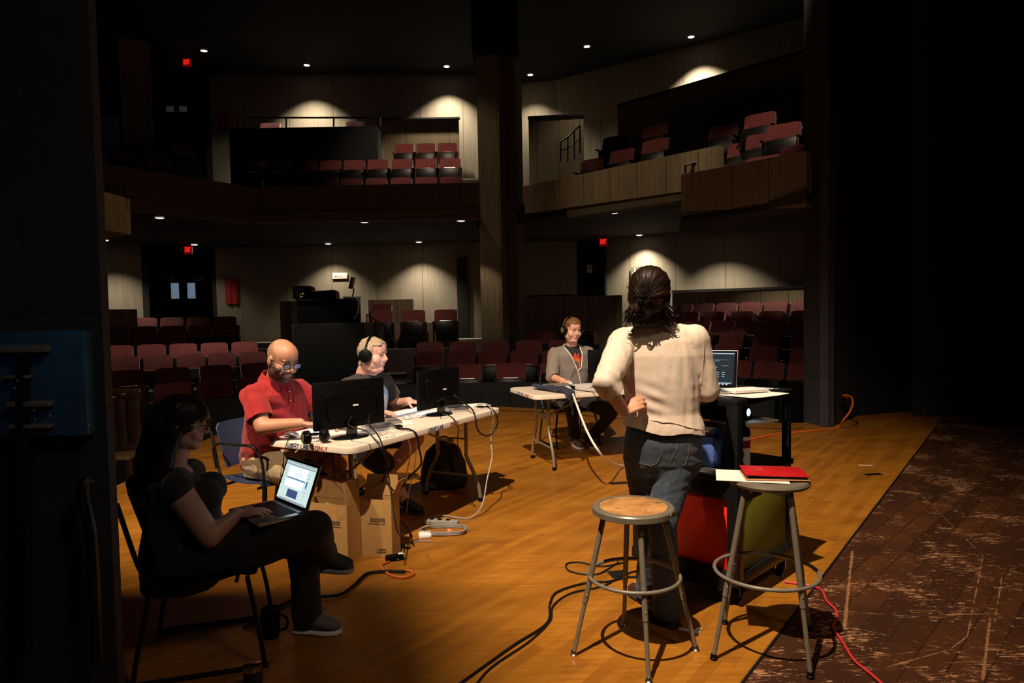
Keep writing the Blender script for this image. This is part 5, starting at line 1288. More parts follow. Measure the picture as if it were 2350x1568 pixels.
# ================================================================ CHAIRS
def shell_chair(label, T, seat_mat, frame_mat, w_=.46, arms=False, sled=True, back_top=.82):
    """local: +y is the way the sitter faces, origin on the floor under the seat centre"""
    t = thing('stacking_chair', label, 'chair', T)
    def st(u, v):
        x = (u - .5) * w_; return V((x, -.20 + .42 * v, .43 - .018 * math.sin(math.pi * v) * 1.2 + .02 * (2 * u - 1) ** 2 + (-.02 if v > .9 else 0)))
    obj('seat', MB().grid(st, 12, 12, .012), M[seat_mat], t, local=True)
    def bk(u, v):
        x = (u - .5) * w_ * (.94 - .10 * (v > .9)); return V((x, -.215 - .10 * v + .04 * (2 * u - 1) ** 2, .50 + (back_top - .50) * v))
    obj('backrest', MB().grid(bk, 12, 10, .012), M[seat_mat], t, local=True)
    for s_ in (-1, 1):
        x = s_ * (w_ / 2 + .01)
        if sled: pts = [(x * .85, .18, .40), (x, .22, .2), (x, .24, .03), (x, .22, .012), (x, -.24, .012), (x, -.27, .03), (x * .95, -.20, .38)]
        else: pts = [(x * .8, .16, .41), (x, .24, .014)]
        obj('leg', MB().tube(crom(pts, 5) if sled else pts, .0105, 10), M[frame_mat], t, local=True)
        if not sled: obj('leg', MB().tube([(x * .8, -.14, .41), (x, -.26, .014)], .0105, 10), M[frame_mat], t, local=True)
        obj('back_upright', MB().tube(crom([(x * .95, -.18, .40), (x * .95, -.235, .5), (x * .9, -.31, back_top - .06)], 4), .010, 10), M[frame_mat], t, local=True)
        if arms: obj('armrest', MB().tube(crom([(x, -.24, .50), (x * 1.08, -.22, .66), (x * 1.08, .0, .68), (x * 1.08, .16, .67), (x * 1.05, .22, .55), (x, .2, .3)], 6), .010, 10), M[frame_mat], t, local=True)
    obj('seat_bar', MB().tube([(-w_ / 2, .14, .395), (w_ / 2, .14, .395)], .009), M[frame_mat], t, local=True)
    obj('seat_bar', MB().tube([(-w_ / 2, -.16, .395), (w_ / 2, -.16, .395)], .009), M[frame_mat], t, local=True)
    return t
# slatted wooden chair at the left edge of the stage
wd_m = simple('dark_varnished_wood', (.010, .0035, .002), .3, stretch=(8, 8, 1)); brass = simple('brass_stud', (.7, .5, .2), .3, 1.)
Q = P(290, 960, 6.6); T = frame(V((Q.x, 6.6, 0)), (.12, -.99, 0)); t = thing('slatted_chair', 'dark wooden slatted chair back with brass studs at the left stage edge', 'chair', T)
zt_ = P(290, 893, 6.6).z
obj('top_rail', MB().box((0, .0, zt_ - .045), (.30, .04, .09), bevel=.004), wd_m, t, local=True)
obj('bottom_rail', MB().box((0, .0, .27), (.30, .04, .07), bevel=.004), wd_m, t, local=True)
for x, w_ in ((.125, .05), (.045, .075), (-.075, .105)): obj('slat', MB().box((x, 0, (zt_ - .08 + .29) / 2), (w_, .022, zt_ - .08 - .28), bevel=.003), wd_m, t, local=True)
obj('seat', MB().box((.0, .17, .23), (.30, .30, .03), bevel=.005), simple('brown_seat_board', (.05, .024, .008), .4), t, local=True)
for x in (-.13, .13):
    for y in (0, .3): obj('leg', MB().box((x, y, .11), (.035, .035, .22)), wd_m, t, local=True)
for x, z in ((.13, -.02), (.11, -.015), (.105, -.075), (.09, -.075), (.02, -.05), (.0, -.045), (-.14, -.025)): obj('brass_stud', MB().ell((x, .022, zt_ + z), (.006, .004, .006), n=10, m=6), brass, t, local=True)

# mug, jar on the floor near the seated woman
q = PZ(622, 1462); t = thing('travel_mug', 'dark mug with a handle on the floor under the seated woman', 'mug', Matrix.Translation(q))
obj('mug_body', MB().lathe([(0, 0), (.036, 0), (.042, .02), (.044, .135), (.041, .14), (.040, .13), (0, .125)], q), M['plastic_black'], t); obj('mug_handle', MB().tube(crom([q + V((.042, 0, .03)), q + V((.075, 0, .045)), q + V((.078, 0, .09)), q + V((.042, 0, .11))]), .006), M['plastic_black'], t)
q = PZ(582, 1595); t = thing('glass_jar', 'dark lidded jar catching small glints at the bottom edge', 'jar', Matrix.Translation(q))
obj('jar_body', MB().lathe([(0, 0), (.035, 0), (.038, .01), (.038, .09), (.03, .105), (0, .106)], q), simple('dark_glass', (.02, .025, .03), .08), t); obj('jar_lid', MB().lathe([(0, .104), (.036, .104), (.037, .125), (.03, .13), (0, .13)], q), M['chrome'], t)
# ================================================================ PEOPLE
def skin_mat(name, col, rough=.5):
    k = NT(name); n = k.noise(k.vec(), 14, 4, .6)
    k.l(k.ramp(n, [(.3, tuple(c * .88 for c in col)), (.7, tuple(min(1, c * 1.08) for c in col))]), k.b.inputs['Base Color'])
    k.b.inputs['Roughness'].default_value = rough
    k.b.inputs['Subsurface Weight'].default_value = .08; k.b.inputs['Subsurface Radius'].default_value = (.012, .004, .002)
    k.bump(k.noise(k.vec(), 160, 2), .05, .001); return k.m
def hair_mat(name, c1, c2, stretch=(60, 60, 4)):
    k = NT(name); n = k.noise(k.vec(scale=stretch), 3, 4, .6)
    k.l(k.ramp(n, [(.3, c1), (.7, c2)]), k.b.inputs['Base Color']); k.b.inputs['Roughness'].default_value = .42
    k.b.inputs['Specular IOR Level'].default_value = .22; k.bump(n, .5, .003); return k.m
def cloth_mat(name, col, var=.12, scale=40, rough=.9, bump=.15):
    return simple(name, col, rough, var=var, scale=scale, bump=bump, sheen=.1)
def axes(F, U=(0, 0, 1)):
    F = V(F).normalized(); R = F.cross(V(U)).normalized(); U = R.cross(F); return R, F, U
def hframe(c, F, roll=0.):
    R, F, U = axes(F)
    B = Matrix((R, F, U)).transposed()
    if roll: B = B @ Matrix.Rotation(roll, 3, 'Y')
    m = B.to_4x4(); m.translation = V(c); return m
def head(mb, H, s=1., fat=1., ears=True, nose=1., heavy=0.):
    B = H.to_3x3(); w = lambda x, y, z: H @ V((x * s, y * s, z * s))
    E = lambda c, r, b=B: mb.ell(w(*c), tuple(q * s for q in r), b, 24, 16)
    E((0, -.014, .030), (.077, .098, .090)); E((0, .006, .046), (.071, .088, .070))
    E((0, .020, -.026), (.066 * fat, .066, .074)); E((0, .018, -.060), (.057 * fat, .060, .050))
    E((0, .056, -.092), (.032 * fat, .026, .022)); E((0, .072, -.050), (.030, .016, .026))
    if heavy: E((0, .020, -.100), (.050 * heavy, .048, .030)); E((0, .0, -.085), (.062 * heavy, .050, .040))
    for q in (-1, 1):
        E((q * .044 * fat, .008, -.058), (.026, .045, .038)); E((q * .036 * fat, .050, -.030), (.031 * fat, .030, .034))
        E((q * .024, .074, .026), (.028, .015, .010)); E((q * .031, .067, .004), (.0150, .0135, .0125))
        E((q * .011, .092, -.030), (.009, .010, .007))
        if ears:
            E((q * .079, -.008, -.004), (.009, .017, .030), B @ Matrix.Rotation(q * .3, 3, 'Z')); E((q * .078, -.004, -.030), (.007, .010, .012))
    mb.cap(w(0, .078, .020), w(0, .103 * nose, -.020), .0085 * s, .0130 * s)
    mb.cap(w(-.014, .080, -.057), w(.014, .080, -.057), .0072 * s); mb.cap(w(-.012, .079, -.067), w(.012, .079, -.067), .0076 * s)
def features(body, H, s=1., brow=.0030, open_=.6, mouth=-.062, lipr=.0030):
    """brows, lid lines, irises and lips laid on the face, in material slots 1, 3, 3, 2"""
    bv = BVHTree.FromBMesh(body.bm); Y = H.to_3x3() @ V((0, 1, 0))
    def on(x, z, off=0.):
        h = bv.ray_cast(H @ V((x * s, .25 * s, z * s)), -Y, .4)
        return (h[0] + Y * off) if h[0] is not None else None
    def line(pts, rad, slot, off=0.):
        q = [on(x, z, off) for x, z in pts]
        if any(p is None for p in q): return
        n0 = len(body.bm.faces); body.tube(q, [r * s for r in rad], 6); body.bm.faces.ensure_lookup_table()
        for f in body.bm.faces[n0:]: f.material_index = slot
    for q in (-1, 1):
        line([(q * (.014 + .034 * t), .027 + .008 * math.sin(t * 2.2) - .004 * t) for t in [k / 8 for k in range(9)]], [brow * (.6 + .9 * math.sin(math.pi * min(.95, .15 + k / 9))) for k in range(9)], 1, -.0008)
        line([(q * (.018 + .027 * t), .0035 + .0055 * math.sin(math.pi * t)) for t in [k / 8 for k in range(9)]], [.0007 + .0011 * math.sin(math.pi * k / 8) for k in range(9)], 3)
        line([(q * (.0275 + .008 * t), .0035 + .0015 * math.sin(math.pi * t)) for t in [k / 4 for k in range(5)]], [.001, .0022 * open_ + .0008, .0028 * open_ + .0008, .0022 * open_ + .0008, .001], 3, -.0004)
    line([(-.023 + .046 * t, mouth - .0025 * abs(2 * t - 1) ** 2) for t in [k / 10 for k in range(11)]], [.0006 + .0008 * math.sin(math.pi * k / 10) for k in range(11)], 3, -.0002)
    line([(-.020 + .040 * t, mouth + .0042 - .0035 * abs(2 * t - 1) ** 2) for t in [k / 10 for k in range(11)]], [.0006 + (lipr - .0006) * math.sin(math.pi * k / 10) for k in range(11)], 2, -.0016)
    line([(-.018 + .036 * t, mouth - .0055 + .003 * abs(2 * t - 1) ** 2) for t in [k / 10 for k in range(11)]], [.0006 + lipr * 1.1 * math.sin(math.pi * k / 10) for k in range(11)], 2, -.0016)
def hand(mb, wrist, d, n, side, curl=(.5, .6, .6, .6), s=1., thumb_out=.8, spread=1.):
    """d fingers' direction, n palm side, side=+1 if the thumb lies on d x n side"""
    wrist = V(wrist); d = V(d).normalized(); n = (V(n) - d * V(n).dot(d)).normalized(); lat = d.cross(n) * side
    L = (.068, .077, .072, .056)
    for i in range(4):
        o = (.5 - i / 3) * .062 * spread; k = wrist + d * (.088 - .006 * abs(i - 1)) * s + lat * o * s
        mb.cap(wrist + d * .012 * s + lat * o * .65 * s, k, .0125 * s, .0098 * s, 12)
        cur = k; dd = d.copy() + lat * (o * 1.6 * spread); dd.normalize(); ln = L[i] * s; r = .0090 * s
        for j, f in enumerate((.44, .31, .25)):
            a = curl[i] * (.55, 1.0, .7)[j]
            dd = (dd * math.cos(a) + n * math.sin(a)).normalized()
            # keep n orthogonal to the finger as it bends
            nn = (n - dd * n.dot(dd)); n_l = nn.normalized() if nn.length > .2 else n
            nx = cur + dd * ln * f; mb.cap(cur, nx, r, r * .9, 10); cur = nx; r *= .9
    mb.ell(wrist + d * .05 * s + n * .004 * s, (.040 * s, .050 * s, .015 * s), Matrix((lat, d, n)).transposed(), 16, 10)
    b = wrist + d * .020 * s + lat * .026 * s + n * .006 * s; td = (d * .75 + lat * thumb_out + n * .3).normalized()
    m1 = b + td * .038 * s; td2 = (td + d * .5 + n * .15).normalized(); m2 = m1 + td2 * .032 * s; td3 = (td2 + d * .4 + n * .2).normalized(); m3 = m2 + td3 * .024 * s
    mb.chain([b, m1, m2, m3], [.014 * s, .0115 * s, .0100 * s, .0085 * s], 12)
def shoe(name, heel, toe, parent, upper, sole, s=1., laces=True):
    heel = V(heel); toe = V(toe); d = (toe - heel); d.z = 0; Lh = d.length; d.normalize(); r = V((d.y, -d.x, 0))
    z0 = heel.z
    q = lambda t, z: V((heel.x, heel.y, z0)) + d * (t * Lh) + V((0, 0, z))
    mb = MB(); mb.loft([(q(t, z / 2 + .02), r, w_, V((0, 0, 1)), z / 2) for t, w_, z in ((-.12, .015, .05), (-.08, .030, .085), (.05, .036, .10), (.30, .037, .095), (.55, .044, .070), (.80, .046, .055), (1.0, .036, .042), (1.08, .012, .025))], n=20)
    up = obj(name, mb, upper, parent)
    ms = MB(); ms.loft([(q(t, .012), r, w_, V((0, 0, 1)), .012) for t, w_ in ((-.14, .012), (-.10, .033), (.05, .040), (.3, .040), (.6, .048), (.85, .049), (1.04, .038), (1.11, .012))], n=20, p=3)
    obj('sole', ms, sole, up)
    if laces:
        ml = MB()
        for k in range(4): c = q(.42 + k * .10, .088 - k * .008); ml.tube([c - r * .022, c + V((0, 0, .008)), c + r * .022], .003, 6)
        obj('laces', ml, M['white_cable'], up)
    return up
def cut(mb, pred):
    bmesh.ops.delete(mb.bm, geom=[f for f in mb.bm.faces if pred(f.calc_center_median())], context='FACES'); return mb
def bcut(mb, co, no, rad):
    """clean planar cut: removes what lies beyond the plane, within rad of co"""
    co = V(co); no = V(no).normalized()
    fs = [f for f in mb.bm.faces if (f.calc_center_median() - co).length < rad]
    ge = set(fs)
    for f in fs: ge.update(f.edges); ge.update(f.verts)
    bmesh.ops.bisect_plane(mb.bm, geom=list(ge), plane_co=co, plane_no=no, dist=1e-5)
    bmesh.ops.delete(mb.bm, geom=[f for f in mb.bm.faces if (f.calc_center_median() - co).length < rad and (f.calc_center_median() - co).dot(no) > 0], context='FACES')
    return mb
def smooth_edge(mb, it=6, fac=.5):
    for _ in range(it):
        nw = {}
        for v in mb.bm.verts:
            es = [e for e in v.link_edges if e.is_boundary]
            if len(es) == 2: nw[v] = v.co.lerp((es[0].other_vert(v).co + es[1].other_vert(v).co) / 2, fac)
        for v, c in nw.items(): v.co = c
    mb.bm.normal_update(); return mb
def copy_bm(mb):
    r = MB(); r.bm.free(); r.bm = mb.bm.copy(); return r
def shell(mb, pred, off, nz=None):
    """outer layer over part of a surface, for hair and beards"""
    r = copy_bm(mb); cut(r, lambda c: not pred(c)); smooth_edge(r, 8); r.bm.normal_update()
    st = [v for v in r.bm.verts if not v.link_faces]
    bmesh.ops.delete(r.bm, geom=st, context='VERTS')
    vs = list(r.bm.verts); nw = []
    for v in vs:
        bd_ = any(e.is_boundary for e in v.link_edges)
        nw.append(v.co + v.normal * ((off * .15 if bd_ else off) + (nz(v.co) if nz and not bd_ else 0)))
    for v, c in zip(vs, nw): v.co = c
    r.bm.normal_update()
    return r
def paint(mb, rules):
    """material slots by position: [(slot, predicate)]"""
    for f in mb.bm.faces:
        c = f.calc_center_median()
        for sl, pr in rules:
            if pr(c): f.material_index = sl; break
    return mb
def face_rules(H, s=1., brow=1, lip=2, eye=3, slit=.0035):
    I = H.inverted()
    def loc(c): q = I @ c; return q / s
    def brow_(c): q = loc(c); return q.y > .055 and .015 < abs(q.x) < .047 and abs(q.z - (.030 - (abs(q.x) - .03) ** 2 * 9)) < .0048
    def lip_(c): q = loc(c); return q.y > .074 and abs(q.x) < .024 and -.0735 < q.z < -.0525
    def eye_(c): q = loc(c); return q.y > .055 and abs(abs(q.x) - .031) < .0125 and abs(q.z - .004) < slit
    return [(eye, eye_), (brow, brow_), (lip, lip_)]
def folds(amp, dirs, seed=0):
    """cloth folds: sums of directional noise ridges"""
    def f(c, n=None):
        v = 0
        for (ax, ay, az), a in dirs:
            q = V((c.x * ax + seed, c.y * ay, c.z * az)); w_ = noise.noise(q); v += (1 - abs(w_) * 2.2) * a
        return v * amp
    return f
def decal(name, bvh, O, right, up, dirn, w_, h_, n, inside, mat, parent, off=.0022):
    right = V(right).normalized(); up = V(up).normalized(); dirn = V(dirn).normalized()
    mb = MB(); cache = {}
    def vert(i, j):
        if (i, j) in cache: return cache[(i, j)]
        p = V(O) + right * ((i / n - .5) * w_) + up * ((j / n - .5) * h_)
        hit = bvh.ray_cast(p - dirn * .6, dirn)
        v = mb.bm.verts.new(hit[0] - dirn * off) if hit[0] is not None and hit[3] < 1.2 else None
        cache[(i, j)] = v; return v
    for i in range(n):
        for j in range(n):
            x = ((i + .5) / n - .5) * 2; y = ((j + .5) / n - .5) * 2
            if inside(x, y):
                q = [vert(i, j), vert(i + 1, j), vert(i + 1, j + 1), vert(i, j + 1)]
                if all(q):
                    zs = [v.co.dot(dirn) for v in q]
                    if max(zs) - min(zs) < .05: mb.bm.faces.new(q)
    return obj(name, mb, mat, parent)
def glasses(label, H, s, mat, lens_mat=None):
    T = H.copy(); t = thing('eyeglasses', label, 'glasses', T)
    for q in (-1, 1):
        fr = [(q * (.034 + .024 * math.copysign(abs(math.cos(a)) ** .7, math.cos(a))) * s, (.100 - .12 * abs(.024 * math.cos(a)) * (1 if math.cos(a) * q > 0 else 0)) * s, (.004 + .017 * math.copysign(abs(math.sin(a)) ** .7, math.sin(a))) * s) for a in [2 * math.pi * k / 24 for k in range(24)]]
        obj('rim', MB().tube(fr, .0022 * s, 6, closed=True), mat, t, local=True)
        if lens_mat: obj('lens', MB().prism([(x, z) for x, y, z in fr], .001, (0, .099 * s, 0), Matrix(((1, 0, 0), (0, 0, -1), (0, 1, 0)))), lens_mat, t, local=True)
        obj('temple', MB().tube([(q * .058 * s, .098 * s, .010 * s), (q * .078 * s, .04 * s, .010 * s), (q * .085 * s, -.015 * s, .006 * s), (q * .084 * s, -.03 * s, -.012 * s)], .0022 * s, 6), mat, t, local=True)
    obj('bridge', MB().tube([(-.011 * s, .101 * s, .008 * s), (0, .107 * s, .012 * s), (.011 * s, .101 * s, .008 * s)], .0022 * s, 6), mat, t, local=True)
    return t
def finish_body(mb, mats, parent, vox=.005, H=None, s=1., slit=.0035, sm=3):
    r = remesh(mb, min(vox, .0048), 5, .5)
    return r
lip_m = skin_mat('lip_skin', (.45, .17, .13)); eye_m = simple('dark_eye', (.03, .02, .015), .2)
denim = cloth_mat('dark_blue_denim', (.030, .042, .062), .35, 70, bump=.25)
stitch_m = simple('tan_denim_stitching', (.22, .13, .06), .8)

# ---------------------------------------------------------------- the standing woman
hd = P(1491, 672, 3.22); FW = V((.28, .93, -.16)).normalized()
HW = hframe(hd, FW); pelvis = P(1521, 1015, 3.30)
skin_w = skin_mat('fair_skin_warm', (.46, .22, .13))
per = thing('person', 'standing person from behind in cream top and dark jeans, hand on hip', 'person', Matrix.Translation(V((pelvis.x, 3.32, 0))))
Rw = V((.985, -.17, 0)).normalized(); Fw = V((.17, .985, 0)).normalized()
shL, elL, wrL = P(1430, 786, 3.27), P(1389, 877, 3.06), P(1431, 945, 3.13)
shR, elR, wrR = P(1593, 780, 3.24), P(1621, 890, 3.26), P(1632, 905, 3.52)
nb = P(1507, 758, 3.255)
hipL, knL, anL = P(1479, 1050, 3.33), P(1492, 1225, 3.40), P(1492, 1388, 3.50)
hipR, knR, anR = P(1553, 1045, 3.29), P(1519, 1205, 3.20), P(1534, 1410, 3.27)
tors = [(P(1521, 1060, 3.31), .165, .11), (P(1521, 1015, 3.30), .175, .12), (P(1522, 955, 3.285), .150, .105), (P(1518, 890, 3.275), .155, .105), (P(1513, 835, 3.265), .165, .105), (P(1510, 795, 3.26), .15, .085), (P(1508, 770, 3.255), .075, .06)]
b = MB(); b.loft([(c, Rw, a, Fw, d_) for c, a, d_ in tors], p=2.2)
b.cap(nb, hd + V((0, -.01, -.07)), .056, .05); head(b, HW, .97)
b.chain([shL, elL, wrL], [.05, .038, .027]); b.chain([shR, elR, wrR], [.05, .038, .027])
b.cap(P(1508, 775, 3.26), shL, .05, .05); b.cap(P(1508, 775, 3.26), shR, .05, .05)
hand(b, wrL, V((.86, .22, .46)), V((.0, .8, -.6)), 1, (.45, .5, .55, .6), .90, .7)
hand(b, wrR, V((.05, 1, -.1)), V((0, 0, -1)), -1, (.4, .45, .45, .5), .95)
b.chain([hipL, knL, anL], [.085, .058, .042]); b.chain([hipR, knR, anR], [.085, .058, .042])
for an, dr in ((anL, V((-.35, .9, 0))), (anR, V((-.5, .85, 0)))):
    a_ = V((an.x, an.y, .05)); b.cap(a_ - dr.normalized() * .03, a_ + dr.normalized() * .13 + V((0, 0, -.01)), .035, .028); b.cap(an, a_, .042, .038)
body_w = finish_body(b, None, per, .0055, HW, .97)
features(body_w, HW, .97)
obj('body', body_w, [skin_w, lip_m, lip_m, eye_m], per)
# cream top
t_ = MB()
ts = [(P(1521, 1010, 3.295), .200, .152), (P(1522, 975, 3.295), .192, .148), (P(1521, 945, 3.29), .172, .130), (P(1519, 905, 3.28), .175, .128), (P(1515, 860, 3.275), .182, .125), (P(1512, 815, 3.268), .185, .115), (P(1510, 782, 3.262), .170, .092), (P(1508, 757, 3.258), .110, .068), (P(1506, 742, 3.256), .080, .060), (P(1505, 732, 3.256), .070, .056)]
t_.loft([(c, Rw, a, Fw, d_) for c, a, d_ in ts], p=2.3)
t_.cap(P(1490, 768, 3.26), shL, .058, .064); t_.cap(P(1520, 766, 3.26), shR, .058, .064)
cuffL = elL.lerp(wrL, .34); cuffR = elR.lerp(wrR, .45)
t_.chain([shL, shL.lerp(elL, .5) + V((0, 0, -.01)), elL, cuffL], [.070, .066, .054, .055])
t_.chain([shR, shR.lerp(elR, .5) + V((.0, 0, -.005)), elR + V((.0, 0, -.01)), cuffR], [.072, .066, .060, .05])
t_.ell(P(1447, 850, 3.26), (.05, .05, .10))      # loose cloth under the raised arm
top = remesh(t_, .007, 5, .5)
fw = folds(.0034, [((18, 6, 3.0), .8), ((7, 4, 14), .35), ((30, 8, 7), .35)], 3)
hipz = P(1521, 940, 3.2).z
def top_disp(c, n):
    a = fw(c); px_ = (c.x / c.y)
    z = c.z
    # gathers where the hand presses at the waist and at the bent elbow
    d1 = (c - P(1495, 925, 3.15)).length; a += .0045 * math.exp(-(d1 / .07) ** 2) * math.sin(z * 95 + c.x * 40)
    d2 = (c - elL).length; a += .004 * math.exp(-(d2 / .08) ** 2) * math.sin((c - shL).length * 120)
    d3 = (c - P(1600, 860, 3.15)).length; a += .0025 * math.exp(-(d3 / .16) ** 2) * math.sin(c.x * 110 + z * 10)
    return a
displace(top, top_disp)
cream = cloth_mat('cream_cotton_knit', (.62, .50, .40), .06, 60, bump=.12)
hemz = P(1521, 997, 3.15).z
def below_hem(c):
    slope = (c.x - pelvis.x) * -.09 
    return c.z < hemz + slope + .008 * math.sin(c.x * 25) or (c - nb).length < .0 
cut(top, below_hem); smooth_edge(top, 8)
ax_ = (cuffL - elL).normalized(); bcut(top, cuffL, ax_, .12)
ax2 = (cuffR - elR).normalized(); bcut(top, cuffR, ax2, .12)
thicken(top, .004)
bv = BVHTree.FromBMesh(top.bm)
tp = obj('top', top, cream, per, smooth=80)
seam = MB()
def along(bvh, pts, off=.002, dirn=V((0, 1, 0))):
    out = []
    for p in pts:
        h = bvh.ray_cast(V(p) - dirn * .5, dirn)
        if h[0] is not None: out.append(h[0] - dirn * off)
    return out
sm_ = along(bv, [P(x, y, 3.2) for x, y in ((1440, 962), (1460, 958), (1500, 963), (1540, 967), (1580, 978), (1610, 985))])
if len(sm_) > 2: obj('hem_seam', MB().tube(crom(sm_, 5), .0022, 6), cream, tp)
for pts in (((1443, 775), (1445, 800), (1452, 830), (1450, 870)), ((1598, 765), (1610, 790), (1611, 830), (1609, 880))):
    s__ = along(bv, [P(x, y, 3.2) for x, y in pts])
    if len(s__) > 2: obj('sleeve_seam', MB().tube(crom(s__, 5), .0016, 6), cream, tp)
# jeans
j = MB(); j.loft([(P(1521, 972, 3.30), Rw, .172, Fw, .126), (P(1521, 1015, 3.30), Rw, .186, Fw, .140), (P(1521, 1055, 3.31), Rw, .190, Fw, .138), (P(1521, 1085, 3.31), Rw, .165, Fw, .11)], p=2.3)
for hp, kn, an in ((hipL, knL, anL), (hipR, knR, anR)):
    cuff = V((an.x, an.y, .045)); j.chain([hp + V((0, -.01, .01)), hp.lerp(kn, .5), kn, kn.lerp(cuff, .5), cuff], [.104, .084, .066, .066, .073])
    j.ell(hp + V((0, -.05, .02)), (.085, .075, .085))
jn = remesh(j, .007, 4, .5); displace(jn, folds(.004, [((9, 6, 26), .7), ((20, 10, 8), .4)], 9))
cut(jn, lambda c: c.z < .035 + .02 * (c.y - 3.2))
bj = BVHTree.FromBMesh(jn.bm); je = obj('jeans', jn, denim, per)
def jline(pts, r=.0010, nm='stitching'):
    q = along(bj, [P(x, y, 3.15) for x, y in pts], .002)
    if len(q) > 2: obj(nm, MB().tube(crom(q, 6), r, 5), stitch_m, je)
jline(((1448, 997), (1487, 1001), (1526, 1004))); jline(((1526, 1004), (1520, 1040), (1507, 1068), (1490, 1072), (1463, 1066), (1453, 1045), (1449, 1020), (1448, 997)))
jline(((1448, 1001), (1487, 1005), (1526, 1008))); jline(((1581, 1006), (1590, 1007), (1601, 1010))); jline(((1581, 1006), (1583, 1030), (1578, 1060), (1573, 1070)))
jline(((1556, 990), (1556, 1010), (1551, 1035), (1540, 1060))); jline(((1445, 980), (1480, 985), (1520, 992), (1556, 1000)))
jline(((1446, 974), (1480, 978), (1520, 984), (1556, 992)))
# shoes
brown = simple('dark_brown_leather_clog', (.05, .022, .014), .35); blk_sole = simple('black_rubber_sole', (.02, .016, .014), .6)
shoe('clog', V((anR.x + .015, anR.y - .05, 0)), V((anR.x - .06, anR.y + .10, 0)), per, brown, blk_sole, laces=False)
shoe('clog', V((anL.x + .01, anL.y - .05, 0)), V((anL.x - .07, anL.y + .11, 0)), per, brown, blk_sole, laces=False)
# hair
hm = hair_mat('dark_chestnut_hair', (.005, .0022, .0013), (.022, .0078, .003), (70, 70, 9))
h_ = MB(); hw = lambda x, y, z: HW @ V((x, y, z))
BW = HW.to_3x3()
h_.ell(hw(0, -.014, .028), (.098, .112, .098), BW, 30, 20); h_.ell(hw(0, -.035, -.03), (.100, .092, .085), BW, 26, 18); h_.ell(hw(-.0, -.06, -.06), (.08, .06, .06), BW)
clump = P(1487, 722, 3.17); h_.ell(clump + V((0, .01, .01)), (.095, .05, .05)); h_.ell(P(1490, 738, 3.19), (.085, .045, .035)); h_.ell(P(1470, 712, 3.16), (.06, .045, .045)); h_.ell(P(1512, 722, 3.18), (.055, .045, .045))
hr = remesh(h_, .006, 4, .5)
clipc = P(1469, 687, 3.10)
def hdisp(c, n):
    q = c - clipc; a = math.atan2(q.z, q.x); r = V((q.x, q.z)).length
    if c.z > clipc.z - .01: return .0028 * noise.noise(V((a * 26, r * 6, 0))) + .003 * noise.noise(V((a * 9, r * 5, 2)))
    return .0045 * noise.noise(V((c.x * 95, c.y * 30, c.z * 16))) + .007 * noise.noise(V((c.x * 30, c.y * 20, c.z * 22)))
displace(hr, hdisp)
random.seed(11)
for k in range(190):     # curled strands at the gathered ends
    x = random.uniform(1441, 1540); y0 = random.uniform(692, 724); st = P(x * .8 + 1487 * .2, y0, 3.13 + random.random() * .05)
    dx = (x - 1488) / 50; cv = random.choice((-1, 1)) * random.uniform(.003, .011); ln = random.uniform(.05, .09)
    pts = []
    for i in range(7):
        u = i / 6; pts.append(st + V((dx * .05 * u + cv * math.sin(u * math.pi * 1.1) , -.012 * math.sin(u * 3) + .01 * u, -ln * u + .012 * u * u)))
    hr.tube(crom(pts, 2), [.0055 * (1 - .85 * (i / 12)) for i in range(13)], 5)
for k in range(60):      # combed-back strands drawn into the clip
    a = random.uniform(-.3, 3.6); s0 = hw(.10 * math.cos(a), -.05 - .03 * random.random(), .02 + .10 * math.sin(a) * .95)
    mid = (s0 + clipc) / 2 + V((0, -.018 - .02 * abs(math.sin(a)), .006)); hr.tube(crom([s0, mid, clipc + V((random.uniform(-.01, .01), -.005, random.uniform(-.01, .012)))], 5), [.0009] * 11, 5)
ho = obj('hair', hr, hm, per, smooth=80)
cl = MB(); cl.tube(crom([clipc + V((-.022, -.012, .008)), clipc + V((0, -.03, .012)), clipc + V((.028, -.018, .004)), clipc + V((.05, -.008, -.008))], 5), .005, 8)
for i in range(5): cl.tube([clipc + V((-.018 + i * .014, -.018, .010)), clipc + V((-.016 + i * .014, -.026, -.004)), clipc + V((-.012 + i * .013, -.014, -.020))], .003, 6)
cl.torus(clipc + V((-.004, -.028, -.002)), .009, .0025, Matrix.Rotation(math.pi / 2, 3, 'X'), 16, 6)
obj('hair_clip', cl, M['gloss_black'], ho)

# ---------------------------------------------------------------- the bald man in the red polo shirt
F1 = V((.885, -.466, 0)); R1 = V((-.466, -.885, 0))
nb1 = P(637, 866, 4.58); hc1 = P(648, 827, 4.46); H1 = hframe(hc1, V((.76, -.56, -.40)), roll=-.04)
skin1 = skin_mat('tanned_skin', (.44, .20, .11), .52)
per = thing('person', 'bald bearded person in a red polo shirt and glasses typing at the long table', 'person', Matrix.Translation(V((-1.68, 4.72, 0))))
pel1 = V((-1.70, 4.74, .54)); ch1 = V((-1.63, 4.66, .86))
tors = [(pel1 + V((0, 0, -.06)), .17, .13), (pel1, .18, .145), (pel1.lerp(ch1, .5), .18, .15), (ch1, .18, .13), (nb1 + V((-.02, 0, -.10)), .17, .10), (nb1 + V((-.01, 0, -.03)), .09, .07)]
b = MB(); b.loft([(c, R1, a, F1, d_) for c, a, d_ in tors], p=2.2)
b.cap(nb1 + V((-.01, .01, -.02)), hc1 + V((-.03, .02, -.06)), .074, .068); head(b, H1, 1.12, 1.08, heavy=1.)
sR, eR, wR = nb1 + R1 * .205 + V((-.01, .0, -.105)), P(603, 980, 4.30), P(688, 972, 4.28)
sL, eL, wL = nb1 - R1 * .205 + V((-.01, .0, -.105)), V((-1.34, 4.86, .84)), V((-1.22, 4.68, .80))
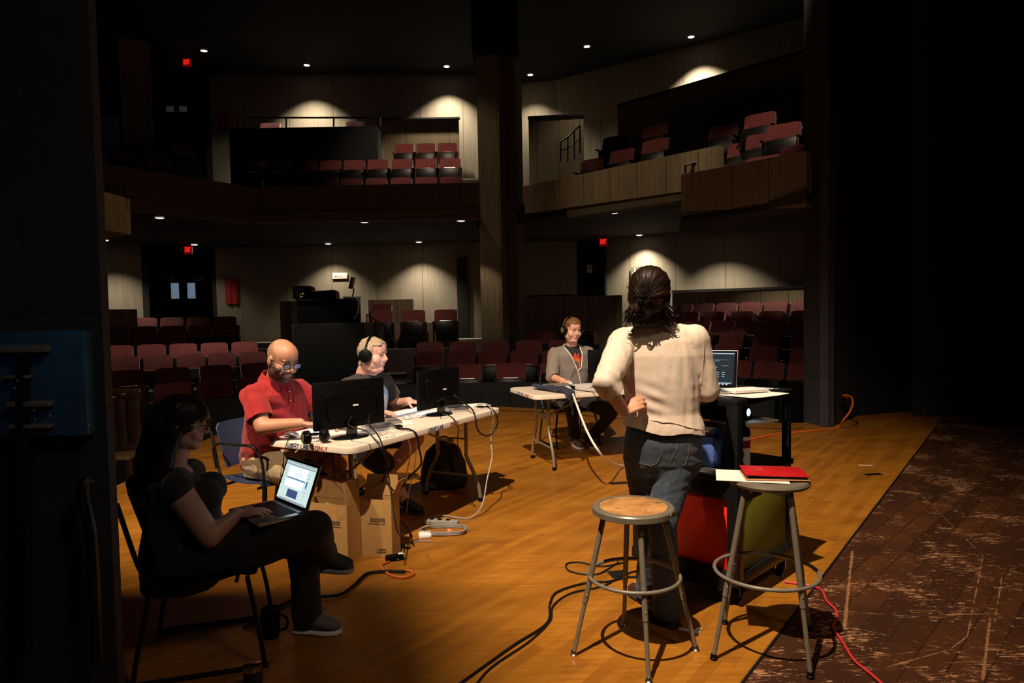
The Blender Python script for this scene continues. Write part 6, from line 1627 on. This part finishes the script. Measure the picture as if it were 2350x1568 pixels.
b.chain([sR, eR, wR], [.062, .052, .034]); b.chain([sL, eL, wL], [.062, .050, .034])
b.cap(nb1 + V((0, 0, -.07)), sR, .06, .06); b.cap(nb1 + V((0, 0, -.07)), sL, .06, .06)
hand(b, wR, V((.80, .35, -.12)), V((0, 0, -1)), 1, (.35, .4, .45, .5), 1.05); hand(b, wL, V((.8, -.5, -.1)), V((0, 0, -1)), -1, (.35, .4, .45, .5), 1.05)
kR, aR, kL, aL = V((-1.34, 4.38, .50)), V((-1.45, 4.55, .10)), V((-1.19, 4.55, .52)), V((-1.28, 4.66, .10))
hR, hL = pel1 + R1 * .10, pel1 - R1 * .10
b.chain([hR, kR, aR], [.10, .066, .045]); b.chain([hL, kL, aL], [.10, .066, .045])
for a_ in (aR, aL): b.cap(V((a_.x, a_.y, .06)), V((a_.x, a_.y, .05)) + F1 * .14, .035, .028); b.cap(a_, V((a_.x, a_.y, .06)), .045, .04)
body1 = finish_body(b, None, per, .005, H1, 1.12, slit=.0022)
I1 = H1.inverted(); l1_ = lambda c: (I1 @ c) / 1.12
def beard(c):
    q = l1_(c)
    if q.y < -.012 or q.z > -.018 or q.z < -.125: return False
    side = abs(q.x) > .052 - max(0, (-.045 - q.z)) * .55 and q.z < -.018
    jaw = q.z < -.070 and q.y > .0 and q.z > -.13
    must = abs(q.x) < .036 and -.053 < q.z < -.038 and q.y > .05
    gote = abs(q.x) < .036 and q.z < -.075 and q.y > .045
    circ = .022 < abs(q.x) < .036 and -.08 < q.z < -.045 and q.y > .05
    lips = abs(q.x) < .024 and -.076 < q.z < -.053
    return (side or jaw or must or gote or circ) and not lips
bd1 = shell(body1, beard, .0030, lambda c: .0012 * noise.noise(c * 260))
def buzz(c):
    q = l1_(c); return (q.y < .030 and q.z > -.055 and q.z < .088 - max(0, q.y + .05) * .55 and not (q.z < -.02 and q.y > -.02) and abs(q.x) < .079 ) and not (abs(q.x) > .077)
bz1 = shell(body1, buzz, .0012)
features(body1, H1, 1.12, .0036, .1)
obj('body', body1, [skin1, hair_mat('dark_brown_brow', (.05, .025, .015), (.08, .04, .025)), lip_m, eye_m], per)
obj('beard', bd1, hair_mat('dark_brown_beard', (.035, .018, .012), (.10, .055, .035), (90, 90, 90)), per, smooth=80)
obj('hair', bz1, simple('shaved_hair_shadow', (.26, .125, .065), .6, var=.25, scale=180), per, smooth=80)
red_c = cloth_mat('red_pique_cotton', (.27, .005, .005), .12, 90, bump=.15)
t_ = MB(); ts = [(pel1 + V((0, 0, -.05)), .205, .175), (pel1 + V((0.01, 0, .04)), .215, .19), (pel1.lerp(ch1, .45) + V((.02, -.01, 0)), .215, .19), (ch1 + V((.01, 0, 0)), .215, .165), (nb1 + V((-.02, 0, -.11)), .20, .125), (nb1 + V((-.02, 0, -.045)), .13, .09), (nb1 + V((-.015, 0, -.0)), .078, .075)]
t_.loft([(c, R1, a, F1, d_) for c, a, d_ in ts], p=2.3)
t_.cap(nb1 + V((-.01, 0, -.06)), sR, .062, .066); t_.cap(nb1 + V((-.01, 0, -.06)), sL, .062, .066)
cR = sR.lerp(eR, .74); cL = sL.lerp(eL, .74)
t_.chain([sR, cR], [.072, .078]); t_.chain([sL, cL], [.072, .074])
rs_ = remesh(t_, .007, 5, .5)
f1_ = folds(.006, [((8, 12, 5), .6), ((12, 12, 13), .5), ((26, 20, 9), .3)], 5)
def d1(c, n):
    a = f1_(c); q = (c - sR).length; a += .007 * math.exp(-(q / .22) ** 2) * math.sin((c.z * 60 + (c - nb1).dot(F1) * 75)); return a
displace(rs_, d1)
for cc, e0, s0 in ((cR, eR, sR), (cL, eL, sL)):
    axx = (e0 - s0).normalized(); bcut(rs_, cc, axx, .13)
thicken(rs_, .004)
b1 = BVHTree.FromBMesh(rs_.bm)
ps_ = obj('polo_shirt', rs_, red_c, per, smooth=80)
# collar: a folded band round the neck
col = MB(); nc = nb1 + V((-.015, 0, .0))
def collar(u, v):
    a = math.radians(-150 + 300 * u) ; r = .078 + .030 * v; dr = F1 * -math.cos(a) + R1 * math.sin(a)   # opens at the front
    z = .045 - .050 * v - .055 * (1 - math.cos(math.radians(-150 + 300 * u) )) * .5 - .03 * v * abs(2 * u - 1) ** 3
    p = nc + dr * r * (1.0 + .10 * (1 - math.cos(a)) * .5) + V((0, 0, z)); return p
col.grid(collar, 40, 6, .004); obj('collar', col, red_c, ps_, smooth=80)
und = MB(); und.ell(nc + F1 * .052 + V((0, 0, -.030)), (.040, .040, .040)); obj('undershirt', und, simple('grey_undershirt', (.30, .27, .24), .9), per)
pl_ = along(b1, [nc + F1 * .1 + V((0, 0, -.06 - i * .03)) for i in range(6)], .003, -F1)
if len(pl_) > 3:
    obj('placket', MB().tube(crom(pl_, 4), .006, 6), red_c, ps_)
    for k in (1, 3): obj('button', MB().ell(pl_[k] + F1 * .006, (.005, .005, .005), n=10, m=8), M['white'], ps_)
pk = nc + F1 * .1 - R1 * .085 + V((0, 0, -.17)); decal('chest_pocket', b1, pk, -R1, (0, 0, 1), -F1, .10, .11, 18, lambda x, y: True, red_c, ps_, .005)
khaki = cloth_mat('khaki_twill', (.33, .24, .135), .12, 50, bump=.15)
t_ = MB(); t_.loft([(pel1 + V((0, 0, -.10)), R1, .19, F1, .16), (pel1 + V((0, 0, .03)), R1, .195, F1, .165)], p=2.3)
for hh, kk in ((hR, kR), (hL, kL)): t_.chain([hh, hh.lerp(kk, .5), hh.lerp(kk, .88)], [.118, .112, .100])
kh = remesh(t_, .007, 4, .5); displace(kh, folds(.007, [((10, 14, 12), .7), ((24, 22, 16), .35)], 12))
for hh, kk in ((hR, kR), (hL, kL)):
    axx = (kk - hh).normalized(); e_ = hh.lerp(kk, .90); bcut(kh, e_, axx, .16)
thicken(kh, .004)
bk_ = BVHTree.FromBMesh(kh.bm); ko = obj('shorts', kh, khaki, per, smooth=80)
decal('cargo_pocket', bk_, hR.lerp(kR, .55) + R1 * .1, F1, (0, 0, 1), -R1, .17, .13, 18, lambda x, y: True, khaki, ko, .008)
for a_ in (aR, aL): shoe('shoe', V((a_.x, a_.y, 0)) - F1 * .03, V((a_.x, a_.y, 0)) + F1 * .18, per, simple('dark_canvas', (.03, .03, .035), .8), M['white'])
lens_b = NT('blue_tinted_lens'); lens_b.b.inputs['Base Color'].default_value = (.3, .45, .7, 1); lens_b.b.inputs['Roughness'].default_value = .03; lens_b.b.inputs['Alpha'].default_value = .35; lens_b.b.inputs['Specular IOR Level'].default_value = 1.0
glasses('dark rimmed glasses worn by the bald man in red', H1, 1.12, M['gloss_black'], lens_b.m)
chT = frame(V((pel1.x, pel1.y, 0)), F1); shell_chair('blue plastic chair with a black tube frame under the man in red', chT, 'blue_plastic', 'metal_black', w_=.50, arms=True, back_top=.80)

# ---------------------------------------------------------------- the man in the black T-shirt with headphones
nb2 = P(843, 851, 5.48); hc2 = P(857, 815, 5.42); H2 = hframe(hc2, V((.93, -.34, -.08)))
skin2 = skin_mat('pale_pink_skin', (.62, .33, .25), .48)
per = thing('person', 'fair-haired person with headphones in a black T-shirt with white print', 'person', Matrix.Translation(V((-1.30, 5.58, 0))))
pel2 = V((-1.32, 5.60, .54)); ch2 = V((-1.22, 5.54, .85))
tors = [(pel2 + V((0, 0, -.06)), .17, .13), (pel2, .18, .15), (pel2.lerp(ch2, .5), .18, .155), (ch2, .18, .13), (nb2 + V((-.02, 0, -.10)), .17, .10), (nb2 + V((-.01, 0, -.03)), .09, .07)]
b = MB(); b.loft([(c, R1, a, F1, d_) for c, a, d_ in tors], p=2.2)
b.cap(nb2 + V((-.01, .01, -.03)), hc2 + V((-.03, .015, -.06)), .086, .076); head(b, H2, 1.14, 1.12, ears=False, heavy=1.15)
sR, eR, wR = nb2 + R1 * .215 + V((-.01, 0, -.11)), V((-1.25, 5.18, .78)), V((-1.02, 5.10, .80))
sL, eL, wL = nb2 - R1 * .215 + V((-.01, 0, -.11)), P(910, 928, 5.80), V((-.86, 5.62, .81))
b.chain([sR, eR, wR], [.06, .048, .032]); b.chain([sL, eL, wL], [.06, .048, .032])
b.cap(nb2 + V((0, 0, -.07)), sR, .06, .06); b.cap(nb2 + V((0, 0, -.07)), sL, .06, .06)
hand(b, wR, V((.9, .2, -.1)), V((0, 0, -1)), 1, (.35, .4, .45, .5), 1.); hand(b, wL, V((.85, -.45, -.1)), V((0, 0, -1)), -1, (.35, .4, .45, .5), 1.)
hR, hL = pel2 + R1 * .10, pel2 - R1 * .10
kR, aR = P(880, 1066, 5.15), P(925, 1142, 5.22); kL, aL = P(955, 1008, 5.50), P(868, 1108, 5.45)
aR.z = .12
b.chain([hR, kR, aR], [.10, .064, .042]); b.chain([hL, kL, kL.lerp(aL, .45), aL], [.10, .066, .058, .042])
b.cap(aR, V((aR.x + .02, aR.y, .06)), .042, .038); b.cap(V((aR.x, aR.y, .05)), V((aR.x + .13, aR.y - .05, .04)), .034, .026); b.cap(aL, aL + V((-.08, -.10, -.03)), .04, .028)
body2 = finish_body(b, None, per, .005, H2, 1.14, slit=.0030)
I2 = H2.inverted(); l2_ = lambda c: (I2 @ c) / 1.14
def hair2(c):
    q = l2_(c)
    if q.z > .068 and q.y < .078: return True
    if q.y < .035 and q.z > .0 : return True
    if q.y < .030 and q.z > -.022 and abs(q.x) > .05: return True
    return q.y < -.02 and q.z > -.075
hr2 = shell(body2, hair2, .009, lambda c: .005 * noise.noise(V((c.x * 60, c.y * 60, c.z * 22))) + .006 * noise.noise(c * 24))
features(body2, H2, 1.14, .0028, .9)
obj('body', body2, [skin2, hair_mat('blond_brow', (.30, .18, .10), (.36, .22, .13)), lip_m, eye_m], per)
obj('hair', hr2, hair_mat('greying_blond_hair', (.20, .13, .07), (.46, .36, .26), (40, 40, 12)), per, smooth=80)
blk_c = cloth_mat('black_cotton', (.012, .010, .009), .15, 60)
blk2 = cloth_mat('faded_black_cotton', (.022, .016, .011), .15, 60)
t_ = MB(); ts = [(pel2 + V((0, 0, -.05)), .20, .17), (pel2 + V((.01, 0, .04)), .21, .185), (pel2.lerp(ch2, .45) + V((.02, -.01, 0)), .21, .185), (ch2 + V((.01, 0, 0)), .21, .16), (nb2 + V((-.02, 0, -.11)), .20, .125), (nb2 + V((-.015, 0, -.05)), .135, .095), (nb2 + V((-.01, 0, -.022)), .085, .08)]
t_.loft([(c, R1, a, F1, d_) for c, a, d_ in ts], p=2.3)
cR = sR.lerp(eR, .75); cL = sL.lerp(eL, .62)
t_.cap(nb2 + V((-.01, 0, -.08)), sR, .07, .076); t_.cap(nb2 + V((-.01, 0, -.08)), sL, .07, .076); t_.chain([sR, cR], [.072, .076]); t_.chain([sL, cL], [.072, .076])
ts_ = remesh(t_, .008, 5, .5); displace(ts_, folds(.005, [((9, 10, 6), .6), ((20, 16, 14), .35)], 21))
for cc, e0, s0 in ((cR, eR, sR), (cL, eL, sL)):
    axx = (e0 - s0).normalized(); bcut(ts_, cc, axx, .13)
thicken(ts_, .004)
b2 = BVHTree.FromBMesh(ts_.bm); so = obj('t_shirt', ts_, blk2, per, smooth=80)
po = (pel2 + ch2) / 2 + V((.04, 0, .06)); wh = simple('white_shirt_print', (.62, .60, .55), .9, var=.05); blu = simple('pale_blue_shirt_print', (.30, .42, .55), .9, var=.2, scale=20); dkp = simple('navy_shirt_print', (.03, .05, .08), .9)
decal('shirt_print', b2, po, -R1, (0, 0, 1), -F1, .30, .40, 40, lambda x, y: x * x + (y * .95) ** 2 < .9 + .06 * math.sin(9 * math.atan2(y, x)), blu, so, .003)
decal('shirt_print', b2, po, -R1, (0, 0, 1), -F1, .30, .40, 40, lambda x, y: (x + .05) ** 2 / .45 + (y - .15) ** 2 / .28 < 1, wh, so, .0045)
decal('shirt_print', b2, po, -R1, (0, 0, 1), -F1, .30, .40, 40, lambda x, y: abs(y + .42 - .1 * x) < .07 and abs(x) < .7, dkp, so, .0055)
decal('shirt_print', b2, po, -R1, (0, 0, 1), -F1, .30, .40, 44, lambda x, y: -.95 < y < -.52 and abs(x) < .75 and math.sin(x * 42) > -.1, simple('grey_shirt_print', (.24, .23, .25), .9), so, .0055)
t_ = MB(); t_.loft([(pel2 + V((0, 0, -.10)), R1, .19, F1, .16), (pel2 + V((0, 0, .03)), R1, .195, F1, .165)], p=2.3)
for hh, kk, e_ in ((hR, kR, .98), (hL, kL, .70)): t_.chain([hh, hh.lerp(kk, .5), hh.lerp(kk, e_)], [.116, .105, .092])
sh_ = remesh(t_, .009, 4, .5); displace(sh_, folds(.006, [((14, 14, 14), .7)], 31)); obj('shorts', sh_, blk_c, per, smooth=80)
trn = simple('black_trainer_leather', (.012, .012, .013), .25, spec=.6)
shoe('shoe', V((aR.x - .01, aR.y + .01, 0)), V((aR.x + .15, aR.y - .09, 0)), per, trn, simple('dark_trainer_sole', (.03, .03, .03), .6), s=1.1)
shoe('shoe', aL + V((-.02, 0, -.09)), aL + V((-.14, -.14, -.12)), per, trn, simple('dark_trainer_sole_b', (.03, .03, .03), .6))
nk = MB(); nk.tube(crom(along(b2, [nb2 + F1 * .08 + R1 * (.07 - .14 * u) + V((0, 0, -.05 - .10 * math.sin(u * math.pi))) for u in [k / 10 for k in range(11)]], .004, -F1), 3), .0022, 6)
obj('necklace', nk, M['chrome'], per)
HP2 = H2 @ Matrix.Translation(V((0, -.012, .010)))
headphones('headphones', 'large black headphones worn by the man in the black T-shirt', None, HP2, band_r=.106, band_h=.152, cup='plastic_black', cs=1.28)
for o_ in bpy.data.objects:
    pass
chT = frame(V((pel2.x, pel2.y, 0)), F1); shell_chair('beige-legged chair under the man in the black T-shirt', chT, 'blue_plastic', 'leg_grey', w_=.46, back_top=.76, sled=False)

# ---------------------------------------------------------------- the man in the grey hoodie at the far table
F3 = V((.33, -.944, 0)); R3 = V((-.944, -.33, 0))
nb3 = P(1311, 791, 7.64); hc3 = P(1313.5, 757, 7.56); H3 = hframe(hc3, V((.44, -.86, -.20)))
skin3 = skin_mat('fair_skin', (.66, .33, .22), .5)
per = thing('person', 'person in a grey zip hoodie and headphones using a mouse at the far table', 'person', Matrix.Translation(V((nb3.x, 7.8, 0))))
pel3 = V((nb3.x - .02, 7.82, .54)); ch3 = V((nb3.x - .01, 7.71, .88))
tors = [(pel3 + V((0, 0, -.06)), .16, .12), (pel3, .17, .13), (pel3.lerp(ch3, .5), .17, .14), (ch3, .175, .12), (nb3 + V((0, .02, -.10)), .165, .10), (nb3 + V((0, .01, -.03)), .08, .065)]
b = MB(); b.loft([(c, R3, a, F3, d_) for c, a, d_ in tors], p=2.2)
b.cap(nb3 + V((0, .01, -.03)), hc3 + V((0, .02, -.06)), .064, .060); head(b, H3, 1.13, 1.10, ears=False, heavy=1.)
sR, eR, wR = nb3 + R3 * .20 + V((0, .02, -.10)), P(1266, 866, 7.50), P(1292, 875, 7.27)
sL, eL, wL = nb3 - R3 * .20 + V((0, .02, -.10)), P(1372, 865, 7.62), P(1365, 878, 7.34)
b.chain([sR, eR, wR], [.058, .048, .032]); b.chain([sL, eL, wL], [.058, .048, .032]); b.cap(nb3 + V((0, .02, -.07)), sR, .055, .055); b.cap(nb3 + V((0, .02, -.07)), sL, .055, .055)
hand(b, wR, V((.35, -.75, .02)), V((.1, 0, -1)), -1, (.45, .5, .5, .55), 1.05); hand(b, wL, V((0, -1, -.1)), V((0, 0, -1)), 1, (.4, .45, .5, .5), 1.)
hR, hL = pel3 + R3 * .09, pel3 - R3 * .09
kR, aR, kL, aL = P(1313, 942, 7.42), P(1318, 1008, 7.62), P(1402, 948, 7.50), P(1352, 1015, 7.62)
b.chain([hR, kR, aR], [.09, .06, .04]); b.chain([hL, kL, aL], [.09, .06, .04])
for a_ in (aR, aL): b.cap(a_, V((a_.x, a_.y, .05)), .04, .035); b.cap(V((a_.x, a_.y, .05)), V((a_.x, a_.y, .045)) + F3 * .13, .034, .026)
body3 = finish_body(b, None, per, .005, H3, 1.13, slit=.0028)
I3 = H3.inverted(); l3_ = lambda c: (I3 @ c) / 1.13
def hair3(c):
    q = l3_(c)
    if q.z > .070 and q.y < .085: return True
    if q.z > .04 and q.y < .05 - .0 and abs(q.x) > .035: return True
    if q.y < .025 and q.z > -.03: return True
    return q.y < -.02 and q.z > -.075
hr3 = shell(body3, hair3, .009, lambda c: .005 * noise.noise(V((c.x * 40, c.y * 60, c.z * 30))) + .006 * noise.noise(c * 20 + V((4, 0, 0))))
features(body3, H3, 1.13, .0030, .7)
obj('body', body3, [skin3, hair_mat('light_brown_brow', (.22, .11, .05), (.28, .14, .07)), lip_m, eye_m], per)
obj('hair', hr3, hair_mat('reddish_brown_hair', (.10, .042, .016), (.22, .10, .04)), per, smooth=80)
ts = [(pel3 + V((0, 0, -.05)), .185, .145), (pel3 + V((0, 0, .05)), .19, .155), (pel3.lerp(ch3, .5), .19, .155), (ch3, .195, .14), (nb3 + V((0, .02, -.11)), .185, .115), (nb3 + V((0, .015, -.05)), .12, .085), (nb3 + V((0, .01, -.018)), .075, .072)]
t_ = MB(); t_.loft([(c, R3, a, F3, d_) for c, a, d_ in ts], p=2.3)
te = remesh(t_, .009, 4, .5); displace(te, folds(.003, [((12, 10, 8), .6)], 41)); b3 = BVHTree.FromBMesh(te.bm); to = obj('t_shirt', te, blk_c, per, smooth=80)
pc3 = ch3 + V((.035, -.1, .035)); og = simple('orange_shirt_print', (.62, .14, .012), .9, var=.15, scale=30); rdp = simple('red_shirt_print', (.62, .02, .012), .9); gyp = simple('grey_shirt_print_face', (.07, .075, .085), .9, var=.3, scale=30)
decal('shirt_print', b3, pc3, -R3, (0, 0, 1), -F3, .20, .36, 60, lambda x, y: ((x * x + (y * 1.3 - .15) ** 2) ** .5 < .55 + .38 * max(0, math.cos(11 * math.atan2(y, x))) and y > -.15) or (abs(x) < .62 and -.95 < y <= -.15), og, to, .003)
decal('shirt_print', b3, pc3, -R3, (0, 0, 1), -F3, .20, .36, 60, lambda x, y: any((x - .78 * math.cos(a)) ** 2 + ((y - .1) * 1.2 - .62 * math.sin(a)) ** 2 < .022 for a in (.25, .8, 1.35, 1.9, 2.5, 3.0)), rdp, to, .0045)
decal('shirt_print', b3, pc3, -R3, (0, 0, 1), -F3, .20, .36, 60, lambda x, y: x * x / .16 + (y + .02) ** 2 / .10 < 1 and not (x * x / .05 + (y + .08) ** 2 / .03 < 1), gyp, to, .0045)
t_ = MB(); t_.loft([(c, R3, a + .018, F3, d_ + .018) for c, a, d_ in ts[:-1]] + [(nb3 + V((0, .02, -.01)), R3, .088, F3, .078)], p=2.3)
cR = eR.lerp(wR, .30); cL = eL.lerp(wL, .35)
t_.chain([nb3 + V((0, .02, -.08)), sR, sR.lerp(eR, .5), eR, cR], [.07, .076, .072, .066, .058]); t_.chain([nb3 + V((0, .02, -.08)), sL, sL.lerp(eL, .5), eL, cL], [.07, .076, .072, .066, .058])
t_.chain([nb3 + R3 * .09 + F3 * .01 + V((0, 0, -.035)), nb3 - F3 * .10 + V((0, 0, -.02)), nb3 - R3 * .09 + F3 * .01 + V((0, 0, -.035))], [.034, .05, .034])
hd_ = remesh(t_, .008, 5, .5); displace(hd_, folds(.006, [((9, 10, 9), .6), ((20, 14, 16), .4)], 51))
zipz = P(1332, 852, 7.5).z; neckz = nb3.z - .02
def vopen(c):
    q = c - nb3; f = q.dot(F3); lat = -q.dot(R3)           # lat grows to the sitter's left
    if f < .03: return False
    u = (c.z - zipz) / (neckz - zipz)
    if u < 0: return False
    return -.100 * u ** 1.0 + .035 * (1 - u) < lat < .070 * u ** .35 + .042 * (1 - u)
cut(hd_, vopen); smooth_edge(hd_, 10)
for cc, e0, s0 in ((cR, wR, eR), (cL, wL, eL)):
    axx = (e0 - s0).normalized(); bcut(hd_, cc, axx, .10)
thicken(hd_, .005)
b3h = BVHTree.FromBMesh(hd_.bm)
grey = cloth_mat('grey_marl_jersey', (.20, .165, .125), .22, 140, bump=.2); hz = obj('hoodie', hd_, grey, per, smooth=80)
def zl(f, lo=0., hi=1., n=10):
    return [nb3 + F3 * .3 - R3 * f(lo + (hi - lo) * k / n) + V((0, 0, (neckz - nb3.z) + (zipz - neckz) * (1 - (lo + (hi - lo) * k / n)))) for k in range(n + 1)]
a_ = along(b3h, zl(lambda u: -.106 * u + .035 * (1 - u)), .003, -F3); c_ = along(b3h, zl(lambda u: .076 * u ** .35 + .042 * (1 - u)), .003, -F3); d_ = along(b3h, [nb3 + F3 * .3 - R3 * (.038 + .01 * k) + V((0, 0, zipz - nb3.z - .03 * k)) for k in range(6)], .003, -F3)
for z_ in (a_, c_, d_):
    if len(z_) > 2: obj('zip', MB().tube(z_, .0055, 6), M['white_cable'], hz)
t_ = MB(); t_.loft([(pel3 + V((0, 0, -.10)), R3, .18, F3, .15), (pel3 + V((0, 0, .02)), R3, .18, F3, .15)], p=2.3)
for hh, kk, aa in ((hR, kR, aR), (hL, kL, aL)): t_.chain([hh, kk, kk.lerp(aa, .5), V((aa.x, aa.y, .10))], [.10, .075, .062, .058])
pn3 = remesh(t_, .009, 4, .5); displace(pn3, folds(.005, [((14, 14, 14), .7)], 61)); obj('trousers', pn3, blk_c, per, smooth=80)
for a_ in (aR, aL): shoe('shoe', V((a_.x, a_.y + .02, 0)), V((a_.x, a_.y, 0)) + F3 * .17, per, simple('grey_canvas_trainer', (.09, .06, .05), .8), M['white'])
HP3 = H3 @ Matrix.Translation(V((0, -.012, .010)))
headphones('headphones', 'dark headphones with gold cups worn by the man in the hoodie', None, HP3, band_r=.104, band_h=.150, cup='plastic_black', cs=1.15, disc=gold)
tw = crom(along(b3h, [nb3 + F3 * .3 + R3 * q + V((0, 0, z)) for q, z in ((-.0, -.20), (.01, -.26), (.02, -.31), (.04, -.36))], .004, -F3), 3)
if len(tw) > 3: obj('headphone_cord', MB().tube(tw, .0025, 5), M['black_cable'], per)
chT = frame(V((pel3.x, pel3.y, 0)), F3); shell_chair('black tube framed chair under the man in the hoodie', chT, 'plastic_black', 'metal_black', w_=.50, back_top=.80)

# ---------------------------------------------------------------- the seated woman in the dark with a laptop
F4 = V((.96, .28, 0)).normalized(); R4 = V((.28, -.96, 0)).normalized()
hc4 = P(423, 972, 3.06); H4 = hframe(hc4, V((.93, .30, -.20))); nb4 = P(398, 1062, 3.05)
skin4 = skin_mat('skin_in_shade', (.42, .22, .16), .5)
per = thing('person', 'long-haired person in black seated in the shadow with a laptop on the lap', 'person', Matrix.Translation(V((-1.46, 3.08, 0))))
pel4 = P(418, 1275, 3.08); ch4 = P(418, 1140, 3.06)
tors = [(pel4 + V((0, 0, -.08)), .18, .14), (pel4, .19, .15), (pel4.lerp(ch4, .5), .16, .13), (ch4, .16, .13), (nb4 + V((.01, 0, -.08)), .15, .095), (nb4 + V((0, 0, -.02)), .07, .06)]
b = MB(); b.loft([(c, R4, a, F4, d_) for c, a, d_ in tors], p=2.2)
b.cap(nb4 + V((0, 0, -.02)), hc4 + V((-.02, 0, -.07)), .052, .05); head(b, H4, 1.0, 1.05)
sR, eR, wR = nb4 + R4 * .17 + V((.045, 0, -.085)), P(482, 1232, 2.90), P(543, 1182, 2.98)
sL, eL, wL = nb4 - R4 * .17 + V((.045, 0, -.085)), P(500, 1215, 3.32), P(585, 1175, 3.22)
b.chain([sR, eR, wR], [.062, .050, .030]); b.chain([sL, eL, wL], [.060, .048, .030]); b.cap(nb4 + V((.02, 0, -.07)), sR, .05, .058); b.cap(nb4 + V((.02, 0, -.07)), sL, .05, .058)
hand(b, wR, V((.92, .30, .10)), V((.15, .1, -1)), 1, (.30, .38, .42, .5), .95); hand(b, wL, V((.9, .2, .0)), V((0, 0, -1)), -1, (.35, .4, .45, .5), .95)
hR, hL = pel4 + R4 * .09, pel4 - R4 * .09
kR, aR = P(722, 1212, 3.04), P(745, 1275, 3.30); kL, aL = P(695, 1232, 3.18), P(705, 1420, 3.24)
b.chain([hR, kR, aR], [.10, .062, .042]); b.chain([hL, kL, aL], [.10, .062, .042])
b.cap(aL, V((aL.x, aL.y, .05)), .04, .035); b.cap(V((aL.x, aL.y, .05)), V((aL.x + .14, aL.y, .045)), .034, .026); b.cap(aR, aR + V((.10, .02, -.06)), .036, .026)
body4 = finish_body(b, None, per, .0055, H4, 1.0); features(body4, H4, 1.0)
obj('body', body4, [skin4, hair_mat('dark_brow', (.02, .012, .01), (.03, .02, .012)), lip_m, eye_m], per)
t_ = MB(); ts = [(pel4 + V((0, 0, -.04)), .205, .17), (pel4 + V((.01, 0, .04)), .205, .18), (pel4.lerp(ch4, .45), .18, .16), (ch4 + V((.01, 0, 0)), .18, .15), (nb4 + V((.01, 0, -.09)), .165, .115), (nb4 + V((0, 0, -.045)), .11, .08)]
t_.loft([(c, R4, a, F4, d_) for c, a, d_ in ts], p=2.3)
for q in (-1, 1): t_.ell(P(478, 1128, 3.06) + R4 * .075 * q + V((0, 0, 0)), (.072, .070, .075))
t_.cap(nb4 + V((.02, 0, -.07)), sR, .06, .068); t_.cap(nb4 + V((.02, 0, -.07)), sL, .06, .068)
dt = remesh(t_, .008, 5, .5); displace(dt, folds(.004, [((10, 10, 10), .6)], 71)); obj('blouse', dt, blk_c, per, smooth=80)
t_ = MB(); t_.loft([(pel4 + V((0, 0, -.12)), R4, .20, F4, .17), (pel4 + V((0, 0, .0)), R4, .205, F4, .17)], p=2.3)
t_.chain([hR, hR.lerp(kR, .5), kR, kR.lerp(aR, .5), aR], [.125, .115, .078, .066, .062]); t_.chain([hL, hL.lerp(kL, .5), kL, kL.lerp(aL, .5), aL + V((0, 0, .02))], [.125, .112, .080, .066, .070])
dp = remesh(t_, .009, 4, .5); displace(dp, folds(.005, [((10, 14, 14), .7)], 81)); obj('trousers', dp, blk_c, per, smooth=80)
shoe('shoe', V((aL.x - .04, aL.y, 0)), V((aL.x + .15, aL.y - .02, 0)), per, simple('grey_sneaker_canvas', (.14, .13, .14), .8), M['white'])
shoe('shoe', aR + V((-.01, .0, -.08)), aR + V((.13, -.02, -.13)), per, simple('dark_sneaker_canvas', (.04, .04, .045), .8), M['grey_cable'])
h_ = MB(); h4 = lambda x, y, z: H4 @ V((x, y, z)); B4 = H4.to_3x3()
h_.ell(h4(0, -.014, .030), (.094, .116, .102), B4, 28, 18); h_.ell(h4(0, -.04, -.05), (.088, .078, .09), B4)
h_.chain([h4(0, -.07, -.02), P(358, 1050, 3.06), P(345, 1120, 3.05)], [.09, .085, .060]); h_.chain([h4(.06, -.02, -.03), h4(.07, -.04, -.13), P(370, 1090, 2.96)], [.035, .04, .045])
hr4 = remesh(h_, .008, 5, .5)
I4 = H4.inverted(); cut(hr4, lambda c: (lambda q: q.y > .050 and q.z < .034 and abs(q.x) < .085)(I4 @ c)); smooth_edge(hr4, 10)
displace(hr4, lambda c, n: .005 * noise.noise(V((c.x * 70, c.y * 70, c.z * 8)))); thicken(hr4, .006)
obj('hair', hr4, hair_mat('near_black_hair', (.006, .004, .003), (.016, .010, .008)), per, smooth=80)
obj('earring', MB().ell(h4(.078, .0, -.048), (.006, .006, .010), n=10, m=8), M['chrome'], per)
glasses('dark glasses worn by the seated woman in the shadow', H4, 1.0, M['gloss_black'], None)
chT = frame(V((pel4.x + .12, 3.09, 0)), F4); shell_chair('dark moulded chair under the seated woman in the shadow', chT, 'plastic_black', 'metal_black', w_=.50, back_top=.83)
